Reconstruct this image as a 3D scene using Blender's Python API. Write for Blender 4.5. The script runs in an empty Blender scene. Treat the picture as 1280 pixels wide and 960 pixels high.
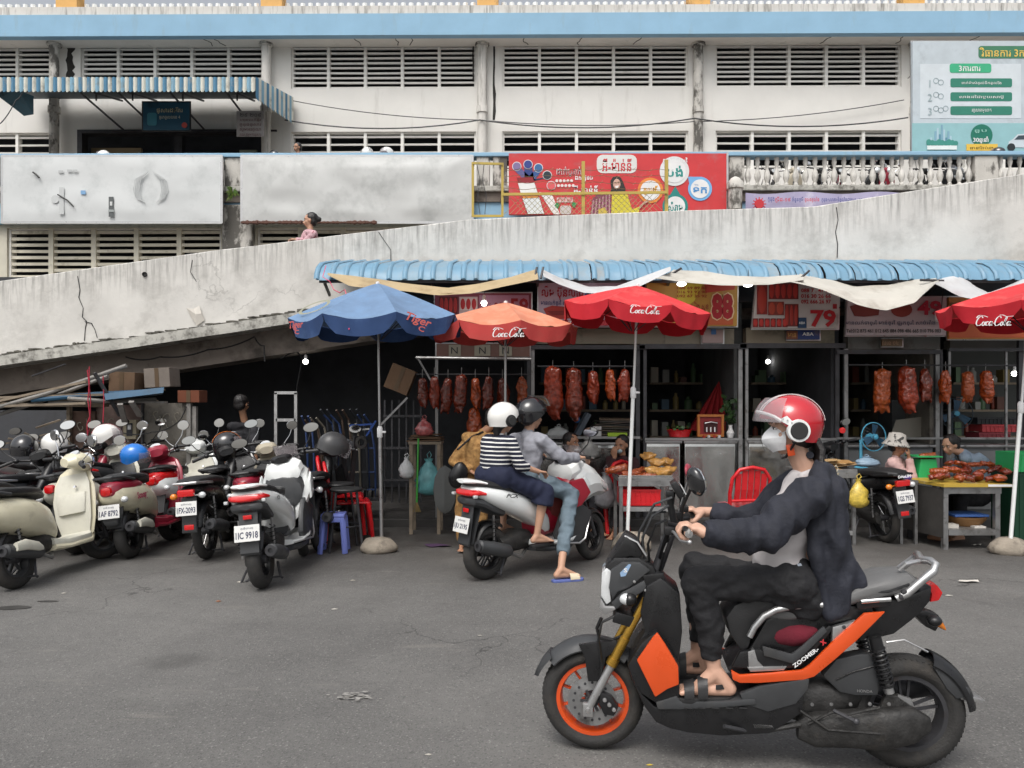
import bpy, bmesh, math, random
from mathutils import Vector, Matrix, noise, Euler, Quaternion
V = Vector
sc = bpy.context.scene
col = sc.collection
rnd = random.Random(11)
PI = math.pi
# ---------------------------------------------------------------- camera, sky, sun, exposure
EYE, FPX, HZ = 1.55, 960.0, 500.0
cam = bpy.data.cameras.new('camera'); cam.sensor_width = 36; cam.lens = 36*FPX/1280
cam.shift_y = (HZ-480)/1280; cam.clip_start = .05; cam.clip_end = 2000
co = bpy.data.objects.new('camera', cam); col.objects.link(co)
co.location = (0, 0, EYE); co.rotation_euler = (PI/2, 0, 0); sc.camera = co
wd = bpy.data.worlds.new("World"); sc.world = wd; wd.use_nodes = True
nt = wd.node_tree; nt.nodes.clear()
sky = nt.nodes.new('ShaderNodeTexSky'); sky.sky_type = 'NISHITA'; sky.sun_disc = False
SUN_EL, SUN_AZ = math.radians(58), math.radians(200)
sky.sun_elevation = SUN_EL; sky.sun_rotation = SUN_AZ; sky.dust_density = 6; sky.air_density = 1.2; sky.ozone_density = 1
hs = nt.nodes.new('ShaderNodeHueSaturation'); hs.inputs['Saturation'].default_value = .28
bg = nt.nodes.new('ShaderNodeBackground'); bg.inputs['Strength'].default_value = .15
wo = nt.nodes.new('ShaderNodeOutputWorld')
nt.links.new(sky.outputs[0], hs.inputs['Color']); nt.links.new(hs.outputs[0], bg.inputs[0]); nt.links.new(bg.outputs[0], wo.inputs[0])
sl = bpy.data.lights.new('sun', 'SUN'); sl.energy = .9; sl.angle = math.radians(30); sl.color = (1, .97, .92)
so = bpy.data.objects.new('sun', sl); col.objects.link(so)
sd = V((math.sin(SUN_AZ)*math.cos(SUN_EL), math.cos(SUN_AZ)*math.cos(SUN_EL), math.sin(SUN_EL)))
so.rotation_euler = sd.to_track_quat('Z', 'Y').to_euler(); so.location = sd*40
sc.view_settings.view_transform = 'Standard'; sc.view_settings.look = 'None'
sc.view_settings.exposure = .25; sc.view_settings.gamma = 1
def W(px, py, Y): return V(((px-640)/FPX*Y, Y, EYE-(py-HZ)/FPX*Y))      # a pixel of the photograph at depth Y
def G(px, py):
 Y = FPX*EYE/(py-HZ); return V(((px-640)/FPX*Y, Y, 0))              # a pixel on the ground
# ---------------------------------------------------------------- materials
def lin(c):
 if isinstance(c, str):
  c = c.lstrip('#'); c = [int(c[i:i+2], 16)/255 for i in (0, 2, 4)]
  c = [x/12.92 if x <= .04045 else ((x+.055)/1.055)**2.4 for x in c]
 return (c[0], c[1], c[2], 1)
MC = {}
def mat(name, c, rough=.5, metal=0, var=.08, vs=5, dirt=None, dt=.55, dw=.15, da=.8, ds=3, stretch=(1, 1, 1), bump=0, bs=60,
  coat=0, alpha=1, trans=0, emit=0, rv=.0, uv=False, top=None, dirt2=None, spec=.5, cracks=0):
 if name in MC: return MC[name]
 m = bpy.data.materials.new(name); MC[name] = m; m.use_nodes = True
 t = m.node_tree; N = t.nodes.new; L = t.links.new
 b = t.nodes['Principled BSDF']; c = lin(c)
 b.inputs['Base Color'].default_value = c; b.inputs['Roughness'].default_value = rough; b.inputs['Metallic'].default_value = metal
 b.inputs['Coat Weight'].default_value = coat; b.inputs['Transmission Weight'].default_value = trans
 b.inputs['Alpha'].default_value = alpha; b.inputs['Specular IOR Level'].default_value = spec
 if emit:
  b.inputs['Emission Color'].default_value = c; b.inputs['Emission Strength'].default_value = emit
  return m
 tc = N('ShaderNodeTexCoord'); src = tc.outputs['UV' if uv else 'Object']
 oi = N('ShaderNodeObjectInfo')
 ad = N('ShaderNodeVectorMath'); ad.operation = 'ADD'
 L(src, ad.inputs[0])
 if not uv:
  ml = N('ShaderNodeMath'); ml.operation = 'MULTIPLY'; ml.inputs[1].default_value = 37.; L(oi.outputs['Random'], ml.inputs[0]); L(ml.outputs[0], ad.inputs[1])
 P = ad.outputs[0]
 def nz(scale, detail=5, st=None, rough_=.6):
  n = N('ShaderNodeTexNoise'); n.inputs['Scale'].default_value = scale; n.inputs['Detail'].default_value = detail; n.inputs['Roughness'].default_value = rough_
  if st and st != (1, 1, 1):
   mp = N('ShaderNodeMapping'); mp.inputs['Scale'].default_value = st; L(P, mp.inputs[0]); L(mp.outputs[0], n.inputs['Vector'])
  else: L(P, n.inputs['Vector'])
  return n.outputs['Fac']
 def ramp(x, a, bb, lo=0., hi=1.):
  r = N('ShaderNodeMapRange'); r.inputs[1].default_value = a; r.inputs[2].default_value = bb; r.inputs[3].default_value = lo; r.inputs[4].default_value = hi
  L(x, r.inputs[0]); return r.outputs[0]
 def mix(f, a, bb, mode='MIX'):
  x = N('ShaderNodeMix'); x.data_type = 'RGBA'; x.blend_type = mode
  if isinstance(f, (int, float)): x.inputs[0].default_value = f
  else: L(f, x.inputs[0])
  for k, s in ((6, a), (7, bb)):
   if isinstance(s, tuple): x.inputs[k].default_value = s
   else: L(s, x.inputs[k])
  return x.outputs[2]
 cur = c
 if var:
  f = ramp(nz(vs), .3, .7, 1-var, 1+var)
  cc = N('ShaderNodeCombineColor'); [L(f, cc.inputs[i]) for i in range(3)]
  cur = mix(1., c, cc.outputs[0], 'MULTIPLY')
 if dirt is not None:
  f = ramp(nz(ds, 7, stretch, .65), dt, dt+dw, 0, da)
  if top:      # runs of dirt that start at an upper edge: v is the distance below it
   sp = N('ShaderNodeSeparateXYZ'); L(tc.outputs['UV'], sp.inputs[0])
   g = ramp(sp.outputs[1], 0, top, 1, 0)
   mm = N('ShaderNodeMath'); mm.operation = 'MULTIPLY'; L(f, mm.inputs[0]); L(g, mm.inputs[1]); f = mm.outputs[0]
  cur = mix(f, cur, lin(dirt))
 if dirt2 is not None:
  cur = mix(ramp(nz(1.3, 8, (1, 1, 1), .7), .5, .72, 0, .55), cur, lin(dirt2))
 if cracks:
  v = N('ShaderNodeTexVoronoi'); v.feature = 'DISTANCE_TO_EDGE'; v.inputs['Scale'].default_value = cracks
  wv = N('ShaderNodeTexNoise'); wv.inputs['Scale'].default_value = 2.5; wv.inputs['Detail'].default_value = 6; L(P, wv.inputs['Vector'])
  w2 = N('ShaderNodeVectorMath'); w2.operation = 'ADD'; L(P, w2.inputs[0]); L(wv.outputs['Color'], w2.inputs[1]); L(w2.outputs[0], v.inputs['Vector'])
  ck = ramp(v.outputs['Distance'], 0, .008, 1, 0); gate = ramp(nz(.6, 2), .56, .62)
  mm = N('ShaderNodeMath'); mm.operation = 'MULTIPLY'; L(ck, mm.inputs[0]); L(gate, mm.inputs[1])
  m3 = N('ShaderNodeMath'); m3.operation = 'MULTIPLY'; L(mm.outputs[0], m3.inputs[0]); m3.inputs[1].default_value = .3
  cur = mix(m3.outputs[0], cur, (.03, .028, .025, 1))
 if not isinstance(cur, tuple): L(cur, b.inputs['Base Color'])
 if rv: L(ramp(nz(vs*2, 4), .3, .7, max(.03, rough-rv), min(1, rough+rv)), b.inputs['Roughness'])
 if bump:
  bp = N('ShaderNodeBump'); bp.inputs['Strength'].default_value = min(1, bump); bp.inputs['Distance'].default_value = .01
  L(nz(bs, 6), bp.inputs['Height']); L(bp.outputs[0], b.inputs['Normal'])
 return m
# the palette
M = dict(
 wall=mat('painted_plaster', (.77, .755, .715), .9, var=.05, vs=.8, dirt='#9a958b', dt=.58, dw=.2, da=.35, ds=1.6, stretch=(2.2, 2.2, .3), bump=.3, bs=8),
 louvre=mat('louvre_white', (.82, .81, .77), .8, var=.05, vs=2, dirt='#a39d90', dt=.58, da=.4, ds=3),
 soffit=mat('soffit_plaster', (.78, .75, .70), .9, var=.06, vs=1, dirt='#77706a', dt=.62, da=.5, ds=2),
 band=mat('sky_blue_band', (.28, .47, .63), .85, var=.06, vs=1.5, dirt='#8fa3ad', dt=.58, da=.45, ds=2, stretch=(2, 2, .4)),
 cornice=mat('streaked_cornice', (.66, .64, .6), .9, var=.08, vs=2, dirt='#5b5751', dt=.5, dw=.2, da=.75, ds=3, stretch=(4, 4, .35)),
 pillar=mat('mouldy_pillar', (.55, .53, .49), .95, var=.1, vs=3, dirt='#3c3934', dt=.47, dw=.1, da=.85, ds=3.5, stretch=(1, 1, .5), bump=.5, bs=20),
 ramp=mat('ramp_concrete', (.62, .605, .57), .92, var=.12, vs=1.2, dirt='#34312d', dt=.46, dw=.22, da=.68, ds=6, stretch=(3, .2, 1), top=.5, dirt2='#83807a', uv=True, bump=.4, bs=14, cracks=.55),
 ledge=mat('mouldy_ledge', (.47, .46, .42), .95, var=.15, vs=4, dirt='#3c3832', dt=.46, dw=.2, da=.75, ds=9, bump=.7, bs=25),
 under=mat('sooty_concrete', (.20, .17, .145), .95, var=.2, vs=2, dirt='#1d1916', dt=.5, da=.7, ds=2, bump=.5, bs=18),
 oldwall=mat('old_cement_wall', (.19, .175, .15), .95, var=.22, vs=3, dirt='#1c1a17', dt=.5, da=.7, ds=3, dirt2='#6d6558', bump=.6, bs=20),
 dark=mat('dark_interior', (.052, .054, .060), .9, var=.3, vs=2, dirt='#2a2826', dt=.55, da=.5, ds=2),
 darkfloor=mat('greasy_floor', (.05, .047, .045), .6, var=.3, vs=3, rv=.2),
 steel=mat('dull_steel', (.30, .30, .30), .45, .8, var=.2, vs=6, dirt='#3b3027', dt=.55, da=.7, ds=8, rv=.15),
 stainless=mat('stainless_sheet', (.50, .50, .49), .2, 1, var=.05, vs=3, dirt='#6a645c', dt=.6, da=.3, ds=5, rv=.08, bump=.35, bs=5),
 darksteel=mat('dark_steel', (.055, .055, .06), .5, .4, var=.3, vs=6, dirt='#3a2c22', dt=.58, da=.6, ds=7),
 chrome=mat('chrome', (.75, .75, .75), .12, 1, var=.05, vs=9, rv=.08),
 alu=mat('satin_silver', (.52, .52, .52), .35, .85, var=.06, vs=9, rv=.1),
 rubber=mat('tyre_rubber', (.028, .027, .026), .8, var=.25, vs=10, dirt='#5e554a', dt=.5, dw=.3, da=.4, ds=6, bump=.4, bs=90),
 black=mat('black_plastic', (.011, .011, .012), .34, var=.15, vs=9, dirt='#3a3733', dt=.6, dw=.3, da=.25, ds=7, rv=.12, bump=.08, bs=150),
 greyp=mat('grey_plastic', (.045, .047, .05), .45, var=.12, vs=8, dirt='#5b564f', dt=.55, dw=.3, da=.35, ds=6, rv=.12),
 engine=mat('grimy_engine', (.035, .034, .033), .5, .3, var=.35, vs=14, dirt='#5a5044', dt=.55, dw=.25, da=.4, ds=9, rv=.15, bump=.4, bs=60),
 vinyl=mat('seat_vinyl', (.02, .02, .021), .5, var=.12, vs=12, rv=.1, bump=.15, bs=160),
 greyseat=mat('grey_seat_vinyl', (.13, .13, .13), .5, var=.1, vs=12, rv=.1, bump=.15, bs=160),
 orange=mat('orange_paint', (.66, .075, .010), .32, var=.06, vs=7, coat=.4, dirt='#6b2c12', dt=.62, dw=.3, da=.5, ds=6, rv=.08),
 gold=mat('gold_anodised', (.52, .30, .05), .3, .8, var=.12, vs=20, rv=.1, dirt='#4d3815', dt=.66, da=.3, ds=12),
 white=mat('white_paint', (.82, .84, .83), .2, var=.03, vs=5, coat=.5, dirt='#a09d94', dt=.62, dw=.3, da=.25, ds=5, rv=.05),
 cream=mat('cream_paint', (.70, .65, .48), .35, var=.06, vs=5, coat=.4, dirt='#8a806a', dt=.55, dw=.2, da=.45, ds=7, rv=.08),
 ivory=mat('ivory_plastic', (.60, .585, .50), .45, var=.08, vs=5, dirt='#7d7566', dt=.52, dw=.25, da=.5, ds=5, rv=.08),
 crimson=mat('crimson_paint', (.30, .018, .04), .28, var=.06, vs=5, coat=.5, dirt='#5b3136', dt=.6, dw=.3, da=.4, ds=6),
 redlens=mat('red_lens', (.62, .01, .012), .15, var=.1, vs=25, coat=.8),
 amber=mat('amber_lens', (.75, .22, .02), .2, var=.1, vs=25, coat=.6),
 clear=mat('clear_lens', (.75, .77, .78), .1, .3, var=.1, vs=30, coat=.8),
 mirror=mat('mirror_glass', (.82, .83, .84), .04, 1, var=.02),
 plate=mat('number_plate', (.72, .72, .70), .5, var=.05, vs=20, dirt='#8b8780', dt=.6, da=.4, ds=20),
 ink=mat('navy_ink', (.03, .035, .08), .6, var=0), blackink=mat('black_ink', (.02, .02, .02), .6, var=0),
 whiteink=mat('white_ink', (.8, .8, .8), .6, var=.03), redink=mat('red_ink', (.6, .03, .04), .6, var=.08, vs=4),
 skin=mat('skin', (.50, .285, .19), .55, var=.08, vs=14, bump=.06, bs=120),
 skin2=mat('tanned_skin', (.36, .185, .11), .55, var=.08, vs=14, bump=.06, bs=120),
 hair=mat('black_hair', (.012, .010, .010), .45, var=.3, vs=40, stretch=(1, 1, .1), bump=.6, bs=60),
 eyew=mat('eye_white', (.75, .72, .7), .2, var=0), eyed=mat('eye_dark', (.02, .012, .01), .15, var=0),
 lips=mat('lips', (.36, .11, .09), .5, var=.05),
 redplastic=mat('red_plastic', (.62, .012, .018), .3, var=.07, vs=5, coat=.3, rv=.06),
 blueplastic=mat('lavender_blue_plastic', (.20, .25, .66), .38, var=.06, vs=5, rv=.06),
 greenplastic=mat('green_plastic', (.03, .42, .13), .4, var=.08, vs=5),
 cardboard=mat('brown_cardboard', (.13, .078, .045), .9, var=.12, vs=5, dirt='#3a2a1d', dt=.55, da=.5, ds=5),
 plank=mat('weathered_plank', (.24, .195, .145), .9, var=.25, vs=5, dirt='#302a22', dt=.52, da=.6, ds=6, stretch=(.3, 1, 1)),
 pipe=mat('grey_pipe', (.22, .21, .195), .6, var=.2, vs=5, dirt='#3f3a33', dt=.52, da=.5, ds=6),
 bluepipe=mat('blue_sheet', (.010, .065, .13), .5, var=.2, vs=4, dirt='#24323d', dt=.55, da=.5, ds=5),
 meat=mat('roast_skin', (.24, .030, .010), .3, var=.4, vs=18, coat=.35, dirt='#4a1206', dt=.5, dw=.2, da=.7, ds=14, bump=.5, bs=45),
 meat2=mat('glazed_orange_skin', (.33, .065, .014), .3, var=.35, vs=16, coat=.4, dirt='#6b2206', dt=.52, dw=.25, da=.6, ds=12, bump=.5, bs=45),
 chick=mat('golden_roast_skin', (.52, .27, .07), .35, var=.3, vs=16, coat=.3, dirt='#6b3408', dt=.5, dw=.25, da=.6, ds=12, bump=.4, bs=45),
 awn=mat('blue_roof_sheet', (.155, .30, .42), .45, var=.08, vs=3, dirt='#8e8f8c', dt=.55, dw=.2, da=.5, ds=4, rv=.1, stretch=(1, 1, .5)),
 awn2=mat('faded_blue_sheet', (.19, .31, .40), .5, var=.12, vs=3, dirt='#8c8579', dt=.5, dw=.2, da=.6, ds=3),
 rock=mat('rough_concrete_block', (.30, .26, .21), .95, var=.25, vs=7, dirt='#2e2822', dt=.5, da=.6, ds=6, bump=.8, bs=22),
 bulb=mat('lit_bulb', (1, .97, .9), emit=14),
 bag=mat('clear_plastic_bag', (.75, .78, .78), .25, var=.1, vs=9, alpha=.55, bump=.8, bs=22),
 helmetb=mat('gloss_black_shell', (.015, .015, .017), .15, var=.1, vs=6, coat=.8),
 helmetw=mat('gloss_white_shell', (.78, .77, .74), .2, var=.03, vs=6, coat=.6),
 helmetr=mat('gloss_red_shell', (.5, .012, .022), .15, var=.05, vs=6, coat=.9),
 visor=mat('smoky_visor', (.45, .40, .42), .08, var=.0, alpha=.42, coat=1),
 foam=mat('helmet_lining', (.03, .03, .03), .9, var=.1),
)
# ---------------------------------------------------------------- mesh building
def smooth_mesh(me, ang=38):
 for p in me.polygons: p.use_smooth = True
 try: me.set_sharp_from_angle(angle=math.radians(ang))
 except Exception: pass
class MB:
 def __init__(s): s.v = []; s.f = []; s.uv = None
 def add(s, vs, fs):
  o = len(s.v); s.v += [V(p) for p in vs]; s.f += [tuple(i+o for i in f) for f in fs]; return s
 def box(s, c, d, rot=None):
  c = V(c); q = Matrix.Identity(3) if rot is None else (rot if isinstance(rot, Matrix) else Euler(rot).to_matrix())
  vs = [c+q@V((x*d[0]/2, y*d[1]/2, z*d[2]/2)) for x in (-1, 1) for y in (-1, 1) for z in (-1, 1)]
  return s.add(vs, [(0, 1, 3, 2), (4, 6, 7, 5), (0, 4, 5, 1), (2, 3, 7, 6), (0, 2, 6, 4), (1, 5, 7, 3)])
 def bx(s, x0, x1, y0, y1, z0, z1): return s.box(((x0+x1)/2, (y0+y1)/2, (z0+z1)/2), (abs(x1-x0), abs(y1-y0), abs(z1-z0)))
 def pb(s, p0, p1, w, h):        # a bar between two points
  p0, p1 = V(p0), V(p1); d = p1-p0; q = d.to_track_quat('X', 'Z').to_matrix()
  return s.box((p0+p1)/2, (d.length, w, h), q)
 def loft(s, rings, caps=True, closed=True):
  n = len(rings[0]); vs = [p for r in rings for p in r]; fs = []
  for i in range(len(rings)-1):
   for j in range(n if closed else n-1):
    k = (j+1) % n; fs.append((i*n+j, i*n+k, (i+1)*n+k, (i+1)*n+j))
  if caps: fs.append(tuple(reversed(range(n)))); fs.append(tuple(range((len(rings)-1)*n, len(rings)*n)))
  return s.add(vs, fs)
 def tube(s, pts, r, n=8, caps=True):
  pts = [V(p) for p in pts]; m = len(pts); rr = r if isinstance(r, (list, tuple)) else [r]*m
  rings = []; pn = None
  for i, p in enumerate(pts):
   d = (pts[min(i+1, m-1)]-pts[max(i-1, 0)])
   d = d.normalized() if d.length > 1e-9 else V((0, 0, 1))
   if pn is None: a = d.orthogonal().normalized()
   else: a = (pn-d*pn.dot(d)); a = a.normalized() if a.length > 1e-6 else d.orthogonal().normalized()
   pn = a; b = d.cross(a)
   rings.append([p+(a*math.cos(2*PI*k/n)+b*math.sin(2*PI*k/n))*rr[i] for k in range(n)])
  return s.loft(rings, caps)
 def cap(s, p0, p1, r0, r1=None, n=10):     # tapered capsule
  r1 = r0 if r1 is None else r1; p0, p1 = V(p0), V(p1); d = p1-p0
  L = d.length; d = d.normalized() if L > 1e-6 else V((0, 0, 1)); pts = []; rs = []
  for a in (85, 60, 30, 0): pts.append(p0-d*r0*math.sin(math.radians(a))); rs.append(r0*math.cos(math.radians(a)))
  for a in (0, 30, 60, 85): pts.append(p1+d*(r1*math.sin(math.radians(a))+1e-4)); rs.append(r1*math.cos(math.radians(a)))
  a = d.orthogonal().normalized(); b = d.cross(a)
  return s.loft([[p+(a*math.cos(2*PI*k/n)+b*math.sin(2*PI*k/n))*r for k in range(n)] for p, r in zip(pts, rs)])
 def lathe(s, prof, c=(0, 0, 0), axis=(0, 0, 1), n=16, caps=False, a0=0, a1=2*PI):
  c = V(c); q = V(axis).normalized().to_track_quat('Z', 'Y').to_matrix(); full = abs(a1-a0-2*PI) < 1e-6
  m = n if full else n+1
  rings = [[c+q@V((r*math.cos(a0+(a1-a0)*k/n), r*math.sin(a0+(a1-a0)*k/n), z)) for k in range(m)] for r, z in prof]
  return s.loft(rings, caps, full)
 def ell(s, c, r, rot=None, nu=14, nv=9, cut=None):
  c = V(c); q = Matrix.Identity(3) if rot is None else (rot if isinstance(rot, Matrix) else Euler(rot).to_matrix())
  r = (r, r, r) if isinstance(r, (int, float)) else r; rings = []
  t0, t1 = (.02, PI-.02) if cut is None else cut
  for i in range(nv):
   t = t0+(t1-t0)*i/(nv-1)
   rings.append([c+q@V((r[0]*math.sin(t)*math.cos(2*PI*k/nu), -r[1]*math.sin(t)*math.sin(2*PI*k/nu), r[2]*math.cos(t))) for k in range(nu)])
  return s.loft(rings, True)
 def slab(s, pts, y0, y1, e=None):      # polygon in (x,z) extruded along y; e pulls in the far rim for a tapered edge
  n = len(pts); e = 0 if e is None else e; cx = sum(p[0] for p in pts)/n; cz = sum(p[1] for p in pts)/n
  A = [V((p[0], y0, p[1])) for p in pts]; B = [V((p[0]+(cx-p[0])*e, y1, p[1]+(cz-p[1])*e)) for p in pts]
  return s.loft([A, B])
 def sup(s, secs, n=16, ex=2.6, axis='x'):   # superellipse loft: (x, zc, half width y, half height z)
  rings = []
  for q in secs:
   x, zc, w, h = q[:4]; yc = q[4] if len(q) > 4 else 0; ring = []
   for k in range(n):
    t = 2*PI*k/n; c_, s_ = math.cos(t), math.sin(t)
    yy = w*math.copysign(abs(c_)**(2/ex), c_); zz = h*math.copysign(abs(s_)**(2/ex), s_)
    ring.append(V((x, yc+yy, zc+zz)) if axis == 'x' else V((zc+zz, yc+yy, x)))
   rings.append(ring)
  return s.loft(rings)
 def xf(s, f): s.v = [V(f(p)) for p in s.v]; return s
 def mesh(s, name, m, bevel=0, seg=2, smooth=38, sub=0, org=None):
  me = bpy.data.meshes.new(name); o = org or V((0, 0, 0))
  me.from_pydata([tuple(p-o) for p in s.v], [], s.f)
  if s.uv:
   l = me.uv_layers.new(name='UVMap')
   for lp in me.loops: l.data[lp.index].uv = s.uv[lp.vertex_index]
  bm = bmesh.new(); bm.from_mesh(me)
  bmesh.ops.recalc_face_normals(bm, faces=bm.faces)
  if bevel:
   es = [e for e in bm.edges if len(e.link_faces) == 2 and e.calc_face_angle(0) > math.radians(28)]
   if es: bmesh.ops.bevel(bm, geom=es, offset=bevel, segments=seg, affect='EDGES', profile=.6, clamp_overlap=True)
  if sub:
   bmesh.ops.subdivide_edges(bm, edges=bm.edges, cuts=sub, use_grid_fill=True)
  bm.to_mesh(me); bm.free()
  for mm in (m if isinstance(m, list) else [m]): me.materials.append(M[mm] if isinstance(mm, str) else mm)
  if smooth: smooth_mesh(me, smooth)
  return me
 def build(s, name, m, parent=None, bevel=0, seg=2, smooth=38, sub=0, world=True, label=None, cat=None, group=None, kind=None):
  org = None
  if world and parent is not None: org = wloc(parent)
  if parent is None and world and s.v and kind is None:    # a thing that is one mesh: origin at its base
   lo = V([min(p[i] for p in s.v) for i in range(3)]); hi = V([max(p[i] for p in s.v) for i in range(3)])
   org = V(((lo.x+hi.x)/2, (lo.y+hi.y)/2, lo.z))
  o = link(name, s.mesh(name, m, bevel, seg, smooth, sub, org), parent)
  if parent is None and org is not None: o.location = org
  tag(o, label, cat, group, kind); return o
def wloc(o):
 l = V((0, 0, 0))
 while o is not None: l += o.location; o = o.parent
 return l
def link(name, me, parent=None):
 o = bpy.data.objects.new(name, me); col.objects.link(o)
 if parent is not None: o.parent = parent
 return o
def tag(o, label=None, cat=None, group=None, kind=None):
 if label: o['label'] = label
 if cat: o['category'] = cat
 if group: o['group'] = group
 if kind: o['kind'] = kind
 return o
def thing(name, label, cat, loc=(0, 0, 0), rz=0, group=None):
 o = bpy.data.objects.new(name, None); col.objects.link(o); o.location = loc; o.rotation_euler = (0, 0, rz); o.empty_display_size = .1
 return tag(o, label, cat, group)
KIDS = {}
def copy_tree(o, parent=None):
 c = o.copy(); col.objects.link(c); c.parent = parent
 for ch in [x for x in col.objects if x.parent == o]: copy_tree(ch, c)
 return c
def dup(o, loc, rz=None, label=None, scale=None, rot=None):
 c = copy_tree(o); c.location = loc
 if rz is not None: c.rotation_euler = (0, 0, rz)
 if rot is not None: c.rotation_euler = rot
 if label: c['label'] = label
 if scale: c.scale = (scale,)*3 if isinstance(scale, (int, float)) else scale
 return c
def inst(me, name, loc, parent=None, rot=None, scale=None):
 o = link(name, me, parent); o.location = loc
 if rot: o.rotation_euler = rot
 if scale: o.scale = scale
 return o
def nv(p, s=1., o=0.): return noise.noise_vector(V(p)*s+V((o, o*1.7, o*2.3)))
TS = bpy.data.scenes.new('workbench')       # a scratch scene: meshes are evaluated there, away from the thousands of finished objects
def evaluate(o):
 TS.collection.objects.link(o); vl = TS.view_layers[0]; vl.update(); dg = vl.depsgraph; dg.update()
 n = bpy.data.meshes.new_from_object(o.evaluated_get(dg)); TS.collection.objects.unlink(o); return n
def blob(mb, name, m, parent=None, vox=.008, it=4, amp=0, fs=6, st=(1, 1, 1), label=None, cat=None, cut=None, adapt=0, world=True, org=None):
 me = bpy.data.meshes.new('tmp'); me.from_pydata([tuple(p) for p in mb.v], [], mb.f)
 o = bpy.data.objects.new('tmp', me)
 r = o.modifiers.new('r', 'REMESH'); r.mode = 'VOXEL'; r.voxel_size = vox; r.adaptivity = adapt
 if it: s_ = o.modifiers.new('s', 'SMOOTH'); s_.iterations = it; s_.factor = .6
 n = evaluate(o); n.name = name
 bpy.data.objects.remove(o); bpy.data.meshes.remove(me)
 if cut:
  bm = bmesh.new(); bm.from_mesh(n)
  bmesh.ops.delete(bm, geom=[v for v in bm.verts if cut(v.co)], context='VERTS'); bm.to_mesh(n); bm.free()
 if amp:
  nn = [tuple(v.normal) for v in n.vertices]
  for v, nrm in zip(n.vertices, nn):
   c = v.co; q = V((c.x*st[0], c.y*st[1], c.z*st[2]))*fs
   d = noise.noise(q)+.5*noise.noise(q*2.3+V((5, 5, 5))); d = (1-2*abs(d))-.38
   v.co = c+V(nrm)*amp*d
  bm = bmesh.new(); bm.from_mesh(n)
  for _ in range(1): bmesh.ops.smooth_vert(bm, verts=bm.verts, factor=.5, use_axis_x=True, use_axis_y=True, use_axis_z=True)
  bm.to_mesh(n); bm.free()
 org = org if org is not None else (wloc(parent) if (parent is not None and world) else V((0, 0, 0)))
 n.transform(Matrix.Translation(-org))
 n.materials.clear(); n.materials.append(M[m] if isinstance(m, str) else m)
 for p in n.polygons: p.use_smooth = True
 x = link(name, n, parent)
 if parent is None: x.location = org
 return tag(x, label, cat)
def text(s, m, parent, p, w=None, h=None, rot=(PI/2, 0, 0), name='lettering', bold=0, shear=0, world=True, align='CENTER', depth=.001):
 c = bpy.data.curves.new('t', 'FONT'); c.body = s; c.offset = bold; c.shear = shear; c.resolution_u = 2; c.extrude = 0
 o = bpy.data.objects.new('t', c)
 n = evaluate(o); n.name = name
 bpy.data.objects.remove(o); bpy.data.curves.remove(c)
 if not n.vertices: return None
 xs = [v.co.x for v in n.vertices]; ys = [v.co.y for v in n.vertices]
 cx, cy, ww, hh = (min(xs)+max(xs))/2, (min(ys)+max(ys))/2, max(xs)-min(xs), max(ys)-min(ys)
 sx = (w/ww) if w else None; sy = (h/hh) if h else None; sx = sx or sy; sy = sy or sx
 for v in n.vertices: v.co = V(((v.co.x-cx)*sx, (v.co.y-cy)*sy, 0))
 n.materials.clear(); n.materials.append(M[m] if isinstance(m, str) else m)
 q = link(name, n, parent); q.location = (V(p)-wloc(parent)) if world and parent is not None else V(p); q.rotation_euler = rot
 return q
def card(name, m, parent, P, x0, y0, x1, y1, Y, d=.004, r=0, n=4):    # flat print standing on a board: pixel box at depth Y
 a, b = W(x0, y1, Y), W(x1, y0, Y); mb = MB(); w, h = b.x-a.x, b.z-a.z
 if r == 0: mb.bx(a.x, b.x, Y-d, Y, a.z, b.z)
 else:
  r = min(r, w/2, h/2); pts = []
  for cx, cz, t0 in ((b.x-r, b.z-r, 0), (a.x+r, b.z-r, PI/2), (a.x+r, a.z+r, PI), (b.x-r, a.z+r, 3*PI/2)):
   for k in range(n+1): t = t0+PI/2*k/n; pts.append((cx+r*math.cos(t), cz+r*math.sin(t)))
  mb.slab(pts, Y, Y-d)
 return mb.build(name, m, parent, smooth=0)
def poly(name, m, parent, pts, Y, d=.004, bevel=0):
 q = [W(x, y, Y) for x, y in pts]
 return MB().slab([(p.x, p.z) for p in q], Y, Y-d).build(name, m, parent, bevel=bevel, smooth=0)
_cc = {}
def cmat(c, rough=.6, **k):        # plain coloured material by hex
 key = 'paint_'+str(c).strip('#')+('' if not k else str(sorted(k.items())))+str(rough)
 if key not in _cc: _cc[key] = mat(key, c, rough, **({'var': .06, 'vs': 4, **k}))
 return _cc[key]
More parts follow.
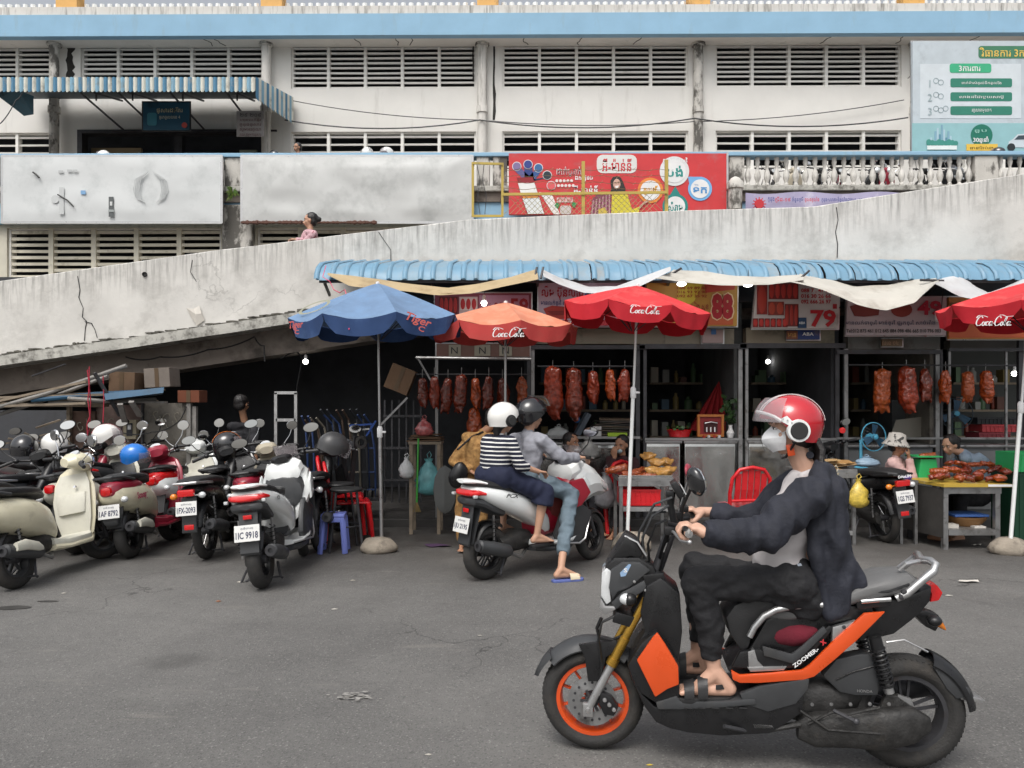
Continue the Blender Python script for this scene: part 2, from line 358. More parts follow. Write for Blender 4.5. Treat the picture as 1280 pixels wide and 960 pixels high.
# ---------------------------------------------------------------- ground
def asphalt():
 m = bpy.data.materials.new('asphalt'); m.use_nodes = True; t = m.node_tree; N = t.nodes.new; L = t.links.new; b = t.nodes['Principled BSDF']
 tc = N('ShaderNodeTexCoord'); P = tc.outputs['Object']
 def nz(s, d=6, r=.6, st=None):
  n = N('ShaderNodeTexNoise'); n.inputs['Scale'].default_value = s; n.inputs['Detail'].default_value = d; n.inputs['Roughness'].default_value = r
  if st: mp = N('ShaderNodeMapping'); mp.inputs['Scale'].default_value = st; L(P, mp.inputs[0]); L(mp.outputs[0], n.inputs['Vector'])
  else: L(P, n.inputs['Vector'])
  return n.outputs['Fac']
 def rp(x, a, c, lo, hi):
  r = N('ShaderNodeMapRange'); r.inputs[1].default_value = a; r.inputs[2].default_value = c; r.inputs[3].default_value = lo; r.inputs[4].default_value = hi; L(x, r.inputs[0]); return r.outputs[0]
 def mx(f, a, c, md='MIX'):
  x = N('ShaderNodeMix'); x.data_type = 'RGBA'; x.blend_type = md
  if isinstance(f, float): x.inputs[0].default_value = f
  else: L(f, x.inputs[0])
  for k, s in ((6, a), (7, c)):
   if isinstance(s, tuple): x.inputs[k].default_value = s
   else: L(s, x.inputs[k])
  return x.outputs[2]
 base = mx(rp(nz(.45, 6, .65), .35, .65, 0, 1), (.092, .090, .086, 1), (.165, .161, .152, 1))
 base = mx(rp(nz(1.1, 5, .6, (.35, 1.6, 1)), .55, .72, 0, .45), base, (.075, .073, .07, 1))        # old wheel and drip marks
 ag = N('ShaderNodeTexVoronoi'); ag.inputs['Scale'].default_value = 130; L(P, ag.inputs['Vector'])
 sp = N('ShaderNodeSeparateColor'); L(ag.outputs['Color'], sp.inputs[0])
 base = mx(rp(sp.outputs[0], .0, 1., .0, .55), base, (.16, .155, .15, 1)); 
 base = mx(rp(sp.outputs[1], .93, .97, 0, .6), base, (.27, .265, .25, 1))
 base = mx(rp(sp.outputs[2], .8, 1, 0, .5), base, (.04, .04, .04, 1))
 base = mx(rp(nz(.8, 4, .5), .62, .70, 0, .55), base, (.06, .058, .055, 1))                        # oil stains
 sv = N('ShaderNodeSeparateXYZ'); L(P, sv.inputs[0])
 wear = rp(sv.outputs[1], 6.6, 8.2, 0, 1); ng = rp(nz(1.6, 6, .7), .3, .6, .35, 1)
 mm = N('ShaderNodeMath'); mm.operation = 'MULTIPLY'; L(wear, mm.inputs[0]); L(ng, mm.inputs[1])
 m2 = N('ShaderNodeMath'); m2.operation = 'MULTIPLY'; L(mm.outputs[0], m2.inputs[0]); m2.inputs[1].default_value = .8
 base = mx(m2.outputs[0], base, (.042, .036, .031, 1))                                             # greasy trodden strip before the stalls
 base = mx(rp(nz(1.3, 6, .65, (.5, 2.5, 1)), .63, .67, 0, .5), base, (.19, .18, .165, 1))          # dust
 vc = N('ShaderNodeTexVoronoi'); vc.feature = 'DISTANCE_TO_EDGE'; vc.inputs['Scale'].default_value = .55; wn = N('ShaderNodeTexNoise'); wn.inputs['Scale'].default_value = 1.7; wn.inputs['Detail'].default_value = 7; L(P, wn.inputs['Vector'])
 va = N('ShaderNodeVectorMath'); L(P, va.inputs[0]); L(wn.outputs['Color'], va.inputs[1]); L(va.outputs[0], vc.inputs['Vector'])
 cm = N('ShaderNodeMath'); cm.operation = 'MULTIPLY'; L(rp(vc.outputs['Distance'], 0, .006, .75, 0), cm.inputs[0]); L(rp(nz(.35, 2), .48, .56, 0, 1), cm.inputs[1]); base = mx(cm.outputs[0], base, (.03, .029, .028, 1))   # hairline cracks
 L(base, b.inputs['Base Color']); L(rp(nz(2.2, 5), .35, .7, .62, .9), b.inputs['Roughness'])
 bp = N('ShaderNodeBump'); bp.inputs['Strength'].default_value = .6; bp.inputs['Distance'].default_value = .004
 ad = N('ShaderNodeMath'); L(ag.outputs['Distance'], ad.inputs[0]); L(nz(60, 5), ad.inputs[1]); L(ad.outputs[0], bp.inputs['Height']); L(bp.outputs[0], b.inputs['Normal'])
 return m
M['asphalt'] = asphalt()
mb = MB(); mb.add([(-250, -250, 0), (250, -250, 0), (250, 9.35, 0), (-250, 9.35, 0)], [(0, 1, 2, 3)])
mb.build('road', 'asphalt', smooth=0, kind='structure')
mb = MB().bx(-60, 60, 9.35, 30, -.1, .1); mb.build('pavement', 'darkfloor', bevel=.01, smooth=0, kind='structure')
mb = MB(); mb.add([(-250, 30, -.02), (250, 30, -.02), (250, 400, -.02), (-250, 400, -.02)], [(0, 1, 2, 3)])
mb.build('ground', 'under', smooth=0, kind='structure')
# ---------------------------------------------------------------- upper market building
RZ = -.0085
B = thing('market_building', 'long white louvred market building with sky blue cornice band above the terrace', 'building', (0, 20, 0), RZ)
# openings of the two louvre rows, in photo pixels
bays = [(-170, 63), (98, 330), (363, 595), (628, 860), (894, 1125), (1160, 1392)]
def X20(px): return (px-640)/FPX*20
def Z20(py, Y=20): return EYE-(py-HZ)/FPX*Y
zt0, zt1, zb0, zb1 = Z20(54.5), Z20(110), Z20(164), Z20(212)
ztop = Z20(42, 19.3)+.35
mb = MB(); T = .3
def wbx(x0, x1, z0, z1, y0=20, y1=20+T): mb.bx(x0, x1, y0, y1, z0, z1)
x0, x1 = -17.5, 16.6
door = (98, 330)
wbx(x0, x1, zt0, ztop+.3)
wbx(x0, x1, zb0, zt1)
prev = x0
for a, b in bays+[(None, None)]:
 if a is None: nx = x1; wbx(prev, nx, zt1, zt0); wbx(prev, nx, zb1, zb0); break
 nx = X20(a)
 if nx > prev: wbx(prev, nx, zt1, zt0); wbx(prev, nx, zb1, zb0)
 prev = X20(b)
wbx(x0, x1, 5.4, zb1)
mb.build('wall', 'wall', B, smooth=0)
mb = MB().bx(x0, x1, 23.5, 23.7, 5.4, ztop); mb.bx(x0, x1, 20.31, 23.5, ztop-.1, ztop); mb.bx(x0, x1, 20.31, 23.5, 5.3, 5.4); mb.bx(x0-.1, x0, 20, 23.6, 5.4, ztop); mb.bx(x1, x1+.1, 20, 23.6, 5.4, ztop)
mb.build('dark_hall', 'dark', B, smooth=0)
# louvres: each window is frame, mullions and single slats
slat = MB(); w1 = X20(0)-X20(-45)
slat.box((0, 0, 0), (w1-.06, .10, .045), (math.radians(14), 0, 0)); slat_me = slat.mesh('slat', 'louvre', smooth=0)
mull_u = MB().box((0, 0, 0), (.075, .16, zt0-zt1)).mesh('mullion', 'louvre', smooth=0)
mull_l = MB().box((0, 0, 0), (.075, .16, zb0-zb1)).mesh('mullion', 'louvre', smooth=0)
def louvre(parent, a, b, z0, z1, n, Y, me_m, nb=5, smesh=None, skip=None):
 xa, xb = (a-640)/FPX*Y, (b-640)/FPX*Y
 fr = MB(); fr.bx(xa, xb, Y+.06, Y+.24, z1-.035, z1-.002); fr.bx(xa, xb, Y+.06, Y+.24, z0+.002, z0+.035)
 fr.bx(xa+.002, xa+.05, Y+.06, Y+.24, z0+.036, z1-.036); fr.bx(xb-.05, xb-.002, Y+.06, Y+.24, z0+.036, z1-.036)
 f = fr.build('louvre_window', 'wall', parent, smooth=0)
 pl = wloc(parent)
 for i in range(1, nb):
  inst(me_m, 'mullion', V((xa+(xb-xa)*i/nb, Y+.12, (z0+z1)/2))-pl, f)
 for i in range(nb):
  if skip and skip(xa+(xb-xa)*(i+.5)/nb): continue
  for j in range(n):
   z = z0+(z1-z0)*(j+.5)/n
   inst(smesh or slat_me, 'slat', V((xa+(xb-xa)*(i+.5)/nb, Y+.13+rnd.uniform(-.004, .004), z+rnd.uniform(-.006, .006)))-pl, f, rot=(rnd.uniform(-.05, .05), rnd.uniform(-.004, .004), 0), scale=((xb-xa)/nb/w1, 1, 1))
for a, b in bays:
 louvre(B, a, b, zt1, zt0, 9, 20, mull_u, skip=lambda x: x < -13.6 or x > 13.6)
 if (a, b) != door: louvre(B, a, b, zb1, zb0, 5, 20, mull_l, skip=lambda x: x < -13.6 or x > 10.6)
# doorway under the canopy
mb = MB(); a, b = X20(98), X20(330)
mb.bx(a-.05, a+.08, 19.93, 20.2, zb1, zb0+.05); mb.bx(b-.08, b+.05, 19.93, 20.2, zb1, zb0+.05); mb.bx(a+.081, b-.081, 19.93, 20.2, zb0-.04, zb0+.05)
mb.build('door_frame', 'darksteel', B, smooth=0)
mb = MB().bx(X20(102), X20(166), 20.35, 20.45, Z20(190), Z20(178)); mb.build('transom_board', cmat('#8b7a5c'), B, smooth=0)
mb = MB().bx(X20(292), X20(314), 20.35, 20.45, Z20(212), Z20(181)); mb.build('door_panel', cmat('#9aa08f'), B, smooth=0)
mb = MB().bx(X20(212), X20(222), 20.2, 20.4, zb1, zb0); mb.build('door_post', 'darksteel', B, smooth=0)
# eaves: white soffit, blue fascia, stained parapet
YF = 19.3
mb = MB().bx(x0, x1, YF+.02, 19.998, Z20(42, YF), Z20(42, YF)+.12); mb.build('soffit', 'soffit', B, smooth=0)
mb = MB().bx(x0, x1, YF, YF+.2, Z20(42, YF)-.02, Z20(16, YF)); mb.bx(x0, x1, YF+.2, 20.3, Z20(30, YF), Z20(29, YF)); mb.build('fascia', 'band', B, smooth=0)
mb = MB().bx(x0, x1, YF+.05, YF+.35, Z20(16, YF)+.001, Z20(5, YF)); mb.build('parapet', 'cornice', B, smooth=0)
mb = MB().bx(x0, x1, YF+.36, YF+2.5, Z20(16, YF), Z20(14, YF)); mb.build('roof_terrace', 'under', B, smooth=0)
tile = MB()
for i in range(170):
 x = x0+.1+i*.2; tile.lathe([(.07, 0), (.07, .3)], (x, YF+.5, Z20(6, YF)), (0, 0, 1), 7, True)
tile.build('parapet_tiles', 'white', B, kind='stuff')
for px in (83, 340, 610, 873, 1138):
 q = W(px, 5, YF+.3); MB().bx(q.x-.27, q.x+.27, YF+.2, YF+.55, q.z-.1, q.z+.5).build('roof_post', cmat('#d9a860', dirt='#8a6a45'), B, smooth=0)
# broken plaster along the soffit edge
for px in (440, 492, 517, 655, 724, 802, 255, 270, 1033, 1122, 1220):
 q = W(px, 45, 19.6); mb = MB(); p = V((q.x, 19.45, Z20(42, YF)-.001)); pts = [p]
 for k in range(5): p = p+V((rnd.uniform(-.07, .09), .09, 0)); pts.append(p)
 mb.tube([(a_.x, a_.y, a_.z) for a_ in pts], .012, 4).build('crack', 'blackink', B)
# downpipes
for px, sh in ((72, 'blackened and peeling downpipe left of the striped canopy'), (335, 'white downpipe with mouldy top beside the canopy corner'), (603, 'clean white downpipe with rusty joint in mid facade'), (871, 'grey mottled downpipe above the red billboard'), (1141, 'white downpipe half hidden by the green health billboard')):
 t = thing('downpipe', sh, 'pipe', (X20(px), 19.85, Z20(196)), 0, 'downpipes on the upper facade')
 x = X20(px); z0, z1 = Z20(196), Z20(52, 19.85)
 mm = 'pillar' if px in (72, 871) else 'cornice'
 mb = MB().tube([(x, 19.85, z0), (x, 19.85, z1)], .12, 14); mb.build('pipe', mm, t)
 for zz in (z1-.05, (z0+z1)/2-.3):
  MB().lathe([(.12, -.08), (.15, -.08), (.15, .08), (.12, .08)], (x, 19.85, zz), n=14).build('collar', mm, t)
 MB().lathe([(.19, 0), (.17, .1), (.13, .12)], (x, 19.85, z1-.1), n=12, caps=True).build('hopper', 'pillar', t)
 st = [(x+.14+rnd.uniform(0, .05), 0)]
# mould stains beside pipes are a thin crust
for px, wd_, z0, z1 in ((83, .17, 95, 56), (617, .05, 150, 52), (591, .04, 100, 52)):
 mb = MB(); n = 9; L_, R_ = [], []
 for i in range(n+1):
  z = Z20(z0+(z1-z0)*i/n); x = X20(px)
  L_.append(V((x-wd_*rnd.uniform(.2, 1)/2, 19.992, z))); R_.append(V((x+wd_*rnd.uniform(.4, 1.3), 19.992, z)))
 mb.loft([[a, b, b+V((0, .006, 0)), a+V((0, .006, 0))] for a, b in zip(L_, R_)]).build('mould_patch', mat('mould', (.035, .033, .03), .95, var=.3), B, smooth=0)
# slack cables along the facade
def cable(pts, r, label, m='blackink', sag=0, name='cable', cat='cable', group=None):
 P = [V(p) for p in pts]; out = []
 for i in range(len(P)-1):
  for k in range(10):
   u = k/10; p = P[i].lerp(P[i+1], u); out.append(p-V((0, 0, sag*4*u*(1-u))))
 out.append(P[-1]); o = MB().tube(out, r, 5); return o.build(name, m, label=label, cat=cat, group=group)
cable([W(356, 124, 19.8), W(600, 150, 19.8), W(868, 152, 19.8), W(1130, 125, 19.8)], .012, 'upper thin grey cable slung along the white facade between the downpipes', 'greyp', .12)
cable([W(356, 150, 19.7), W(600, 150, 19.7), W(868, 148, 19.7), W(1135, 147, 19.7)], .018, 'thicker dark cable sagging along the facade below the thin one', 'greyp', .22)
cable([W(0, 155, 17), W(20, 125, 17), W(30, 112, 17)], .012, 'loose cable hanging left of the striped canopy', 'greyp', .05)
# striped canopy over the entrance
YC = 17.0
t = thing('striped_canopy', 'blue and cream striped corrugated canopy over the dark upstairs doorway', 'canopy', (W(160, 97, YC).x, YC, W(160, 97, YC).z))
xa, xb = W(-60, 0, YC).x, W(319, 0, YC).x; zf0, zf1 = W(0, 113, YC).z, W(0, 97, YC).z
cols = [cmat('#4d7f9e', dirt='#9a9a92'), cmat('#d5d3c6', dirt='#8f8b80'), cmat('#7fa8be', dirt='#77756d')]
n = 72; w = (xb-xa)/n; st_me = []
for c_ in cols:
 mb = MB(); ring = []
 for k in range(7):
  a = PI*k/6; ring.append((-w/2+w*k/6, -.035*math.sin(a)))
 rows = []
 for z in (zf1-zf0, .06, 0):
  rows.append([V((x, y, z-(.05*math.sin(PI*i/6) if z == 0 else 0))) for i, (x, y) in enumerate(ring)])
 mb.loft(rows, caps=False, closed=False); mb.loft([[p+V((0, .012, 0)) for p in r] for r in rows], caps=False, closed=False); st_me.append(mb.mesh('stripe', c_))
for i in range(n):
 k = (0, 1, 0, 1, 2, 1)[i % 6]; inst(st_me[k], 'stripe', V((xa+w*(i+.5), YC, zf0))-wloc(t), t)
zw = 9.38
rf = MB().loft([[V((xa, YC+.03, zf1)), V((xb, YC+.03, zf1)), V((xb, 19.9, zw)), V((xa, 19.9, zw))], [V((xa, YC+.03, zf1-.03)), V((xb, YC+.03, zf1-.03)), V((xb, 19.9, zw-.03)), V((xa, 19.9, zw-.03))]])
rf.build('roof_sheet', cmat('#2c3d46', dirt='#181c1e'), t, smooth=0)
for i in range(16):      # the side skirt that runs back to the wall
 u0, u1 = i/16, (i+1)/16; y0, y1 = YC+(2.9)*u0, YC+2.9*u1; z0, z1 = zf1+(zw-zf1)*u0, zf1+(zw-zf1)*u1; m_ = (y0+y1)/2
 d = .42+.2*u0
 MB().loft([[V((xb+.01, y0, z0+.02)), V((xb+.05, m_, z0+.02)), V((xb+.01, y1, z1+.02)), V((xb-.01, m_, z0))], [V((xb+.01, y0, z0-d)), V((xb+.05, m_, z0-d-.08)), V((xb+.01, y1, z1-d)), V((xb-.01, m_, z0-d))]]).build('stripe', cols[(0, 1, 2, 1)[i % 4]], t, smooth=0)
mb = MB()
for px in (103, 150, 215, 285):
 x = W(px, 0, 18).x; mb.pb((x, YC+.1, zf1-.08), (x, 19.85, zw-.1), .04, .04); mb.pb((x, 19.9, 8.55), (x, YC+.7, zf1+.05), .035, .035); mb.pb((x, 18.6, zw-.35), (x, 18.6, 8.8), .03, .03)
mb.bx(xa+2, xb-.4, 19.85, 19.9, 8.5, 8.54); mb.build('bracket_frame', 'darksteel', t, smooth=0)
# torn end on the left
mb = MB().loft([[W(0, 100, 17.2), W(22, 112, 17.2), W(42, 120, 17.4), W(42, 143, 17.5)], [W(-20, 104, 17.3), W(0, 122, 17.3), W(16, 134, 17.5), W(30, 145, 17.6)]], caps=True)
mb.build('torn_sheet', cmat('#3b5a66', dirt='#22282a'), t, smooth=0)
# signs below it
s1 = thing('hanging_sign', 'dark blue entrance sign with cream lettering hung beneath the striped canopy', 'sign', W(207, 163, 18.4))
card('panel', cmat('#1d4c63', dirt='#0f2630'), s1, 0, 180, 129, 237, 163, 18.4, .04)
card('frame', 'darksteel', s1, 0, 178, 127, 239, 164.5, 18.45, .03)
text('ផ្សារដើមគរ', cmat('#b9b08f'), s1, W(212, 138, 18.35), w=.62, h=.16, bold=.01)
text('ច្រកចូលលេខ 4', cmat('#c9c7b4'), s1, W(212, 147, 18.35), w=.5, h=.1)
card('emblem', cmat('#3c7c8c'), s1, 0, 184, 141, 196, 157, 18.35, .004, .05)
card('emblem', cmat('#b0473f'), s1, 0, 227, 153, 234, 160, 18.35, .004, .1)
s1 = thing('notice_board', 'faded grey notice sheet with brown lettering hung at the canopy corner', 'sign', W(312, 170, 18.2))
card('panel', cmat('#8a8583', dirt='#5b5450'), s1, 0, 296, 139, 330, 171, 18.2, .02)
for i, s in enumerate(['២៩ ២០៩', 'ហាមលក់ដូរ', 'ក្នុងផ្សារ', 'សូមអរគុណ', 'គណៈកម្មការផ្សារ']):
 text(s, cmat('#5b3a38') if i else 'blackink', s1, W(313, 143.5+i*6.3, 18.17), w=.5, h=.085)
# big green health billboard
t = thing('health_billboard', 'large pale billboard with green bars and printed skyline at right end of facade', 'billboard', W(1235, 190, 16.6))
YB = 16.6
card('panel', cmat('#bcc6cc', dirt='#a9b2b8'), t, 0, 1139, 53, 1330, 191, YB, .06)
card('frame', 'alu', t, 0, 1137.5, 51.5, 1331, 192, YB+.03, .03)
card('print', cmat('#cdd5da'), t, 0, 1150, 80, 1276, 148, YB-.061)
card('print', cmat('#8fb9bd'), t, 0, 1140, 154, 1329, 190, YB-.061)
card('print', cmat('#3f7a5c'), t, 0, 1223, 57.5, 1330, 73, YB-.061, .004, .06)
text('វិធានការ 3ការ', cmat('#e3c15e'), t, W(1256, 65, YB-.07), w=1.08, h=.2, bold=.012)
card('print', cmat('#3bab7e'), t, 0, 1187, 79.5, 1239, 91, YB-.066, .004, .05)
text('3ការពារ', 'whiteink', t, W(1212, 85.5, YB-.075), w=.46, h=.12, bold=.01)
for i, s in enumerate(['ពាក់ម៉ាស់គ្រប់ទីកន្លែង', 'លាងដៃជាមួយសាប៊ូ', 'រក្សាគម្លាត']):
 y = 98+i*17.4; card('print', cmat('#2f7d69'), t, 0, 1188, y, 1265, y+11, YB-.066, .004, .04)
 text(s, 'whiteink', t, W(1227, y+5.7, YB-.075), w=(.85, .95, .42)[i], h=.085)
 text(str(i+1), cmat('#9fb0b4'), t, W(1162.5, y+6.5, YB-.075), h=.16)
 for k in range(2+(i > 1)):
  o = MB().lathe([(.05, 0), (.062, 0), (.062, .004), (.05, .004)], W(1170+k*6, y+3+2*(k % 2), YB-.066), (0, -1, 0), 12); o.build('line_drawing', cmat('#8fa3a8'), t)
for k in range(13):      # skyline print
 x = 1160+k*2.7; h = (8, 14, 10, 22, 26, 18, 30, 24, 14, 22, 16, 10, 7)[k]
 card('print', cmat(('#7fa6b8', '#a9c3ce', '#5f8ea2')[k % 3]), t, 0, x, 186-h, x+2.4, 183, YB-.066-k*.0004)
for k in range(9): card('print', cmat('#3f8d80'), t, 0, 1158+k*4.2, 174+(k % 3), 1164+k*4.2, 182, YB-.073-k*.0004, .004, .1)
card('print', cmat('#dfe6e4'), t, 0, 1159, 182, 1196, 187, YB-.08)
q = W(1227, 169, YB-.07); MB().lathe([(0, 0), (.235, 0), (.235, .004), (0, .004)], q, (0, -1, 0), 28).build('print', cmat('#15705c'), t, smooth=0)
card('print', cmat('#e0b84a'), t, 0, 1208, 180, 1247, 188.5, YB-.078)
text('30ឆ្នាំ', 'whiteink', t, W(1226, 175, YB-.085), w=.33, h=.15, bold=.015)
text('ខួប', cmat('#9fd3c4'), t, W(1226, 164, YB-.085), w=.26, h=.07)
text('ធានារ៉ាប់រង', cmat('#3c3a22'), t, W(1227, 184.5, YB-.085), w=.5, h=.07)
# printed car, cut by the frame edge
c_ = [(1260, 184), (1261, 177), (1266, 174), (1272, 168), (1284, 167), (1300, 169), (1306, 176), (1308, 185)]
poly('print', cmat('#c6ced3'), t, c_, YB-.07); poly('print', cmat('#3a4750'), t, [(1268, 174.5), (1273, 169.5), (1284, 169), (1286, 174)], YB-.076)
for x in (1264, 1290):
 MB().lathe([(0, 0), (.085, 0), (.085, .004), (0, .004)], W(x, 184, YB-.076), (0, -1, 0), 14).build('print', cmat('#22282b'), t, smooth=0)
cable([W(1135, 98, 19.8), W(1141, 92, 16.8)], .01, 'stub of cable tied at the left edge of the green health billboard', 'blackink')
# ---------------------------------------------------------------- terrace with balustrade
YT = 16.0
T_ = thing('terrace', 'raised terrace with blue topped concrete balustrade along the market front', 'terrace', (0, YT, 0), RZ)
zr = W(0, 192, YT).z; zr0 = W(0, 197, YT).z; zb_ = W(0, 233, YT).z; zd = W(0, 240, YT).z
mb = MB().bx(-17, 14.5, YT, 20.3, zd-.2, zd); mb.build('deck', 'under', T_, smooth=0)
MB().bx(-17, 14.5, YT-.1, YT+.22, zr0, zr).build('rail', 'band', T_, bevel=.015, smooth=0)
MB().bx(-17, 14.5, YT-.08, YT+.2, zd, zb_).build('plinth', 'ledge', T_, bevel=.02, smooth=0)
MB().bx(-17, 14.5, YT+.05, YT+.3, zd-.62, zd-.001).build('blue_band', 'band', T_, smooth=0)
for a, b in ((910, 929), (1214, 1243), (596, 612), (616, 634), (-25, -2), (281, 303), (1500, 1530)):
 p, q = W(a, 0, YT).x, W(b, 0, YT).x
 MB().bx(p, q, YT-.06, YT+.18, zb_+.001, zr0-.001).build('pillar', 'pillar', T_, bevel=.02, smooth=0)
prof = [(.045, 0), (.055, .015), (.055, .05), (.035, .07), (.045, .1), (.075, .17), (.08, .22), (.06, .3), (.035, .36), (.032, .40), (.045, .44), (.06, .5), (.05, .545), (.055, .56), (.055, .6)]
hh = zr0-zb_; bal = MB().lathe([(r*.85, z/.6*hh) for r, z in prof], n=10, caps=True).mesh('baluster', 'pillar2' if 'pillar2' in M else 'cornice')
xs = [931+i*11.95 for i in range(24)]+[1245+i*11.95 for i in range(14)]
for px in xs:
 inst(bal, 'baluster', V((W(px+4, 0, YT).x, YT+.05, zb_))-wloc(T_), T_, rot=(0, 0, rnd.uniform(0, 1)))
# lower wall with louvres under the terrace
L_ = thing('lower_wall', 'stained lower wall with cream louvres beneath the blank white billboards', 'wall', (0, 16.2, 0), RZ)
YL = 16.2; zt = zd-.62; z0 = W(0, 348, YL).z; z1 = W(0, 284, YL).z
mb = MB(); lb = [(-170, -25), (5, 275), (320, 590)]
prev = -17
for a, b in lb:
 nx = (a-640)/FPX*YL
 if nx > prev: mb.bx(prev, nx, YL, YL+.3, 2.2, zd-.201)
 xb_ = (b-640)/FPX*YL; mb.bx(nx, xb_, YL, YL+.3, 2.2, z0); mb.bx(nx, xb_, YL, YL+.3, z1, zd-.201); prev = xb_
mb.bx(prev, 14.5, YL, YL+.3, 2.2, zd-.201); mb.build('wall', mat('yellowed_plaster', (.58, .55, .46), .95, var=.1, vs=2, dirt='#5b5346', dt=.55, da=.55, ds=2.5, stretch=(2, 2, .5)), L_, smooth=0)
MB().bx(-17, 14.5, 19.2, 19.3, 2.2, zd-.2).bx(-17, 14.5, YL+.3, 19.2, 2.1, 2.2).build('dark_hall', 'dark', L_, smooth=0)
lm = mat('cream_louvre', (.76, .72, .60), .85, var=.08, vs=3, dirt='#7d7460', dt=.55, da=.5, ds=4)
s2 = MB().box((0, 0, 0), (w1-.05, .11, .062), (math.radians(8), 0, 0)).mesh('slat', lm, smooth=0)
mu = MB().box((0, 0, 0), (.1, .16, z1-z0)).mesh('mullion', lm, smooth=0)
for a, b in lb: louvre(L_, a, b, z0, z1, 8, YL, mu, smesh=s2, skip=lambda x: x < -11.2)
MB().bx(W(281, 0, YL).x, W(318, 0, YL).x, YL-.22, YL-.002, 2.2, zd-.25).build('buttress', 'pillar', L_, bevel=.03, smooth=0)
# tuft of fern growing from the pillar
f = thing('wall_fern', 'small green fern growing from the stained pillar between the blank billboards', 'plant', W(291, 246, 15.8))
for k in range(26):
 a = rnd.uniform(0, 2*PI); L = rnd.uniform(.1, .24); b0 = W(291, 243, 15.85); tip = b0+V((math.cos(a)*L*.8, -abs(math.sin(a))*L*.5, rnd.uniform(-.2, .16)))
 md = (b0+tip)/2+V((0, 0, .06)); sd_ = V((-math.sin(a), 0, math.cos(a)))*.02
 MB().add([b0, md+sd_, tip, md-sd_], [(0, 1, 2), (0, 2, 3)]).build('leaf', cmat('#4d6a2c' if k % 2 else '#6c7f3c', .6), f, smooth=0)
# blank billboards
def board(px0, py0, px1, py1, Y, label, m='blankboard', bulge=.05):
 t = thing('blank_billboard', label, 'billboard', W((px0+px1)/2, py1, Y))
 a, b = W(px0, py1, Y), W(px1, py0, Y); nx_, nz_ = 60, 20; mb = MB(); vs = []
 for j in range(nz_+1):
  for i in range(nx_+1):
   x = a.x+(b.x-a.x)*i/nx_; z = a.z+(b.z-a.z)*j/nz_; e = min(i, nx_-i, j*2, (nz_-j)*2)/6; e = min(1, e)
   vs.append((x, Y-.03-e*bulge*(.5+noise.noise(V((x*1.1, z*1.7, 2)))+.35*abs(noise.noise(V((x*3, z*3, 7))))), z))
 mb.add(vs, [(j*(nx_+1)+i, j*(nx_+1)+i+1, (j+1)*(nx_+1)+i+1, (j+1)*(nx_+1)+i) for j in range(nz_) for i in range(nx_)])
 mb.build('sheet', m, t)
 fr = MB(); fr.bx(a.x-.03, b.x+.03, Y-.03, Y+.05, b.z, b.z+.05); fr.bx(a.x-.03, b.x+.03, Y-.03, Y+.05, a.z-.05, a.z); fr.bx(a.x-.05, a.x, Y-.031, Y+.05, a.z-.04, b.z+.04); fr.bx(b.x, b.x+.05, Y-.031, Y+.05, a.z-.04, b.z+.04)
 fr.build('frame', 'alu', t, smooth=0)
 MB().bx(a.x, b.x, Y+.01, Y+.04, a.z, b.z).build('backing', 'darksteel', t, smooth=0); return t
M['blankboard'] = mat('faded_white_vinyl', (.63, .65, .65), .55, var=.05, vs=1, dirt='#9fa5a4', dt=.52, dw=.2, da=.5, ds=1.4)
M['blankboard2'] = mat('wrinkled_grey_vinyl', (.57, .58, .57), .5, var=.06, vs=1.2, dirt='#8d918f', dt=.5, dw=.2, da=.5, ds=1.6)
t = board(5, 197, 276, 277, 15.8, 'faded white billboard with ghostly outline of long hair, left of the fern', 'blankboard', .025)
YB = 15.74
for sgn in (-1, 1):     # ghost print of long hair left on the vinyl: two locks
 for k in range(5):
  pts = [W(188+sgn*(3+k*1.5), 214+k, YB-.02), W(188+sgn*(12+k*1.8), 224, YB-.02), W(188+sgn*(14+k*1.9), 238, YB-.02), W(188+sgn*(11+k*1.5), 251-k*.7, YB-.02), W(188+sgn*(7+k), 253-k, YB-.02)]
  MB().tube(pts, .007, 4).build('faded_print', cmat('#c4c7c7'), t)
card('faded_print', cmat('#7fa9d0'), t, 0, 101, 238, 107, 243, YB-.01)
card('faded_print', cmat('#5b5f60'), t, 0, 136, 246, 142, 271, YB-.01); card('faded_print', cmat('#c9cccb'), t, 0, 137.5, 252, 140.5, 257, YB-.018); card('faded_print', cmat('#9aa09f'), t, 0, 135.5, 262, 142.5, 265, YB-.018)
for px, py in ((73, 213), (84, 212), (91, 212)): card('faded_print', cmat('#b9bcbc'), t, 0, px, py, px+6, py+3, YB-.01)
card('faded_print', cmat('#c3c6c6'), t, 0, 74, 234, 80, 268, YB-.01); card('faded_print', cmat('#c6c9c9'), t, 0, 64, 244, 74, 254, YB-.01, .004, .08)
MB().tube([W(41, 215, YB-.03), W(45, 218, YB-.03), W(49, 222, YB-.03)], .018, 5).build('tear', 'blackink', t)
MB().tube([W(72, 243, YB-.03), W(84, 250, YB-.03), W(92, 258, YB-.03)], .014, 5).build('tear', 'blackink', t)
t = board(304, 197, 589, 277, 15.8, 'crumpled pale grey billboard without print beside the red one', 'blankboard2', .05)
mb = MB()
for i in range(40): mb.ell(W(304+i*4.2+rnd.uniform(-1, 1), 278, 15.75), (.07, .03, rnd.uniform(.02, .05)), nu=6, nv=4)
mb.build('torn_rim', cmat('#5b3a2e', dirt='#2b1c16'), t)
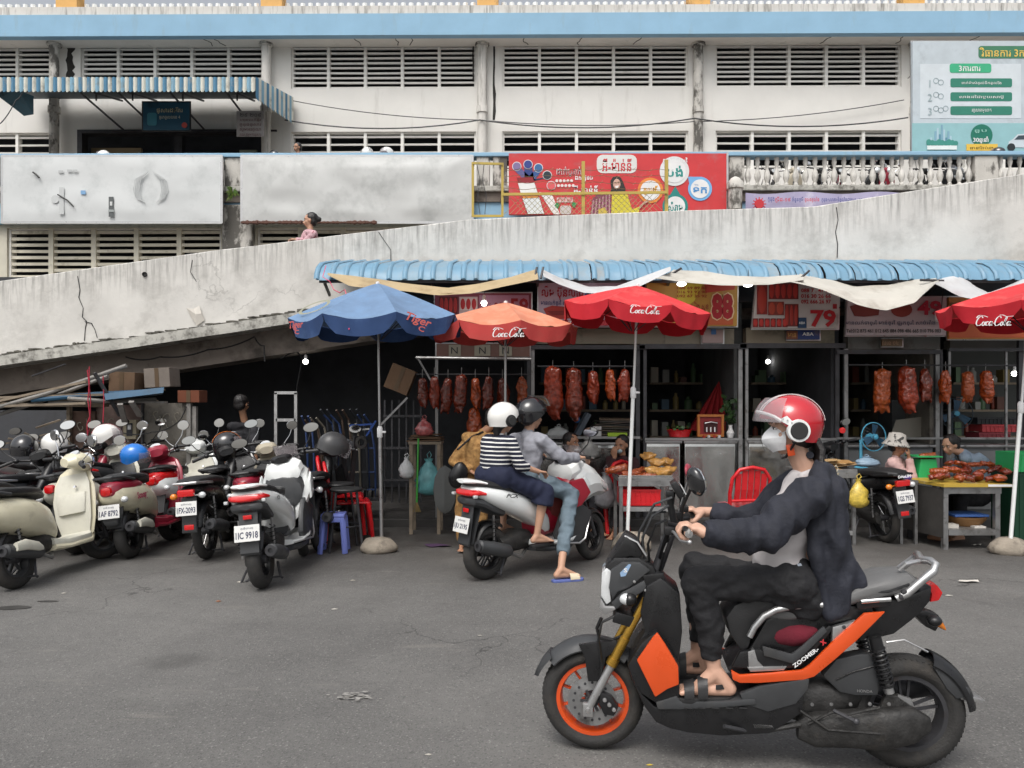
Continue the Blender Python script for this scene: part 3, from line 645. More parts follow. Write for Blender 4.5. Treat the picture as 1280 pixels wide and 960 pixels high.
# red billboard
YR = 15.7
t = thing('red_billboard', 'red advertising billboard with a laughing woman in yellow behind the yellow fence', 'billboard', W(770, 268, YR))
a, b = W(636, 268, YR), W(908, 193, YR)
MB().bx(a.x, b.x, YR, YR+.08, a.z, b.z+.02).build('panel', cmat('#c9363a', dirt='#b8595a'), t, smooth=0)
MB().bx(b.x, b.x+.04, YR-.01, YR+.09, a.z-.02, b.z+.04).build('frame', 'alu', t, smooth=0)
card('print', cmat('#d9d9d6'), t, 0, 746, 193.5, 796, 216.5, YR-.002, .004, .12)
text('អ៊ី-ម៉ាន់នី', 'redink', t, W(771, 206, YR-.01), w=.60, h=.26, bold=.012)
text('ដាក់ប្រាក់', 'whiteink', t, W(711, 214.5, YR-.01), w=.50, h=.2, bold=.03)
text('ដាក់ប្រាក់', cmat('#8a2630'), t, W(711, 214.5, YR-.016), w=.48, h=.18, bold=.0)
text('ដក ផ្ទេរ', 'whiteink', t, W(730, 223, YR-.01), w=.36, h=.12, bold=.02)
text('អ៊ី-ម៉ាន់នី', 'whiteink', t, W(732, 237, YR-.01), w=.5, h=.17, bold=.02)
def disc(px, py, rp, c, Y, par, d=.004, n=22):
 r = rp*Y/FPX; return MB().lathe([(0, 0), (r, 0), (r, d), (0, d)], W(px, py, Y), (0, -1, 0), n).build('print', c if isinstance(c, str) and c in M else cmat(c), par, smooth=0)
for px, py, c_ in ((646, 208, '#7d6f9a'), (660, 205.5, '#2c3f86'), (673, 210, '#35679a'), (684, 219, '#24303a'), (689, 232, '#d95a5e')):
 disc(px, py, 5.8, '#d8d8da', YR-.006, t); disc(px, py, 5, c_, YR-.011, t)
for (px, py), c_ in zip(((646, 208), (660, 205.5), (673, 210), (684, 219)), ('#5c5b8f', '#233a7d', '#2e5590', '#1f2c4e')):
 poly('print', cmat(c_), t, [(px-5, py+3), (px+5, py+2), (668, 226), (656, 226)], YR-.003)
for k in range(10): disc(696+(k % 5)*4.6+(k//5)*2, 226+(k//5)*6, 1.9, '#e3d8d4', YR-.006, t, n=10)
poly('print', cmat('#8a1f27'), t, [(646, 222), (666, 221.5), (681, 268), (659, 268)], YR-.012)
poly('print', cmat('#e6e6e3'), t, [(647.5, 229), (668, 228.5), (672, 241), (651, 242)], YR-.017); poly('print', cmat('#dfe2e2'), t, [(653, 248), (674, 247), (680, 267), (660, 267.5)], YR-.017); poly('print', cmat('#d58a35'), t, [(653, 245.5), (672, 245), (673, 247), (654, 248)], YR-.021)
poly('print', cmat('#e6e0de'), t, [(674, 240), (690, 243), (700, 268), (692, 268)], YR-.006)
card('print', cmat('#d7b8b4'), t, 0, 696, 247, 716, 253, YR-.006); text('កាដូ', 'redink', t, W(706, 250, YR-.012), w=.28, h=.07)
card('print', cmat('#c9bfbd'), t, 0, 700, 257, 714, 268, YR-.006, .004, .05)
for px, py in ((696, 257), (717, 256)):
 poly('print', cmat('#1f8a4d'), t, [(px-3, py), (px, py-4), (px+4, py-1), (px+1, py+4)], YR-.01)
# the laughing woman: hair, face, yellow dress, arms
poly('print', cmat('#2c2422'), t, [(763, 226), (766, 221.5), (771, 220), (776, 222), (779, 228), (782, 236), (781, 243), (762, 243), (764, 236)], YR-.010)
q = W(771, 230, YR-.016); MB().ell((0, 0, 0), (.075, .004, .105), nu=16).xf(lambda p: p+q).build('print', cmat('#c79f8f'), t)
for dx in (-2, 2.2): disc(771+dx, 228.3, .6, '#2a1b18', YR-.022, t, n=8)
poly('print', cmat('#f0eae6'), t, [(768.5, 232.5), (773.5, 232), (772.5, 235.5), (770, 235.8)], YR-.022)
poly('print', cmat('#d4c63a'), t, [(765, 243), (768, 240), (775, 240), (785, 244), (788, 268), (764, 268)], YR-.014)
poly('print', cmat('#d4c63a'), t, [(785, 246), (790, 262), (800, 258), (798, 268), (786, 268)], YR-.0135)
poly('print', cmat('#c79f8f'), t, [(799, 258), (806, 251), (812, 251), (804, 256), (800, 261)], YR-.02)
poly('print', cmat('#7d3c52'), t, [(740, 250), (748, 242), (764, 240), (764, 268), (738, 268)], YR-.012)
for k in range(6): poly('print', cmat('#b98a94'), t, [(741+k*4, 251-k*1.6), (742.5+k*4, 250-k*1.6), (740.5+k*4.4, 268), (739+k*4.4, 268)], YR-.017)
poly('print', cmat('#cdb24a'), t, [(748, 262), (756, 259), (760, 268), (748, 268)], YR-.019)
for px, py, rr, c0, s, cc_ in ((843, 214, 18.5, '#dcdcdc', 'បង់', '#2c8f88'), (813, 238, 16, '#e0873c', 'ភ្លើង', '#e0a23c'), (844, 258, 16, '#20827c', 'សំរាម', '#20827c'), (875, 236, 15, '#74aede', 'ទឹក', '#4a8fc9')):
 disc(px, py, rr, c0, YR-.008, t, n=30); disc(px, py, rr*.78, '#e4e4e4', YR-.014, t, n=28)
 text(s, cmat(cc_), t, W(px, py, YR-.022), w=rr*1.15*YR/FPX, h=rr*.75*YR/FPX, bold=.025)
poly('print', cmat('#74aede'), t, [(860, 221), (874, 221), (862, 232)], YR-.009); poly('print', cmat('#20827c'), t, [(836, 246), (844, 233), (852, 246)], YR-.009)
text('កាន់តែថ្លៃ', 'whiteink', t, W(844, 200.5, YR-.02), w=.5, h=.13, bold=.02)
card('print', cmat('#e4e0df'), t, 0, 876, 263.5, 907, 267, YR-.006)
# covid banner hanging below the balustrade
t = thing('lavender_banner', 'pale lavender health banner with red virus mark below the balustrade', 'banner', W(1020, 262, 15.75))
nx_ = 30; vs = []
for j in range(2):
 for i in range(nx_+1):
  px = 932+(1160-932)*i/nx_; vs.append(W(px, (241+1.5*math.sin(i*.5)) if j == 0 else 268, 15.75+.04*math.sin(i*.8)))
MB().add(vs, [(i, i+1, nx_+2+i, nx_+1+i) for i in range(nx_)]).build('cloth', cmat('#aca6c4', dirt='#d5d1e0'), t)
for k in range(12):
 a = k*PI/6; q = W(949, 255, 15.66); MB().tube([q, q+V((math.cos(a)*.14, 0, math.sin(a)*.14))], .012, 4).build('print', cmat('#c2303a'), t)
q = W(949, 255, 15.65); MB().lathe([(0, 0), (.1, 0), (.09, .02), (0, .02)], q, (0, -1, 0), 18).build('print', cmat('#c2303a'), t, smooth=0)
for s, c_, a, b in (('ក្នុង', '#3c4a8a', 960, 968), ('កូវីដ-១៩', '#c2303a', 969, 988), ('ចំនួនថ្មី', '#3c4a8a', 990, 1004), ('ឆ្លងខ្លាំង', '#c2303a', 1006, 1024), ('ក្នុងសហគមន៍ខ្លាំងជាងមុន', '#3c4a8a', 1027, 1070), ('អាចបញ្ជៀសឱ្យឆ្ងាយពីផ្ទះ', '#3c4a8a', 1072, 1122)):
 text(s, cmat(c_), t, W((a+b)/2, 249.5, 15.66), w=(b-a)*15.66/FPX, h=.12, bold=.012)
# finial post
t = MB().lathe([(.14, 0), (.14, .4), (.17, .42), (.16, .55), (.08, .64), (.02, .67)], W(919, 262, 15.6), n=12, caps=True)
t.build('round_post', 'pillar', label='stubby round topped concrete post between red billboard and lavender banner', cat='post')
# ---------------------------------------------------------------- ramp
R_ = thing('ramp', 'long stained concrete ramp parapet climbing to the right over the food stalls', 'ramp', (0, 10.2, 0))
YP = 10.2
TOP = [(-700, 455), (-300, 395), (0, 352), (274, 313), (319, 308), (420, 295), (588, 275), (722, 269), (850, 264), (1018, 259), (1092, 247), (1280, 218), (1700, 150)]
BOT = [(-700, 560), (0, 445), (168, 422), (353, 394), (640, 352), (1000, 345), (1280, 332), (1700, 300)]
def interp(T, x):
 for (a, ya), (b, yb) in zip(T, T[1:]):
  if x <= b: return ya+(yb-ya)*(x-a)/(b-a)
 return T[-1][1]
pxs = list(range(-700, 1700, 12)); mb = MB(); vs = []; uv = []
NV = 14
for px in pxs:
 yt = interp(TOP, px)+rnd.uniform(-.5, .5); yb = interp(BOT, px)
 for k in range(NV+1):
  p = W(px, yt+(yb-yt)*k/NV, YP); d = .006*noise.noise(p*1.5)+.01*noise.noise(p*.4)
  vs.append(V((p.x, YP+d, p.z))); uv.append((p.x, (W(0, yt, YP).z-p.z)))
n = NV+1
fs = [(i*n+k, (i+1)*n+k, (i+1)*n+k+1, i*n+k+1) for i in range(len(pxs)-1) for k in range(NV)]
o = len(vs)
for px in pxs:     # top and back face
 p = W(px, interp(TOP, px), YP); vs += [V((p.x, YP+.02, p.z+.012)), V((p.x, YP+.2, p.z)), V((p.x, YP+.2, p.z-1.1))]; uv += [(p.x, 0), (p.x, .0), (p.x, 1)]
for i in range(len(pxs)-1):
 a = i*n; b = (i+1)*n; c_ = o+i*3; d = o+(i+1)*3
 fs += [(a, c_, d, b), (c_, c_+1, d+1, d), (c_+1, c_+2, d+2, d+1)]
mb.v = vs; mb.f = fs; mb.uv = uv; mb.build('parapet', 'ramp', R_)
# ledge, side beam and deck follow the slope
def sweep(name, m, y0, y1, f0, f1, noise_=0, bev=0, x0=-700, x1=1700):
 rings = []
 for px in range(x0, x1, 30):
  a, b = W(px, f0(px), YP), W(px, f1(px), YP); x = a.x; q = noise_*noise.noise(V((x*3, 0, 1)))
  rings.append([V((x, y0, a.z+q)), V((x, y1, a.z)), V((x, y1, b.z)), V((x, y0, b.z+q*.7))])
 MB().loft(rings).build(name, m, R_, smooth=20)
sweep('ledge', 'ledge', YP-.12, YP+.3, lambda x: interp(BOT, x)+1, lambda x: interp(BOT, x)+13.5, .015)
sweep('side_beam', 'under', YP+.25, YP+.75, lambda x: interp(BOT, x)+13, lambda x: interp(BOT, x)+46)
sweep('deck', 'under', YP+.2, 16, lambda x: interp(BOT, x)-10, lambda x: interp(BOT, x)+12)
# crumbs of broken render with moss under the wall, and the long crack on the left
mb = MB()
for i in range(120):
 px = rnd.uniform(0, 400) if i < 110 else rnd.uniform(0, 900)
 q = W(px, interp(BOT, px)-rnd.uniform(-1, 3)*(1 if i % 3 else .4), YP-.01); mb.ell(q, (rnd.uniform(.02, .12), .02, rnd.uniform(.008, .022)), nu=6, nv=4)
mb.build('mossy_crust', mat('dark_moss', (.10, .095, .08), .98, var=.3, vs=20, bump=.5), R_, kind='stuff')
for path in ([(97, 345), (100, 362), (98, 372), (104, 385), (103, 396), (108, 402), (106, 410), (105, 426)], [(106, 402), (114, 404), (119, 412), (121, 422)], [(474, 290), (480, 300), (488, 312), (489, 330)], [(1046, 259), (1047, 275), (1045, 290), (1047, 305), (1046, 322)], [(240, 325), (238, 340), (246, 352)]):
 MB().tube([W(x+rnd.uniform(-.7, .7), y, YP-.004) for x, y in path], [.003+.004*rnd.random() for _ in path], 4).build('crack', 'blackink', R_)
MB().lathe([(0, 0), (.035, 0), (.03, -.02)], W(181, 343, YP-.004), (0, 1, 0), 10).build('hole', 'blackink', R_)
# scrap of paper stuck to the wall
mb = MB(); P_ = [W(x, y, YP-.02-.02*(i % 2)) for i, (x, y) in enumerate([(233, 385), (242, 386), (249, 382), (252, 392), (256, 400), (246, 407), (240, 398)])]
mb.add(P_+[sum(P_, V())/7+V((0, -.03, 0))], [(i, (i+1) % 7, 7) for i in range(7)])
mb.build('paper_scrap', cmat('#c9c4bb'), smooth=0, label='torn scrap of pale paper stuck to the ramp wall at left', cat='paper')
# yellow mesh fence on the ramp
YW = 10.3
t = thing('mesh_fence', 'yellow framed wire mesh fence standing on the ramp parapet', 'fence', W(730, 270, YW))
ym = cmat('#b59d4c', dirt='#6f6a4a')
for px, y0, y1, wd_ in ((591, 203, 271, 3), (628, 204, 271, 3), (729, 202, 269, 4), (833, 200, 265, 4)):
 p, q = W(px, y1, YW), W(px, y0, YW); MB().bx(p.x-wd_*.0054, p.x+wd_*.0054, YW-.02, YW+.02, p.z, q.z).build('fence_post', ym, t, smooth=0)
MB().pb(W(628, 243, YW-.03), W(834, 240.5, YW-.03), .02, .035).build('fence_rail', ym, t, smooth=0)
MB().pb(W(591, 204, YW-.03), W(628, 205, YW-.03), .02, .03).build('fence_rail', ym, t, smooth=0)
MB().pb(W(591, 270, YW-.03), W(628, 270, YW-.03), .02, .03).build('fence_rail', ym, t, smooth=0)
mb = MB()
for i in range(-4, 34):
 for sg in (1, -1):
  xa_ = 630+i*7; ys0, ys1 = 268, 243
  xb_ = xa_+sg*25
  if min(xa_, xb_) < 629 or max(xa_, xb_) > 834: continue
  mb.tube([W(xa_, ys0, YW), W(xb_, ys1, YW)], .0035, 3)
mb.build('wire_mesh', cmat('#a59a70'), t)
for k in range(4):
 pts = [W(628+i*10.3, 212+k*8+math.sin(i*1.9+k)*1.2+i*.02, YW) for i in range(21)]
 mb = MB().tube(pts, .004, 3)
 for p in pts[::2]: mb.tube([p+V((-.02, 0, -.02)), p+V((.02, 0, .02))], .003, 3)
 mb.build('barbed_wire', cmat('#a08a6a'), t)
for k in range(2): MB().tube([W(596+k*9, 205, YW), W(600+k*3, 225, YW), W(597+k*11, 245, YW), W(600+k*6, 268, YW)], .005, 3).build('barbed_wire', 'darksteel', t)
# ---------------------------------------------------------------- row of food stalls under the ramp
S_ = thing('stall_building', 'row of dark open fronted food stalls built in beneath the concrete ramp', 'building', (0, 9.6, .1))
def xw(px, Y): return (px-640)/FPX*Y
YS = 9.6
xl, xr = xw(470, YS), 12
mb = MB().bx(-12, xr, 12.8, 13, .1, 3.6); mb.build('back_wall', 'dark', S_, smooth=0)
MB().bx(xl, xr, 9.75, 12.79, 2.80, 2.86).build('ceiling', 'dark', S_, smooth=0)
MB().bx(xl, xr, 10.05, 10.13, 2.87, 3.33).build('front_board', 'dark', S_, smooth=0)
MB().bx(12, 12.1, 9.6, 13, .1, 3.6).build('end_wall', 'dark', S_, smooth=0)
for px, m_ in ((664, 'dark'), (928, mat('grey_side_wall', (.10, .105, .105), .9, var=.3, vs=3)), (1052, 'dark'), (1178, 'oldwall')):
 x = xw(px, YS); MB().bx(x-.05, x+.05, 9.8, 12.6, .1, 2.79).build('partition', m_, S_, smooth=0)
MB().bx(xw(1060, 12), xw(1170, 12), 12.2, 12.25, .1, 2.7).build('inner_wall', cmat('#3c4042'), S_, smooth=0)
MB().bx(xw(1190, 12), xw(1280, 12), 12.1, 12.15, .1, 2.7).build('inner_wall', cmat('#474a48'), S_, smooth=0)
# lintel strips of pale painted concrete
for a, b, y0, y1, c_ in ((668, 835, 411, 430, '#8c8473'), (806, 921, 411, 431, '#918a79'), (932, 1046, 410, 431, '#8f8673'), (1059, 1178, 419, 437, '#6f6f6c'), (1186, 1300, 425, 436, '#5e5c58')):
 MB().bx(xw(a, YS), xw(b-4, YS), YS-.02-.01*rnd.random(), YS+.12, W(0, y1, YS).z, W(0, y0, YS).z).build('lintel', cmat(c_, dirt='#4c463c', dt=.5), S_, smooth=0)
# frames and posts of dark steel
for px, w_, y0, m_ in ((546, .035, 445, 'steel'), (661, .04, 432, 'darksteel'), (666, .04, 432, 'steel'), (797, .05, 432, 'darksteel'), (806, .04, 432, 'darksteel'), (925, .05, 432, 'steel'), (933, .035, 432, 'steel'), (1046, .05, 432, 'darksteel'), (1057, .045, 436, 'steel'), (1171, .05, 437, 'steel'), (1176, .03, 437, 'darksteel'), (1186, .03, 436, 'steel'), (1257, .025, 437, 'steel'), (1275, .05, 400, 'darksteel')):
 x = xw(px, YS-.1); MB().bx(x-w_/2, x+w_/2, YS-.12, YS-.12+w_, .1, W(0, y0, YS-.1).z).build('post', m_, S_, smooth=0)
for a, b, y, h in ((664, 806, 434, .05), (799, 933, 433, .06), (925, 1057, 432, .06), (1046, 1176, 440, .05), (1186, 1300, 437, .04), (668, 800, 547, .03), (806, 925, 549, .03), (933, 1046, 549, .03), (1046, 1280, 548, .025)):
 z = W(0, y, YS-.14).z; MB().bx(xw(a, YS-.14), xw(b, YS-.14), YS-.15, YS-.125, z-h/2, z+h/2).build('crossbar', 'darksteel' if y > 430 and y < 500 else 'steel', S_, smooth=0)
# stainless counter cabinets
for a, b, y0, y1 in ((668, 770, 553, 640), (806, 852, 551, 618), (854, 921, 551, 618), (934, 1042, 551, 600), (1058, 1168, 556, 625), (1180, 1290, 556, 630)):
 c_ = thing('counter_cabinet', {668: 'stainless counter behind the two young women beside the hanging ducks', 806: 'narrow stainless counter panel just right of the red umbrella pole', 854: 'dented stainless counter below the red framed altar', 934: 'stainless counter partly hidden by the red helmeted rider', 1058: 'grey counter behind the woman in patterned hat', 1180: 'grey counter behind the denim jacket woman'}[a], 'counter', (xw((a+b)/2, 9.7), 9.7, .1), 0, 'metal counters of the stalls')
 z1 = W(0, y0, 9.5).z
 MB().bx(xw(a, 9.5)+.02, xw(b, 9.5)-.02, 9.5, 9.95, .1, z1-.03).build('cabinet', 'stainless' if a < 1000 else cmat('#5e6163', .5), c_, bevel=.006)
 MB().bx(xw(a, 9.5), xw(b, 9.5), 9.46, 9.98, z1-.03, z1).build('counter_top', 'steel', c_, bevel=.005)
 nx_ = 10; vs = []
 for j in range(7):
  for i in range(nx_+1):
   x = xw(a, 9.48)+.03+(xw(b, 9.48)-xw(a, 9.48)-.06)*i/nx_; z = .2+(z1-.27)*j/6; vs.append((x, 9.487-.022*noise.noise(V((x*5, z*5, a)))-.006, z))
 MB().add(vs, [(j*(nx_+1)+i, j*(nx_+1)+i+1, (j+1)*(nx_+1)+i+1, (j+1)*(nx_+1)+i) for j in range(6) for i in range(nx_)]).build('dented_panel', 'stainless' if a < 1000 else cmat('#67696a', .5), c_)
# blue roof sheets over the stalls
A_ = thing('stall_awning', 'long sky blue ribbed metal awning over the food stalls', 'awning', (0, 9.5, 3))
arc = [(8.98, 2.955), (9.0, 3.03), (9.08, 3.115), (9.22, 3.185), (9.5, 3.25), (10.15, 3.39)]
x = xw(396, 9); xe = xw(1330, 9); i = 0; p_me = {}; sp_ = .170
def strip(wd_, rad, off): return MB().loft([[V((wd_*u, y-off*math.cos(u*PI)-off, z+off*math.cos(u*PI)*.6)) for u in (-.5, -.25, 0, .25, .5)] for y, z in arc], caps=False, closed=False)
flat_me = []
for m_ in ('awn', 'awn2', 'awn'):
 mb = MB(); L = []
 for y, z in arc: L.append([V((-.09, y, z)), V((-.03, y+.004, z-.004)), V((.03, y+.004, z-.004)), V((.09, y, z))])
 mb.loft(L, False, False); flat_me.append(mb.mesh('roof_panel', m_))
rb = MB()
L = []
for y, z in arc: L.append([V((-.03, y, z)), V((-.014, y-.014, z+.011)), V((.014, y-.014, z+.011)), V((.03, y, z))])
rb.loft(L, False, False)
rib_me = rb.mesh('rib', 'awn', smooth=60)
while x < xe:
 k = 2 if rnd.random() > .12 else 1
 inst(flat_me[0 if k == 2 else 1], 'roof_panel', V((x+sp_/2, 0, rnd.uniform(-.004, .004)+.002*(i % 2)))-wloc(A_), A_, rot=(0, 0, rnd.uniform(-.003, .003)))
 lean = -.0 if x < 3.3 else -.06
 inst(rib_me, 'rib', V((x, -.004, rnd.uniform(0, .006)))-wloc(A_), A_, rot=(0, lean*.1, rnd.uniform(-.004, .004)), scale=(1, 1, 1))
 x += sp_; i += 1
MB().bx(xw(398, 9), xe, 9.03, 9.06, 2.93, 2.99).build('edge_rail', 'darksteel', A_, smooth=0)
mb = MB()
for px in (405, 540, 672, 836, 1010, 1172): mb.pb((xw(px, 9.05), 9.05, 2.95), (xw(px, 9.6), 9.9, 2.9), .03, .03)
mb.build('bracket', 'darksteel', A_, smooth=0)
# pink twine tied at its left corner
def twine(pts, label, c='#d8456a', r=.005):
 P = []
 for (x_, y_, Y_) in pts: P.append(W(x_+rnd.uniform(-1, 1), y_, Y_))
 return MB().tube(P, r, 4).build('twine', cmat(c), label=label, cat='string')
twine([(408, 332, 8.9), (404, 346, 8.85), (412, 352, 8.8), (418, 362, 8.7), (424, 366, 8.6), (432, 362, 8.5), (436, 376, 8), (432, 384, 7.4), (438, 398, 7.2), (436, 412, 7.1)], 'pink twine tied from the awning corner down over the blue umbrella')
# draped tarpaulins
def drape(label, m, top, bot, Yt, Yb, sag=.0, fold=.02, n=40, nv_=7, name='tarpaulin', rag=0):
 def at(P, u):
  L = [0]
  for a, b in zip(P, P[1:]): L.append(L[-1]+math.hypot(b[0]-a[0], b[1]-a[1]))
  s = u*L[-1]
  for i in range(len(P)-1):
   if s <= L[i+1]+1e-6:
    f = (s-L[i])/(L[i+1]-L[i]+1e-9); return P[i][0]+(P[i+1][0]-P[i][0])*f, P[i][1]+(P[i+1][1]-P[i][1])*f
 vs = []
 for i in range(n+1):
  a, b = at(top, i/n), at(bot, i/n)
  for j in range(nv_+1):
   u = j/nv_; p = W(a[0], a[1], Yt).lerp(W(b[0], b[1], Yb), u)
   d = fold*noise.noise(V((i*.22, j*.9, len(label))))+fold*.6*math.sin(i*.5+j*1.3)
   vs.append(p+V((0, d-sag*math.sin(PI*u), -sag*.5*math.sin(PI*u)-(rag*rnd.random() if j == nv_ else 0))))
 mb = MB(); mb.add(vs, [(i*(nv_+1)+j, (i+1)*(nv_+1)+j, (i+1)*(nv_+1)+j+1, i*(nv_+1)+j+1) for i in range(n) for j in range(nv_)])
 o = mb.build(name, m, label=label, cat='tarpaulin', group='tarpaulins slung below the blue awning', smooth=80)
 return o
tan = mat('tan_canvas', (.44, .34, .20), .85, var=.1, vs=2, dirt='#7f6a4c', dt=.52, da=.5, ds=3, bump=.3, bs=30)
wc = mat('dirty_white_canvas', (.50, .48, .43), .85, var=.08, vs=2, dirt='#8b8276', dt=.5, da=.5, ds=2.5, bump=.3, bs=30)
wc2 = mat('pale_plastic_sheet', (.52, .525, .53), .6, var=.08, vs=2, dirt='#9b968f', dt=.5, da=.4, ds=2.5)
drape('tan canvas slung from the awning corner behind the blue umbrella', tan, [(409, 341), (445, 345), (500, 353), (560, 360), (600, 354), (640, 346), (671, 336)], [(412, 345), (438, 358), (490, 362), (545, 369), (590, 367), (630, 358), (673, 349)], 8.95, 8.7, .02)
drape('white plastic sheet hung in a loop between tan canvas and red umbrella', wc2, [(677, 336), (700, 347), (735, 358), (770, 358), (805, 345), (838, 333)], [(680, 346), (700, 356), (730, 366), (758, 368), (800, 358), (838, 339)], 8.95, 8.7, .02)
drape('long pale canvas strip above the yellow 88 sign', wc, [(842, 337), (880, 339), (920, 345), (960, 346), (1002, 343)], [(818, 348), (850, 352), (900, 357), (960, 356), (1005, 350)], 8.95, 8.6, .03)
drape('broad cream canvas sagging low over the 49 sign', wc, [(1000, 342), (1030, 348), (1070, 358), (1110, 356), (1140, 350), (1171, 347)], [(985, 352), (1030, 362), (1070, 381), (1108, 388), (1145, 378), (1168, 355)], 9.0, 8.5, .04, .03)
drape('white canvas looped at the right end above the last red umbrella', wc2, [(1168, 349), (1192, 344), (1212, 352), (1235, 366), (1258, 358), (1300, 338)], [(1168, 354), (1190, 366), (1215, 374), (1240, 376), (1262, 372), (1300, 356)], 9.0, 8.5, .03, .03)
for a, b in (((671, 334), (668, 352)), ((679, 334), (676, 348)), ((828, 350), (852, 335)), ((996, 352), (1012, 338)), ((1150, 350), (1180, 351))):
 MB().tube([W(*a, 8.85), W(*b, 8.8)], .014, 6).build('tarp_pole', 'darksteel', A_)
# shop signs
def shop_sign(label, x0, y0, x1, y1, c, Y=9.3, skew=0, edge='alu'):
 t = thing('shop_sign', label, 'sign', W((x0+x1)/2, y1, Y))
 poly('panel', cmat(c, dirt='#7d6d68', dt=.58), t, [(x0+skew, y0), (x1+skew*.3, y0), (x1, y1), (x0, y1)], Y, .04)
 poly('frame', edge, t, [(x0+skew-1.5, y0-1.5), (x1+skew*.3+1.5, y0-1.5), (x1+1.5, y1+1.5), (x0-1.5, y1+1.5)], Y+.035, .034)
 return t
def birds(t, x0, y0, x1, y1, n, Y, c='#8e1a1c', bgc='#5a1518', rows=1):
 card('print', cmat(bgc), t, 0, x0, y0, x1, y1, Y)
 w = (x1-x0)/n
 for r in range(rows):
  ya = y0+(y1-y0)*r/rows+1; yb = y0+(y1-y0)*(r+1)/rows-1
  for i in range(n):
   cx = x0+w*(i+.5); q = W(cx, (ya+yb)/2, Y-.006); MB().ell((0, 0, 0), (w*.42*Y/FPX, .003, (yb-ya)/2*Y/FPX), nu=10, nv=7).xf(lambda p: p+q).build('print', cmat(c), t)
Yg = 9.3
t = shop_sign('dark red stall sign with photographs of roast ducks behind the faded umbrella', 544, 367, 664, 420, '#7d3a4a')
birds(t, 549, 371, 572, 392, 4, Yg-.045, '#a32a2a'); card('print', cmat('#b9a5a5'), t, 0, 574, 371, 597, 395, Yg-.045); birds(t, 575, 372, 596, 388, 3, Yg-.05, '#a8262b', '#c7b8b6'); birds(t, 551, 393, 580, 410, 4, Yg-.05, '#8a1d22')
card('print', cmat('#a3788f'), t, 0, 599, 369, 661, 396, Yg-.045)
text('លឹម លាប', cmat('#8a1a2a'), t, W(617, 381, Yg-.06), w=.34, h=.16, bold=.02); text('59', cmat('#8a1020'), t, W(649, 383, Yg-.06), w=.22, h=.2, bold=.03)
t = shop_sign('lilac stall sign with red Khmer heading between the two red umbrellas', 673, 343, 800, 408, '#b7b3c4')
text('លឹម ប៊ុនលេង', cmat('#a0182c'), t, W(703, 366, Yg-.05), w=.50, h=.17, bold=.02); text('មាន', cmat('#26479a'), t, W(741, 366, Yg-.05), w=.2, h=.1, bold=.015)
text('មានលក់ខ្វៃ សាច់ គោ ជ្រូក', cmat('#34407a'), t, W(706, 378.5, Yg-.05), w=.58, h=.08, bold=.015)
poly('print', cmat('#a3372f'), t, [(679, 386), (690, 382), (712, 384), (735, 383), (736, 396), (700, 399), (684, 395)], Yg-.045)
poly('print', cmat('#7d221f'), t, [(684, 389), (712, 388), (730, 390), (712, 394), (690, 394)], Yg-.05)
card('print', cmat('#9a1f2a'), t, 0, 676, 400, 760, 407, Yg-.045)
text('012 88 77 99', 'whiteink', t, W(706, 403.5, Yg-.05), w=.5, h=.05)
t = shop_sign('yellow and red stall sign with a big red 88 beside the red umbrella', 805, 351, 920, 408, '#b58a3c', skew=3)
poly('print', cmat('#c9b63f'), t, [(848, 352), (880, 352), (868, 376), (850, 390), (846, 376)], Yg-.045); poly('print', cmat('#b0402f'), t, [(880, 353), (919, 353), (918, 362), (882, 366)], Yg-.046); poly('print', cmat('#b8562f'), t, [(868, 395), (917, 390), (916, 406), (866, 406)], Yg-.046)
for i, s in enumerate(('088 69 89 88', '016 93 92 90', '092 67 35 92')): text(s, cmat('#9c3a24'), t, W(865, 360+i*5, Yg-.055), w=.36, h=.035, bold=.02)
text('ហៀង សុខ', cmat('#8a2320'), t, W(872, 383, Yg-.055), w=.26, h=.12, bold=.015)
text('88', cmat('#e0c9a0'), t, W(903, 383, Yg-.055), w=.29, h=.345, bold=.075); text('88', cmat('#9c1120'), t, W(903, 383, Yg-.06), w=.26, h=.315, bold=.055)
text('ទទួលលក់ដុំ និង រាយ', 'redink', t, W(900, 357, Yg-.055), w=.3, h=.03)
t = shop_sign('white stall sign with duck photographs and a red 79 right of the 88 sign', 939, 352, 1046, 411, '#b5aeab', skew=6)
birds(t, 946, 356, 959, 393, 1, Yg-.045, '#a23226', '#7d211c'); birds(t, 961, 354, 998, 374, 5, Yg-.045, '#a52a22', '#6d1a18'); birds(t, 960, 377, 980, 394, 2, Yg-.045, '#a8402c', '#7a2f25'); birds(t, 981, 380, 998, 408, 3, Yg-.045, '#9c2c22', '#69201c')
for i in range(6): birds(t, 941+i*7.4, 398, 947.5+i*7.4, 409, 1, Yg-.045, '#b02a24', '#6e1513')
for i, s in enumerate(('088 7 . 47 66', '016 30 26 66', '092 666 26 97')): text(s, cmat('#a01c26'), t, W(1020, 363+i*7, Yg-.055), w=.36, h=.05, bold=.03)
card('print', cmat('#1c3c5c'), t, 0, 997, 397, 1008, 410, Yg-.045); text('ABA', 'whiteink', t, W(1002.5, 403.5, Yg-.055), w=.075, h=.03)
text('79', cmat('#a8121f'), t, W(1029, 398, Yg-.055), w=.31, h=.21, bold=.035); card('print', cmat('#a01c26'), t, 0, 1041, 380, 1046, 386, Yg-.045)
t2 = shop_sign('small blue and orange payment sign on the lintel under the 79 sign', 983, 413, 1023, 424.5, '#2b3f74', 9.52)
card('print', cmat('#7a4a33'), t2, 0, 983, 413.5, 997, 424, 9.475); text('ABA', 'whiteink', t2, W(1010, 417.5, 9.46), w=.14, h=.04, bold=.02); text('មាន', cmat('#d6a35c'), t2, W(990, 419, 9.46), w=.1, h=.05)
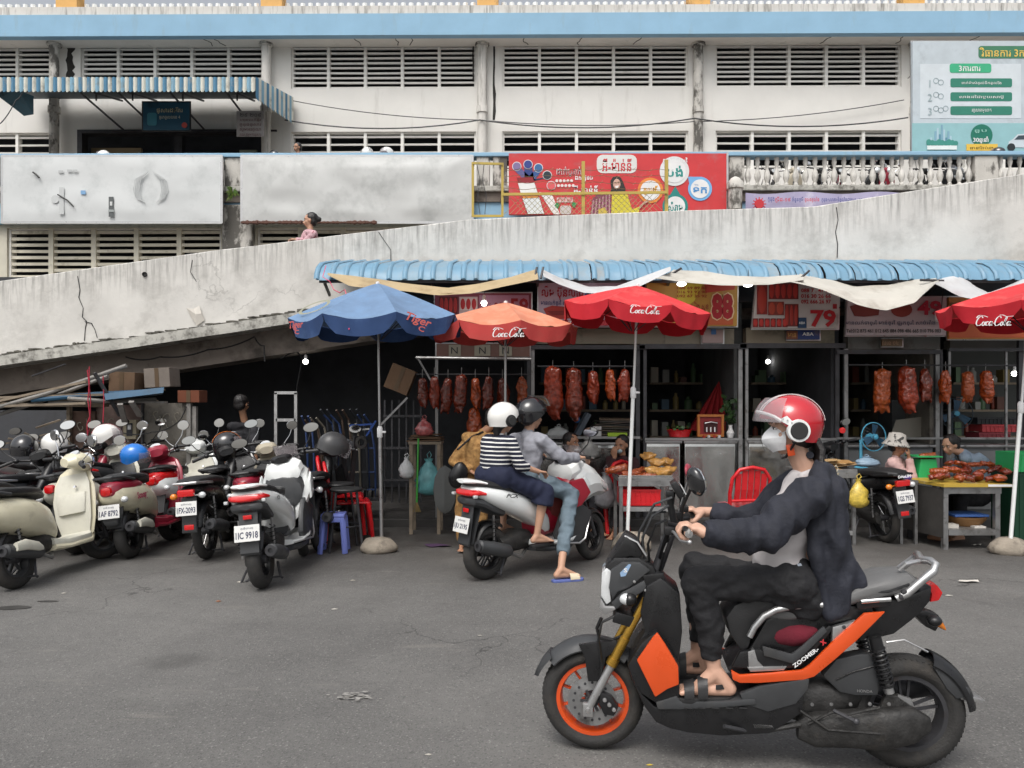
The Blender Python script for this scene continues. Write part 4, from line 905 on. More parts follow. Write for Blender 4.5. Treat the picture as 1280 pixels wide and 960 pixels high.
t = shop_sign('pinkish stall sign with phone numbers and a red 49 below the sagging canvas', 1056, 372, 1180, 419.5, '#a89a9d', skew=2)
poly('print', cmat('#6b2a24'), t, [(1062, 383), (1075, 379), (1100, 382), (1098, 394), (1080, 396), (1068, 395)], Yg-.045); q = W(1127, 387, Yg-.05); MB().ell((0, 0, 0), (.13, .003, .09)).xf(lambda p: p+q).build('print', cmat('#7d2f26'), t)
text('49', cmat('#a01c35'), t, W(1162, 385, Yg-.055), w=.29, h=.18, bold=.035)
text('មានលក់ទាខ្វៃ មាន់ខ្វៃ ជ្រូកខ្វៃ សាច់អាំង', 'ink', t, W(1113, 403.5, Yg-.055), w=1.08, h=.07, bold=.01)
text('Tel:012 875 461 012 645 884 098 486 665 010 796 003', 'blackink', t, W(1117, 413.5, Yg-.055), w=1.14, h=.045, bold=.02)
t = shop_sign('orange yellow stall sign half covered by the last red umbrella', 1184, 372, 1300, 424, '#b57b3c')
text('ឡៅ ហុង មាស ថៃ', cmat('#5b4a3c'), t, W(1214, 380, Yg-.055), w=.5, h=.08, bold=.015); poly('print', cmat('#b5562e'), t, [(1186, 398), (1215, 388), (1290, 392), (1290, 422), (1186, 422)], Yg-.045)
t = shop_sign('dusty name plate on the grey lintel below the 49 sign', 1101, 424, 1126, 433, '#6e5b47', 9.52); text('លេខ ០៤', cmat('#a8876a'), t, W(1113, 428.5, 9.46), w=.2, h=.05)
t = shop_sign('pale pink sticker sheet on the lintel under the 88 sign', 877, 412, 903, 429, '#a08b88', 9.52); card('print', cmat('#4673a8'), t, 0, 889, 411.5, 895, 418, 9.47); 
t = shop_sign('row of brown cartons printed in black above the duck rack', 546, 430, 662, 446, '#6a4c42', 9.45)
for a, b in ((561, 576), (593, 613), (624, 640)): card('print', cmat('#8d8878', dirt='#3b3732'), t, 0, a, 431, b, 445, 9.4)
for px in (568, 603, 632): text('N', 'blackink', t, W(px, 438, 9.39), w=.08, h=.08)
# bulbs that are lit
def bulb(px, py, Y, label, r=.034, flat=1):
 t = thing('lit_lamp', label, 'lamp', W(px, py, Y)); q = W(px, py, Y)
 MB().ell(q, (r*flat, r*flat, r)).build('bulb', 'bulb', t); MB().lathe([(.02, 0), (.022, .05), (.012, .07)], q+V((0, 0, r*.8)), n=10, caps=True).build('socket', 'whiteink', t)
 MB().tube([q+V((0, 0, r)), q+V((.01, .02, .18))], .004, 4).build('flex', 'blackink', t); return t
bulb(605, 379, 9.0, 'bright bulb hanging before the dark red sign above the faded umbrella')
bulb(852, 355, 8.95, 'flat lit lamp beneath the pale canvas strip, left of the pair', .024, 2.2); bulb(935, 356, 8.95, 'flat lit lamp between the 88 and 79 signs', .024, 2.2)
bulb(382, 452, 10.6, 'small lit lamp in the dark opening under the ramp beam', .036); bulb(1268, 467, 10.5, 'lit bulb inside the stall at the far right edge', .036)
bulb(960, 452, 12, 'small bluish lamp deep in the stall behind the red helmet', .035)
t = thing('unlit_lamp', 'unlit white lamp shade hanging at the right edge of the 49 sign', 'lamp', W(1177, 396, 9.1)); q = W(1177, 402, 9.1)
MB().lathe([(.05, 0), (.075, .02), (.07, .12), (.03, .15)], q, n=14, caps=True).build('lamp_shade', 'whiteink', t); MB().tube([q+V((0, 0, .15)), q+V((.02, 0, .45))], .005, 4).build('flex', 'blackink', t)
# ---------------------------------------------------------------- hanging roasts
def roast(seed, m, pig=False):
 r = random.Random(seed); mb = MB()
 if pig:
  mb.cap((0, 0, -.06), (0, 0, -.40), .085, .10); mb.cap((0, 0, -.2), (0, 0, -.48), .095, .07); mb.cap((0, 0, -.45), (0, -.01, -.55), .055, .03)
  for s in (-1, 1): mb.cap((s*.05, 0, -.46), (s*.075, -.02, -.56), .028, .016); mb.cap((s*.06, -.01, -.08), (s*.08, -.03, -.02), .028, .016)
 else:
  mb.cap((0, 0, -.07), (0, 0, -.34), .062, .082); mb.cap((0, .01, -.34), (0, .0, -.46), .078, .058)
  for s in (-1, 1):
   mb.cap((s*.05, 0, -.13), (s*.085, -.03, -.22), .03, .018); mb.cap((s*.082, -.03, -.22), (s*.065, -.04, -.27), .016, .012)
   mb.cap((s*.045, -.01, -.40), (s*.065, -.02, -.50), .034, .02); mb.cap((s*.06, -.02, -.5), (s*.065, -.02, -.53), .015, .012)
 tmp = blob(mb, 'roast_body', m, None, .012, 2, .012, 14, (1, 1, .8), org=V((0, 0, 0)))
 me = tmp.data; bpy.data.objects.remove(tmp); return me
rm = [roast(1, 'meat'), roast(2, 'meat'), roast(3, 'meat2'), roast(4, 'meat2', True), roast(5, 'meat', True)]
alt = []
for i, me_ in enumerate(rm):
 c_ = me_.copy(); c_.materials[0] = mat(('mahogany_roast', 'amber_roast')[i % 2], ((.15, .022, .009), (.36, .06, .012))[i % 2], .26, var=.45, vs=14, coat=.5, dirt='#3a0f05', dt=.5, dw=.2, da=.7, ds=10, bump=.5, bs=40); alt.append(c_)
hook = MB().tube([(0, 0, .10), (0, 0, .0), (.012, 0, -.03), (0, 0, -.045), (-.015, 0, -.03)], .004, 5).mesh('hook', 'steel')
def hang(px, y0, y1, Y, k, lab, grp):
 lab = lab.replace(' roast pig or duck', ' roast')
 h = (y1-y0)*Y/FPX; s = h/.56
 t = thing('hanging_roast', lab, 'roast meat', W(px, y0, Y)-V((0, 0, 0)), rnd.uniform(-.5, .5), grp)
 inst(rm[k] if rnd.random() < .55 else alt[k], 'roast_body', (0, 0, 0), t, rot=(rnd.uniform(-.06, .06), rnd.uniform(-.07, .07), rnd.uniform(0, 6)), scale=(s*rnd.uniform(1., 1.2), s*rnd.uniform(1, 1.2), s*rnd.uniform(.93, 1.04))); inst(hook, 'hook', (0, 0, 0), t); return t
g1 = 'dark red roast ducks on the rack behind the couple'
ord_ = ['leftmost', 'second', 'third', 'fourth', 'fifth', 'sixth', 'seventh', 'eighth', 'ninth']
for i, (px, a, b) in enumerate([(528, 472, 515), (543, 470, 514), (560, 472, 518), (577, 470, 515), (594, 472, 512), (611, 470, 516), (628, 472, 522), (652, 470, 508)]):
 hang(px, a, b, 9.05, (0, 1, 0, 4, 1, 0, 2, 2)[i], f'dark red roast duck hanging {ord_[i]} from the left on the rack behind the pillion rider', g1)
hang(593, 508, 568, 9.1, 1, 'long roast duck hanging low under the rack beside the white helmet', g1)
MB().tube([W(520, 447, 9.05), W(664, 449, 9.05)], .018, 8).build('hanging_rail', 'steel', S_)
MB().tube([W(520, 468, 9.08), W(664, 468, 9.08)], .008, 6).build('hanging_rail', 'darksteel', S_)
MB().pb(W(522, 447, 9.05), W(540, 478, 9.05), .02, .02).build('rail_brace', 'steel', S_, smooth=0)
for i, (px, a, b) in enumerate([(691, 460, 522), (717, 462, 524), (741, 463, 510), (762, 461, 505), (781, 461, 507)]):
 hang(px, a, b, 9.25, (4, 4, 0, 1, 0)[i], f'roast hanging {ord_[i]} from left in the stall behind the red umbrella pole', 'roasts in the second stall')
MB().tube([W(672, 458, 9.25), W(798, 458, 9.25)], .01, 6).build('hanging_rail', 'darksteel', S_)
for i, (px, a, b, k) in enumerate([(1103, 463, 517, 3), (1133, 460, 516, 4), (1156, 460, 508, 2), (1182, 462, 506, 1), (1210, 466, 503, 3), (1232, 465, 505, 3)]):
 hang(px, a, b, 9.35, k, f'glazed roast hanging {ord_[i]} from left above the woman in bucket hat', 'roasts in the right hand stall')
MB().tube([W(1060, 456, 9.35), W(1270, 457, 9.35)], .01, 6).build('hanging_rail', 'darksteel', S_)
# ---------------------------------------------------------------- script lettering and umbrellas
def script_logo(parent, mfun, w, m='whiteink'):
 # two words joined by a dash in looping script, unit width 1
 S = [[(.17, .30), (.14, .36), (.08, .34), (.03, .22), (.02, .08), (.06, 0), (.13, .02), (.17, .08)], [(.0, .30), (.06, .40), (.2, .38), (.3, .33)],
   [(.24, .16), (.20, .14), (.175, .06), (.20, .0), (.235, .03), (.245, .12), (.22, .16), (.28, .13)],
   [(.34, .14), (.31, .16), (.275, .08), (.29, .01), (.33, .03)], [(.425, .13), (.39, .165), (.36, .08), (.38, .0), (.415, .06), (.428, .13)], [(.436, .165), (.424, .06), (.432, .01), (.455, .03)],
   [(.465, .10), (.505, .09)], [(.66, .30), (.63, .36), (.57, .34), (.525, .22), (.515, .08), (.55, 0), (.61, .02), (.65, .08)], [(.6, .40), (.68, .42), (.8, .36), (.98, .38)],
   [(.72, .16), (.69, .14), (.665, .06), (.69, 0), (.72, .04), (.73, .12), (.71, .16)], [(.76, .03), (.79, .20), (.82, .33), (.80, .34), (.775, .2), (.775, .04), (.8, .01)],
   [(.905, .13), (.87, .165), (.84, .08), (.86, 0), (.895, .06), (.908, .13)], [(.916, .165), (.904, .06), (.915, .01), (.96, .04)]]
 mb = MB()
 for st in S:
  n = len(st); pts = []
  for i in range(n-1):
   p0, p1, p2, p3 = st[max(i-1, 0)], st[i], st[i+1], st[min(i+2, n-1)]
   for k in range(4):
    t = k/4; pts.append(tuple(.5*((2*p1[j])+(-p0[j]+p2[j])*t+(2*p0[j]-5*p1[j]+4*p2[j]-p3[j])*t*t+(-p0[j]+3*p1[j]-3*p2[j]+p3[j])*t**3) for j in (0, 1)))
  pts.append(st[-1]); vs = []; m_ = len(pts)
  for i, p in enumerate(pts):
   a, b = pts[max(i-1, 0)], pts[min(i+1, m_-1)]; d = (b[0]-a[0], b[1]-a[1]); L = math.hypot(*d)+1e-9
   hw = .006+.011*abs(d[1]/L); nx_, ny_ = -d[1]/L*hw, d[0]/L*hw
   sh = .12
   for s in (1, -1):
    u, v = p[0]+s*nx_+p[1]*sh, p[1]+s*ny_; vs.append(mfun(u, v))
  mb.add(vs, [(2*i, 2*i+1, 2*i+3, 2*i+2) for i in range(m_-1)])
 return mb.build('lettering', m, parent, smooth=0)
def umbrella(label, apex, Y, rad, rise, drop, base_px, m, m_in, turn=0, tilt=(0, 0), val=.13, pole_m='steel', name='market_umbrella', knob=0.62, sagf=.05, base_kind=None, logo=None):
 A = W(apex[0], apex[1], Y); gb = W(base_px[0], 0, Y); foot = V((gb.x, Y, .12))
 t = thing(name, label, 'umbrella', V((gb.x, Y, 0)), 0, 'market umbrellas in front of the stalls')
 q = Euler((tilt[0], tilt[1], 0)).to_matrix(); n = 8
 def P(a, r, z): return A+q@V((math.cos(a)*r, math.sin(a)*r, z))
 for k in range(n):
  a0 = turn+2*PI*k/n; a1 = a0+2*PI/n; G_ = 12; vs = []; vv = []
  for i in range(G_+1):
   u = i/G_
   for j in range(G_+1):
    v = j/G_; pa = V((math.cos(a0), math.sin(a0), 0)); pb_ = V((math.cos(a1), math.sin(a1), 0)); d = pa.lerp(pb_, v)*rad*u
    s = math.sin(PI*v)*u*sagf; z = -rise*(u**1.12)-s+(.03*noise.noise(V((k*3, u*4, v*3)))+.012*noise.noise(V((k, u*14, v*9))))*u*math.sin(PI*v)
    vs.append(A+q@V((d.x, d.y, z)))
  MB().add(vs, [(i*(G_+1)+j, (i+1)*(G_+1)+j, (i+1)*(G_+1)+j+1, i*(G_+1)+j+1) for i in range(G_) for j in range(G_)]).build('canopy_panel', m, t, smooth=70)
  vs = []
  for j in range(13):
   v = j/12; pa = V((math.cos(a0), math.sin(a0), 0)); pb_ = V((math.cos(a1), math.sin(a1), 0)); d = pa.lerp(pb_, v)*rad; s = math.sin(PI*v)*sagf
   h = val*(.45+.55*min(1, math.sin(PI*v)*2.2)) ; w_ = .012*math.sin(v*17+k)
   for i in range(4):
    f = i/3; vs.append(A+q@V((d.x*(1.004-.03*f+w_*f), d.y*(1.004-.03*f+w_*f), -rise-s-h*f)))
  MB().add(vs, [(j*4+i, j*4+i+1, (j+1)*4+i+1, (j+1)*4+i) for j in range(12) for i in range(3)]).build('valance', m_in, t, smooth=70)
  MB().tube([P(a0, .03, -.04), P(a0, rad*.5, -rise*.48-.03), P(a0, rad*.99, -rise-.015)], .006, 5).build('rib', 'darksteel', t)
  MB().tube([P(a0, .03, -rise-.22), P(a0, rad*.5, -rise*.48-.02)], .005, 4).build('stretcher', 'darksteel', t)
 top = A-V((0, 0, .01)); kp = foot.lerp(top, knob)
 MB().tube([kp-V((0, 0, .1)), top], .013, 8).build('upper_pole', pole_m, t); MB().tube([foot, kp], .02, 10).build('lower_pole', 'white' if pole_m == 'white' else pole_m, t)
 MB().lathe([(.022, -.06), (.03, -.05), (.03, .04), (.018, .06)], kp, n=10).build('collar', 'whiteink', t); MB().cap(kp, kp+V((.055, -.02, 0)), .012).build('knob', 'whiteink', t)
 MB().lathe([(.0, .02), (.02, .012), (.02, -.03)], A, n=8).build('finial', 'whiteink', t)
 return t, A, q
def base_block(label, c, rx, ry, h, seed=0):
 mb = MB().ell(V(c)+V((0, 0, h*.3)), (rx, ry, h*.75), nu=18, nv=10)
 mb.xf(lambda p: V((c[0]+(p.x-c[0])*(1+.25*noise.noise(p*5+V((seed, 0, 0)))), c[1]+(p.y-c[1])*(1+.25*noise.noise(p*5)), max(.0, min(c[2]+h*(.97+.06*noise.noise(p*9)), p.z+.03*noise.noise(p*8))))))
 return mb.build('umbrella_base', 'rock', label=label, cat='concrete block', smooth=50, group='rough blocks that hold the umbrella poles')
blueU = mat('faded_blue_canvas', (.14, .225, .36), .8, var=.15, vs=3, dirt='#6f8fb4', dt=.48, da=.6, ds=5, bump=.9, bs=9)
blueI = mat('deep_blue_canvas', (.03, .07, .19), .8, var=.15, vs=3, dirt='#4f6a92', dt=.55, da=.5, ds=3)
redU = mat('red_canvas', (.60, .030, .035), .7, var=.1, vs=3, dirt='#cf6660', dt=.52, da=.45, ds=5, bump=.8, bs=9)
redI = mat('deep_red_canvas', (.55, .012, .025), .7, var=.1, vs=3)
oraU = mat('sun_bleached_canvas', (.60, .21, .12), .8, var=.12, vs=3, dirt='#cf957a', dt=.46, da=.6, ds=6, bump=.9, bs=9)
oraI = mat('rosy_canvas', (.55, .06, .055), .8, var=.12, vs=3, dirt='#b4564a', dt=.5, da=.4, ds=4)
t, A, q = umbrella('large faded blue umbrella with orange lettering on its flaps, leftmost', (472, 354), 7.9, .90, .36, 0, (477,), blueU, blueI, turn=.35, tilt=(.04, -.02), val=.16, pole_m='alu', knob=.42, sagf=.06)
def logo_on(t, px, py, Y, w, tilt=0, m='whiteink'):
 o = W(px, py, Y); h = w*1.15
 return script_logo(t, lambda u, v: o+V((w*u, 0, v*w*.62*1.1+tilt*u*w)), w, m)
text('Tiger', cmat('#c05a52'), t, W(370, 407, 7.25), w=.16, h=.09, rot=(PI/2, -.05, -.35), bold=.02, shear=.2); text('Tiger', cmat('#c05a52'), t, W(523, 401, 7.18), w=.25, h=.10, rot=(PI/2, .3, .3), bold=.02, shear=.2)
text('C', cmat('#c05a52'), t, W(371, 415, 7.24), w=.05, h=.04, rot=(PI/2, 0, -.35), bold=.02); text('C', cmat('#c05a52'), t, W(527, 411, 7.16), w=.06, h=.05, rot=(PI/2, .3, .3), bold=.02)
MB().lathe([(.10, 0), (.125, 0), (.125, .002), (.1, .002)], (0, 0, 0), (0, 0, 1), 24).xf(lambda p: W(393, 384, 7.52)+V((p.x*1.25, p.z*2, p.y*.35+p.x*.45))).build('faded_emblem', cmat('#b3b29a'), t)
base_block('squat broken concrete block at the foot of the blue umbrella pole', (G(474, 688).x, 7.85, 0), .19, .15, .15, 1)
t, A, q = umbrella('sun bleached orange red umbrella with white script behind the couple', (632, 378), 8.1, .80, .24, 0, (631,), oraU, oraI, turn=.2, tilt=(.03, .02), val=.15, pole_m='alu', knob=.55, sagf=.05)
logo_on(t, 615, 421, 7.33, .32, 0)
base_block('round concrete block at the foot of the bleached umbrella pole, behind the scooter', (G(631, 690).x, 8.1, 0), .2, .15, .16, 4)
t, A, q = umbrella('bright red umbrella with white script over the middle of the stalls', (797, 357), 7.9, .78, .25, 0, (784,), redU, redI, turn=.30, tilt=(.02, .10), val=.15, pole_m='white', knob=.58, sagf=.045)
logo_on(t, 787, 391, 7.12, .29, -.05)
base_block('muddy concrete block beneath the red umbrella pole behind the front mudguard', (W(789, 0, 7.9).x, 7.9, 0), .2, .15, .2, 2)
t, A, q = umbrella('red umbrella with white script cut by the right edge of the view', (1288, 352), 7.7, .84, .27, 0, (1263,), redU, redI, turn=.12, tilt=(.02, .03), val=.16, pole_m='white', knob=.52, sagf=.045)
logo_on(t, 1219, 407, 6.98, .34, 0)
base_block('pale concrete block at the foot of the right hand umbrella pole', (W(1264, 0, 7.75).x, 7.75, 0), .2, .15, .17, 3)
# ---------------------------------------------------------------- two-wheelers
def idf(p): return p
def wheel(t, c, R, w, rim_r, rim_m, n=5, f=idf, disc=None, sp_w=.016, hubw=.05, twin=False, detail=20, tyre_m='rubber', wire=False):
 c = V(c); N_ = detail*2
 rm_ = MB().lathe([(rim_r-.014, -w*.36), (rim_r+.006, -w*.36), (rim_r+.002, -w*.18), (rim_r-.006, 0), (rim_r+.002, w*.18), (rim_r+.006, w*.36), (rim_r-.014, w*.36), (rim_r-.022, w*.2), (rim_r-.022, -w*.2), (rim_r-.014, -w*.36)], c, (0, 1, 0), N_).xf(f).build('wheel', rim_m, t, world=False)
 rt = (R-rim_r)/2; cr = rim_r+rt; prof = []
 for k in range(15):
  a = PI*1.18*(k/14-.5)*1.0; prof.append((cr-.2*rt+rt*1.2*math.cos(a), w/2*math.sin(a)*1.02))
 prof = [(rim_r, -w*.34)]+prof+[(rim_r, w*.34)]
 MB().lathe(prof, c, (0, 1, 0), N_).xf(f).build('tyre', tyre_m, rm_, world=False)
 if detail > 25:      # tread blocks
  tr = MB()
  for k in range(64):
   a = 2*PI*k/64
   for s in (-1, 1):
    p0 = c+V((math.cos(a)*(R-.004), s*w*.04, math.sin(a)*(R-.004))); a2 = a+.09; p1 = c+V((math.cos(a2)*(R-.016), s*w*.34, math.sin(a2)*(R-.016)))
    tr.pb(p0, p1, .012, .009)
  tr.xf(f); o = tr.build('tread', tyre_m, rm_, world=False, smooth=0); o['kind'] = 'stuff'
 MB().lathe([(.001, -hubw), (.03, -hubw), (.034, -hubw*.6), (.034, hubw*.6), (.03, hubw), (.001, hubw)], c, (0, 1, 0), 16).xf(f).build('hub', 'darksteel', rm_, world=False)
 for k in range(n):
  a = 2*PI*k/n+.3
  d = V((math.cos(a), 0, math.sin(a))); e = V((-math.sin(a), 0, math.cos(a)))
  if wire: mb = MB().tube([c+d*.03+V((0, .02*(-1)**k, 0)), c+(d+e*.15).normalized()*(rim_r-.015)], .0022, 4)
  elif twin:
   mb = MB()
   for s in (-1, 1): mb.pb(c+d*.028+e*s*.01, c+d*(rim_r-.012)+e*s*.022, .014, sp_w*.6)
  else: mb = MB().pb(c+d*.025, c+d*(rim_r-.012), .02, sp_w)
  mb.xf(f).build('spoke', rim_m if not wire else 'chrome', rm_, world=False, smooth=0)
 if disc:
  r, y = disc
  MB().lathe([(r*.45, -.002), (r, -.002), (r, .002), (r*.45, .002), (r*.45, -.002)], c+V((0, y, 0)), (0, 1, 0), 28).xf(f).build('brake_disc', 'steel', rm_, world=False)
  for k in range(6):
   a = k*PI/3; d = V((math.cos(a), 0, math.sin(a))); MB().pb(c+V((0, y, 0))+d*.02, c+V((0, y, 0))+d*r*.5, .004, .012).xf(f).build('disc_carrier', 'darksteel', rm_, world=False, smooth=0)
 return rm_
def arcsheet(c, r0, a0, a1, w, th=.006, n=14, lip=.25, yc=0):
 c = V(c); rings = []
 for i in range(n+1):
  a = math.radians(a0+(a1-a0)*i/n); d = V((math.cos(a), 0, math.sin(a))); ring = []
  for k in range(7):
   b = (k/6-.5)*PI*.95; ring.append(c+V((0, yc, 0))+d*(r0-lip*w*(1-math.cos(b)))+V((0, w/2*math.sin(b), 0)))
  for k in range(6, -1, -1):
   b = (k/6-.5)*PI*.95; ring.append(c+V((0, yc, 0))+d*(r0-lip*w*(1-math.cos(b))-th)+V((0, w/2*math.sin(b)*.96, 0)))
  rings.append(ring)
 return MB().loft(rings)
def mirror(t, root, tip, f, side, r=(.05, .035), m='black', face=-1):
 root, tip = V(root), V(tip); md = (root+tip)/2+V((.02, side*.02, 0))
 p = MB().tube([root, md, tip], .005, 6).xf(f).build('mirror', 'black' if m == 'black' else 'chrome', t, world=False)
 MB().ell(tip+V((.012, 0, .02)), (.022, r[0]*1.1, r[1]*1.1), nu=16).xf(f).build('mirror_shell', m, p, world=False)
 MB().lathe([(0, 0), (1, 0)], (0, 0, 0), (1, 0, 0), 18).xf(lambda q: f(tip+V((-.012, q.y*r[0], .02+q.z*r[1])))).build('mirror_glass', 'mirror', p, world=False, smooth=0)
def plate_(t, x, z, s1, s2, tilt=-.25, w=.20, h=.13, y=0):
 p = MB().box((x, y, z), (.006, w, h), (0, tilt, 0)).build('number_plate', 'plate', t, bevel=.002, world=False, smooth=0)
 q = Euler((0, tilt, 0)).to_matrix(); rot = (q@Euler((PI/2, 0, -PI/2)).to_matrix()).to_euler()
 text(s1, 'ink', p, V((x, y, z))+q@V((-.005, 0, h*.3)), w=w*.5, h=h*.16, rot=rot, world=False)
 text(s2, 'ink', p, V((x, y, z))+q@V((-.005, 0, -h*.12)), w=w*.88, h=h*.42, rot=rot, bold=.02, world=False)
def place(t, loc, heading, lean): t.location = loc; t.rotation_mode = 'XYZ'; t.rotation_euler = (lean, 0, heading)
def scooter(style, label, loc, heading, body, inner='black', accent=None, lean=-.14, steer=.35, plate=None, seat='vinyl', rimm='black', group='scooters and motorbikes parked by the stalls', mir='black', trim='chrome', rack=True, tailc=None, simple=False, name='parked_scooter', fork_m='darksteel', mirs=(1, 1), hb=.0):
 accent = accent or body; t = thing(name, label, 'scooter' if style != 'cub' else 'motorbike', (0, 0, 0), 0, group)
 R = .235 if style != 'cub' else .27; L = {'retro': 1.20, 'sport': 1.30, 'cub': 1.22}[style]; w = .10 if style != 'cub' else .075
 ax = V((-.43, 0, .9)).normalized(); piv = V((L-.06, 0, R))
 Q = Matrix.Rotation(steer, 3, ax)
 def f(p): return piv+Q@(V(p)-piv)
 kx = {'sport': .66, 'retro': .88, 'cub': .9}[style]
 def B_(mb, n, m, p=t, **k):      # the tail overhang is shortened to the photographed length
  mb.v = [V((q.x*kx if q.x < 0 else q.x, q.y, q.z)) for q in mb.v]
  return mb.build(n, m, p, world=False, **k)
 wheel(t, (0, 0, R), R, w*1.12, R*.62 if style != 'cub' else R*.72, rimm, 5 if style != 'cub' else 12, twin=(style == 'sport'), wire=(style == 'cub'), detail=14, disc=None)
 wheel(t, (L, 0, R), R, w, R*.64 if style != 'cub' else R*.74, rimm, 5 if style != 'cub' else 12, f=f, twin=(style == 'sport'), wire=(style == 'cub'), detail=14, disc=(.10, .05) if style == 'sport' else None)
 # engine, swing arm, exhaust on the right, shocks, stand
 B_(MB().sup([(-.06, R+.0, .03, .05, .09), (.05, R+.02, .05, .08, .09), (.28, R+.06, .06, .09, .09), (.38, R+.08, .04, .06, .09)], 12), 'transmission', 'engine')
 B_(MB().sup([(.1, R+.05, .11, .07), (.3, R+.08, .12, .1), (.46, R+.07, .08, .08)], 12), 'engine', 'engine')
 ex = B_(MB().tube([(-.30, -.15, R+.10), (-.28, -.15, R+.10), (-.05, -.155, R+.06), (.12, -.15, R+.02), (.16, -.14, R+.0)], [.036, .052, .062, .056, .03], 14), 'exhaust', 'greyp')
 B_(MB().tube([(.15, -.14, R), (.3, -.12, R-.06), (.42, -.04, R-.02)], .016, 8), 'exhaust_pipe', 'steel', ex)
 B_(MB().lathe([(.018, 0), (.04, 0), (.045, .012), (.02, .014)], (-.305, -.15, R+.10), (-1, 0, .1), 14), 'exhaust_tip', 'darksteel', ex)
 if style == 'retro' and not simple: B_(MB().sup([(-.22, R+.11, .02, .035, -.205), (-.1, R+.11, .025, .045, -.215), (.05, R+.07, .02, .04, -.21), (.1, R+.05, .012, .02, -.205)], 12), 'heat_shield', 'ivory', ex)
 for y in ((.13, -.12) if style != 'sport' else (.14, -.13)):
  sp = B_(MB().tube([(-.02, y, R+.02), (-.04, y, R+.34)], .011, 8), 'shock_absorber', 'steel')
  mb = MB(); pts = [(-.022-.02*k/40+.024*math.cos(k*1.0), y+.024*math.sin(k*1.0), R+.07+.22*k/40) for k in range(41)]
  B_(MB().tube(pts, .005, 4), 'spring', 'black', sp)
 B_(MB().tube([(.30, .10, R-.02), (.22, .2, R-.20*0-.12), (.19, .25, .015)], .010, 6), 'side_stand', 'darksteel')
 mb = MB().tube([(.12, .1, R-.05), (.06, .13, .07), (.05, .16, .06)], .011, 6); mb.tube([(.12, -.1, R-.05), (.06, -.13, .07), (.05, -.15, .06)], .011, 6); mb.tube([(.06, .13, .07), (.06, -.13, .07)], .009, 6)
 B_(mb, 'centre_stand', 'darksteel')
 # rear mudguard
 B_(arcsheet((0, 0, R), R+.045, 165, 60, .15), 'mudguard', 'black')
 if style != 'cub': B_(MB().loft([[V((-.20-.10*u, y, .64-.26*u-.04*u)) for y in (-.085+.015*u, .085-.015*u)]+[V((-.19-.10*u, y, .63-.30*u)) for y in (.085-.015*u, -.085+.015*u)] for u in (0, .35, .7, 1)]), 'mudflap', 'greyp')
 # front: fork, mudguard, bars
 for s in (1, -1):
  B_(MB().tube([(L, s*.065, R), (L-.10, s*.065, R+.26)], .017, 8).tube([(L-.09, s*.06, R+.22), (L-.22, s*.05, .80)], .014, 8).xf(f), 'fork_leg', fork_m)
 fm = body if style != 'sport' else 'black'
 B_(arcsheet((L, 0, R), R+.035, 28, 150, .14, lip=.35).xf(f), 'front_mudguard', fm)
 bx_ = {'retro': .93, 'sport': .93, 'cub': .93}[style]; bz = {'retro': .96, 'sport': .98, 'cub': .97}[style]+hb
 mb = MB().tube([(bx_-.10, .34, bz+.02), (bx_-.03, .22, bz+.04), (bx_+.03, .08, bz-.0), (bx_+.03, -.08, bz), (bx_-.03, -.22, bz+.04), (bx_-.10, -.34, bz+.02)], .011, 8).xf(f)
 bar = B_(mb, 'handlebar', 'black' if style != 'retro' else 'chrome')
 for s in (1, -1):
  B_(MB().tube([(bx_-.075, s*.235, bz+.035), (bx_-.105, s*.355, bz+.018)], .017, 10).xf(f), 'grip', 'vinyl', bar)
  B_(MB().tube([(bx_-.03, s*.21, bz+.03), (bx_-.0, s*.26, bz+.025), (bx_-.045, s*.36, bz+.01)], .006, 6).xf(f), 'brake_lever', 'alu', bar)
  B_(MB().ell((bx_-.045, s*.205, bz+.035), (.03, .03, .025)).xf(f), 'switch_box', 'black', bar)
  if mirs[0 if s > 0 else 1]:
   mirror(t, (bx_-.045, s*.20, bz+.05), (bx_-.02, s*.33, bz+.23), f, s, (.058, .05) if style == 'retro' else (.07, .042), m='chrome' if style == 'retro' else 'black')
 if style == 'retro':
  B_(MB().sup([(bx_-.10, bz+.02, .07, .04), (bx_-.04, bz+.03, .12, .07), (bx_+.05, bz+.02, .12, .09), (bx_+.12, bz+.0, .08, .07)], 16).xf(f), 'handlebar_cover', body)
  B_(MB().lathe([(.0, .0), (.055, 0), (.06, -.03)], (bx_-.02, 0, bz+.10), (-.5, 0, .85), 18).xf(f), 'speedometer', 'clear')
  B_(MB().lathe([(.075, -.05), (.08, 0), (.06, .03), (.02, .045), (0, .046)], (bx_+.12, 0, bz+.02), (1, 0, 0), 20).xf(f), 'headlight', 'clear')
  # leg shield, pocket, floor
  rings = []
  for z, x, hw, d in ((.24, .80, .10, .05), (.30, .86, .16, .05), (.45, .875, .20, .045), (.62, .90, .215, .045), (.78, .95, .20, .045), (.88, .985, .15, .04), (.92, 1.0, .08, .03)):
   rings.append([V((x+d*math.cos(2*PI*k/16)*1.0+.05*(1-(math.sin(2*PI*k/16))**2)*1, hw*math.sin(2*PI*k/16), z)) for k in range(16)])
  B_(MB().loft(rings), 'leg_shield', body)
  rings = []
  for z, x, hw in ((.30, .835, .14), (.45, .845, .178), (.62, .865, .19), (.76, .915, .175), (.86, .955, .13)):
   rings.append([V((x+.018*math.cos(2*PI*k/14), hw*math.sin(2*PI*k/14), z)) for k in range(14)])
  B_(MB().loft(rings), 'inner_panel', inner)
  B_(MB().sup([(.50, .845, .135, .045), (.62, .865, .155, .05), (.68, .875, .15, .03)], 16, axis='z'), 'pocket', inner, bevel=0)
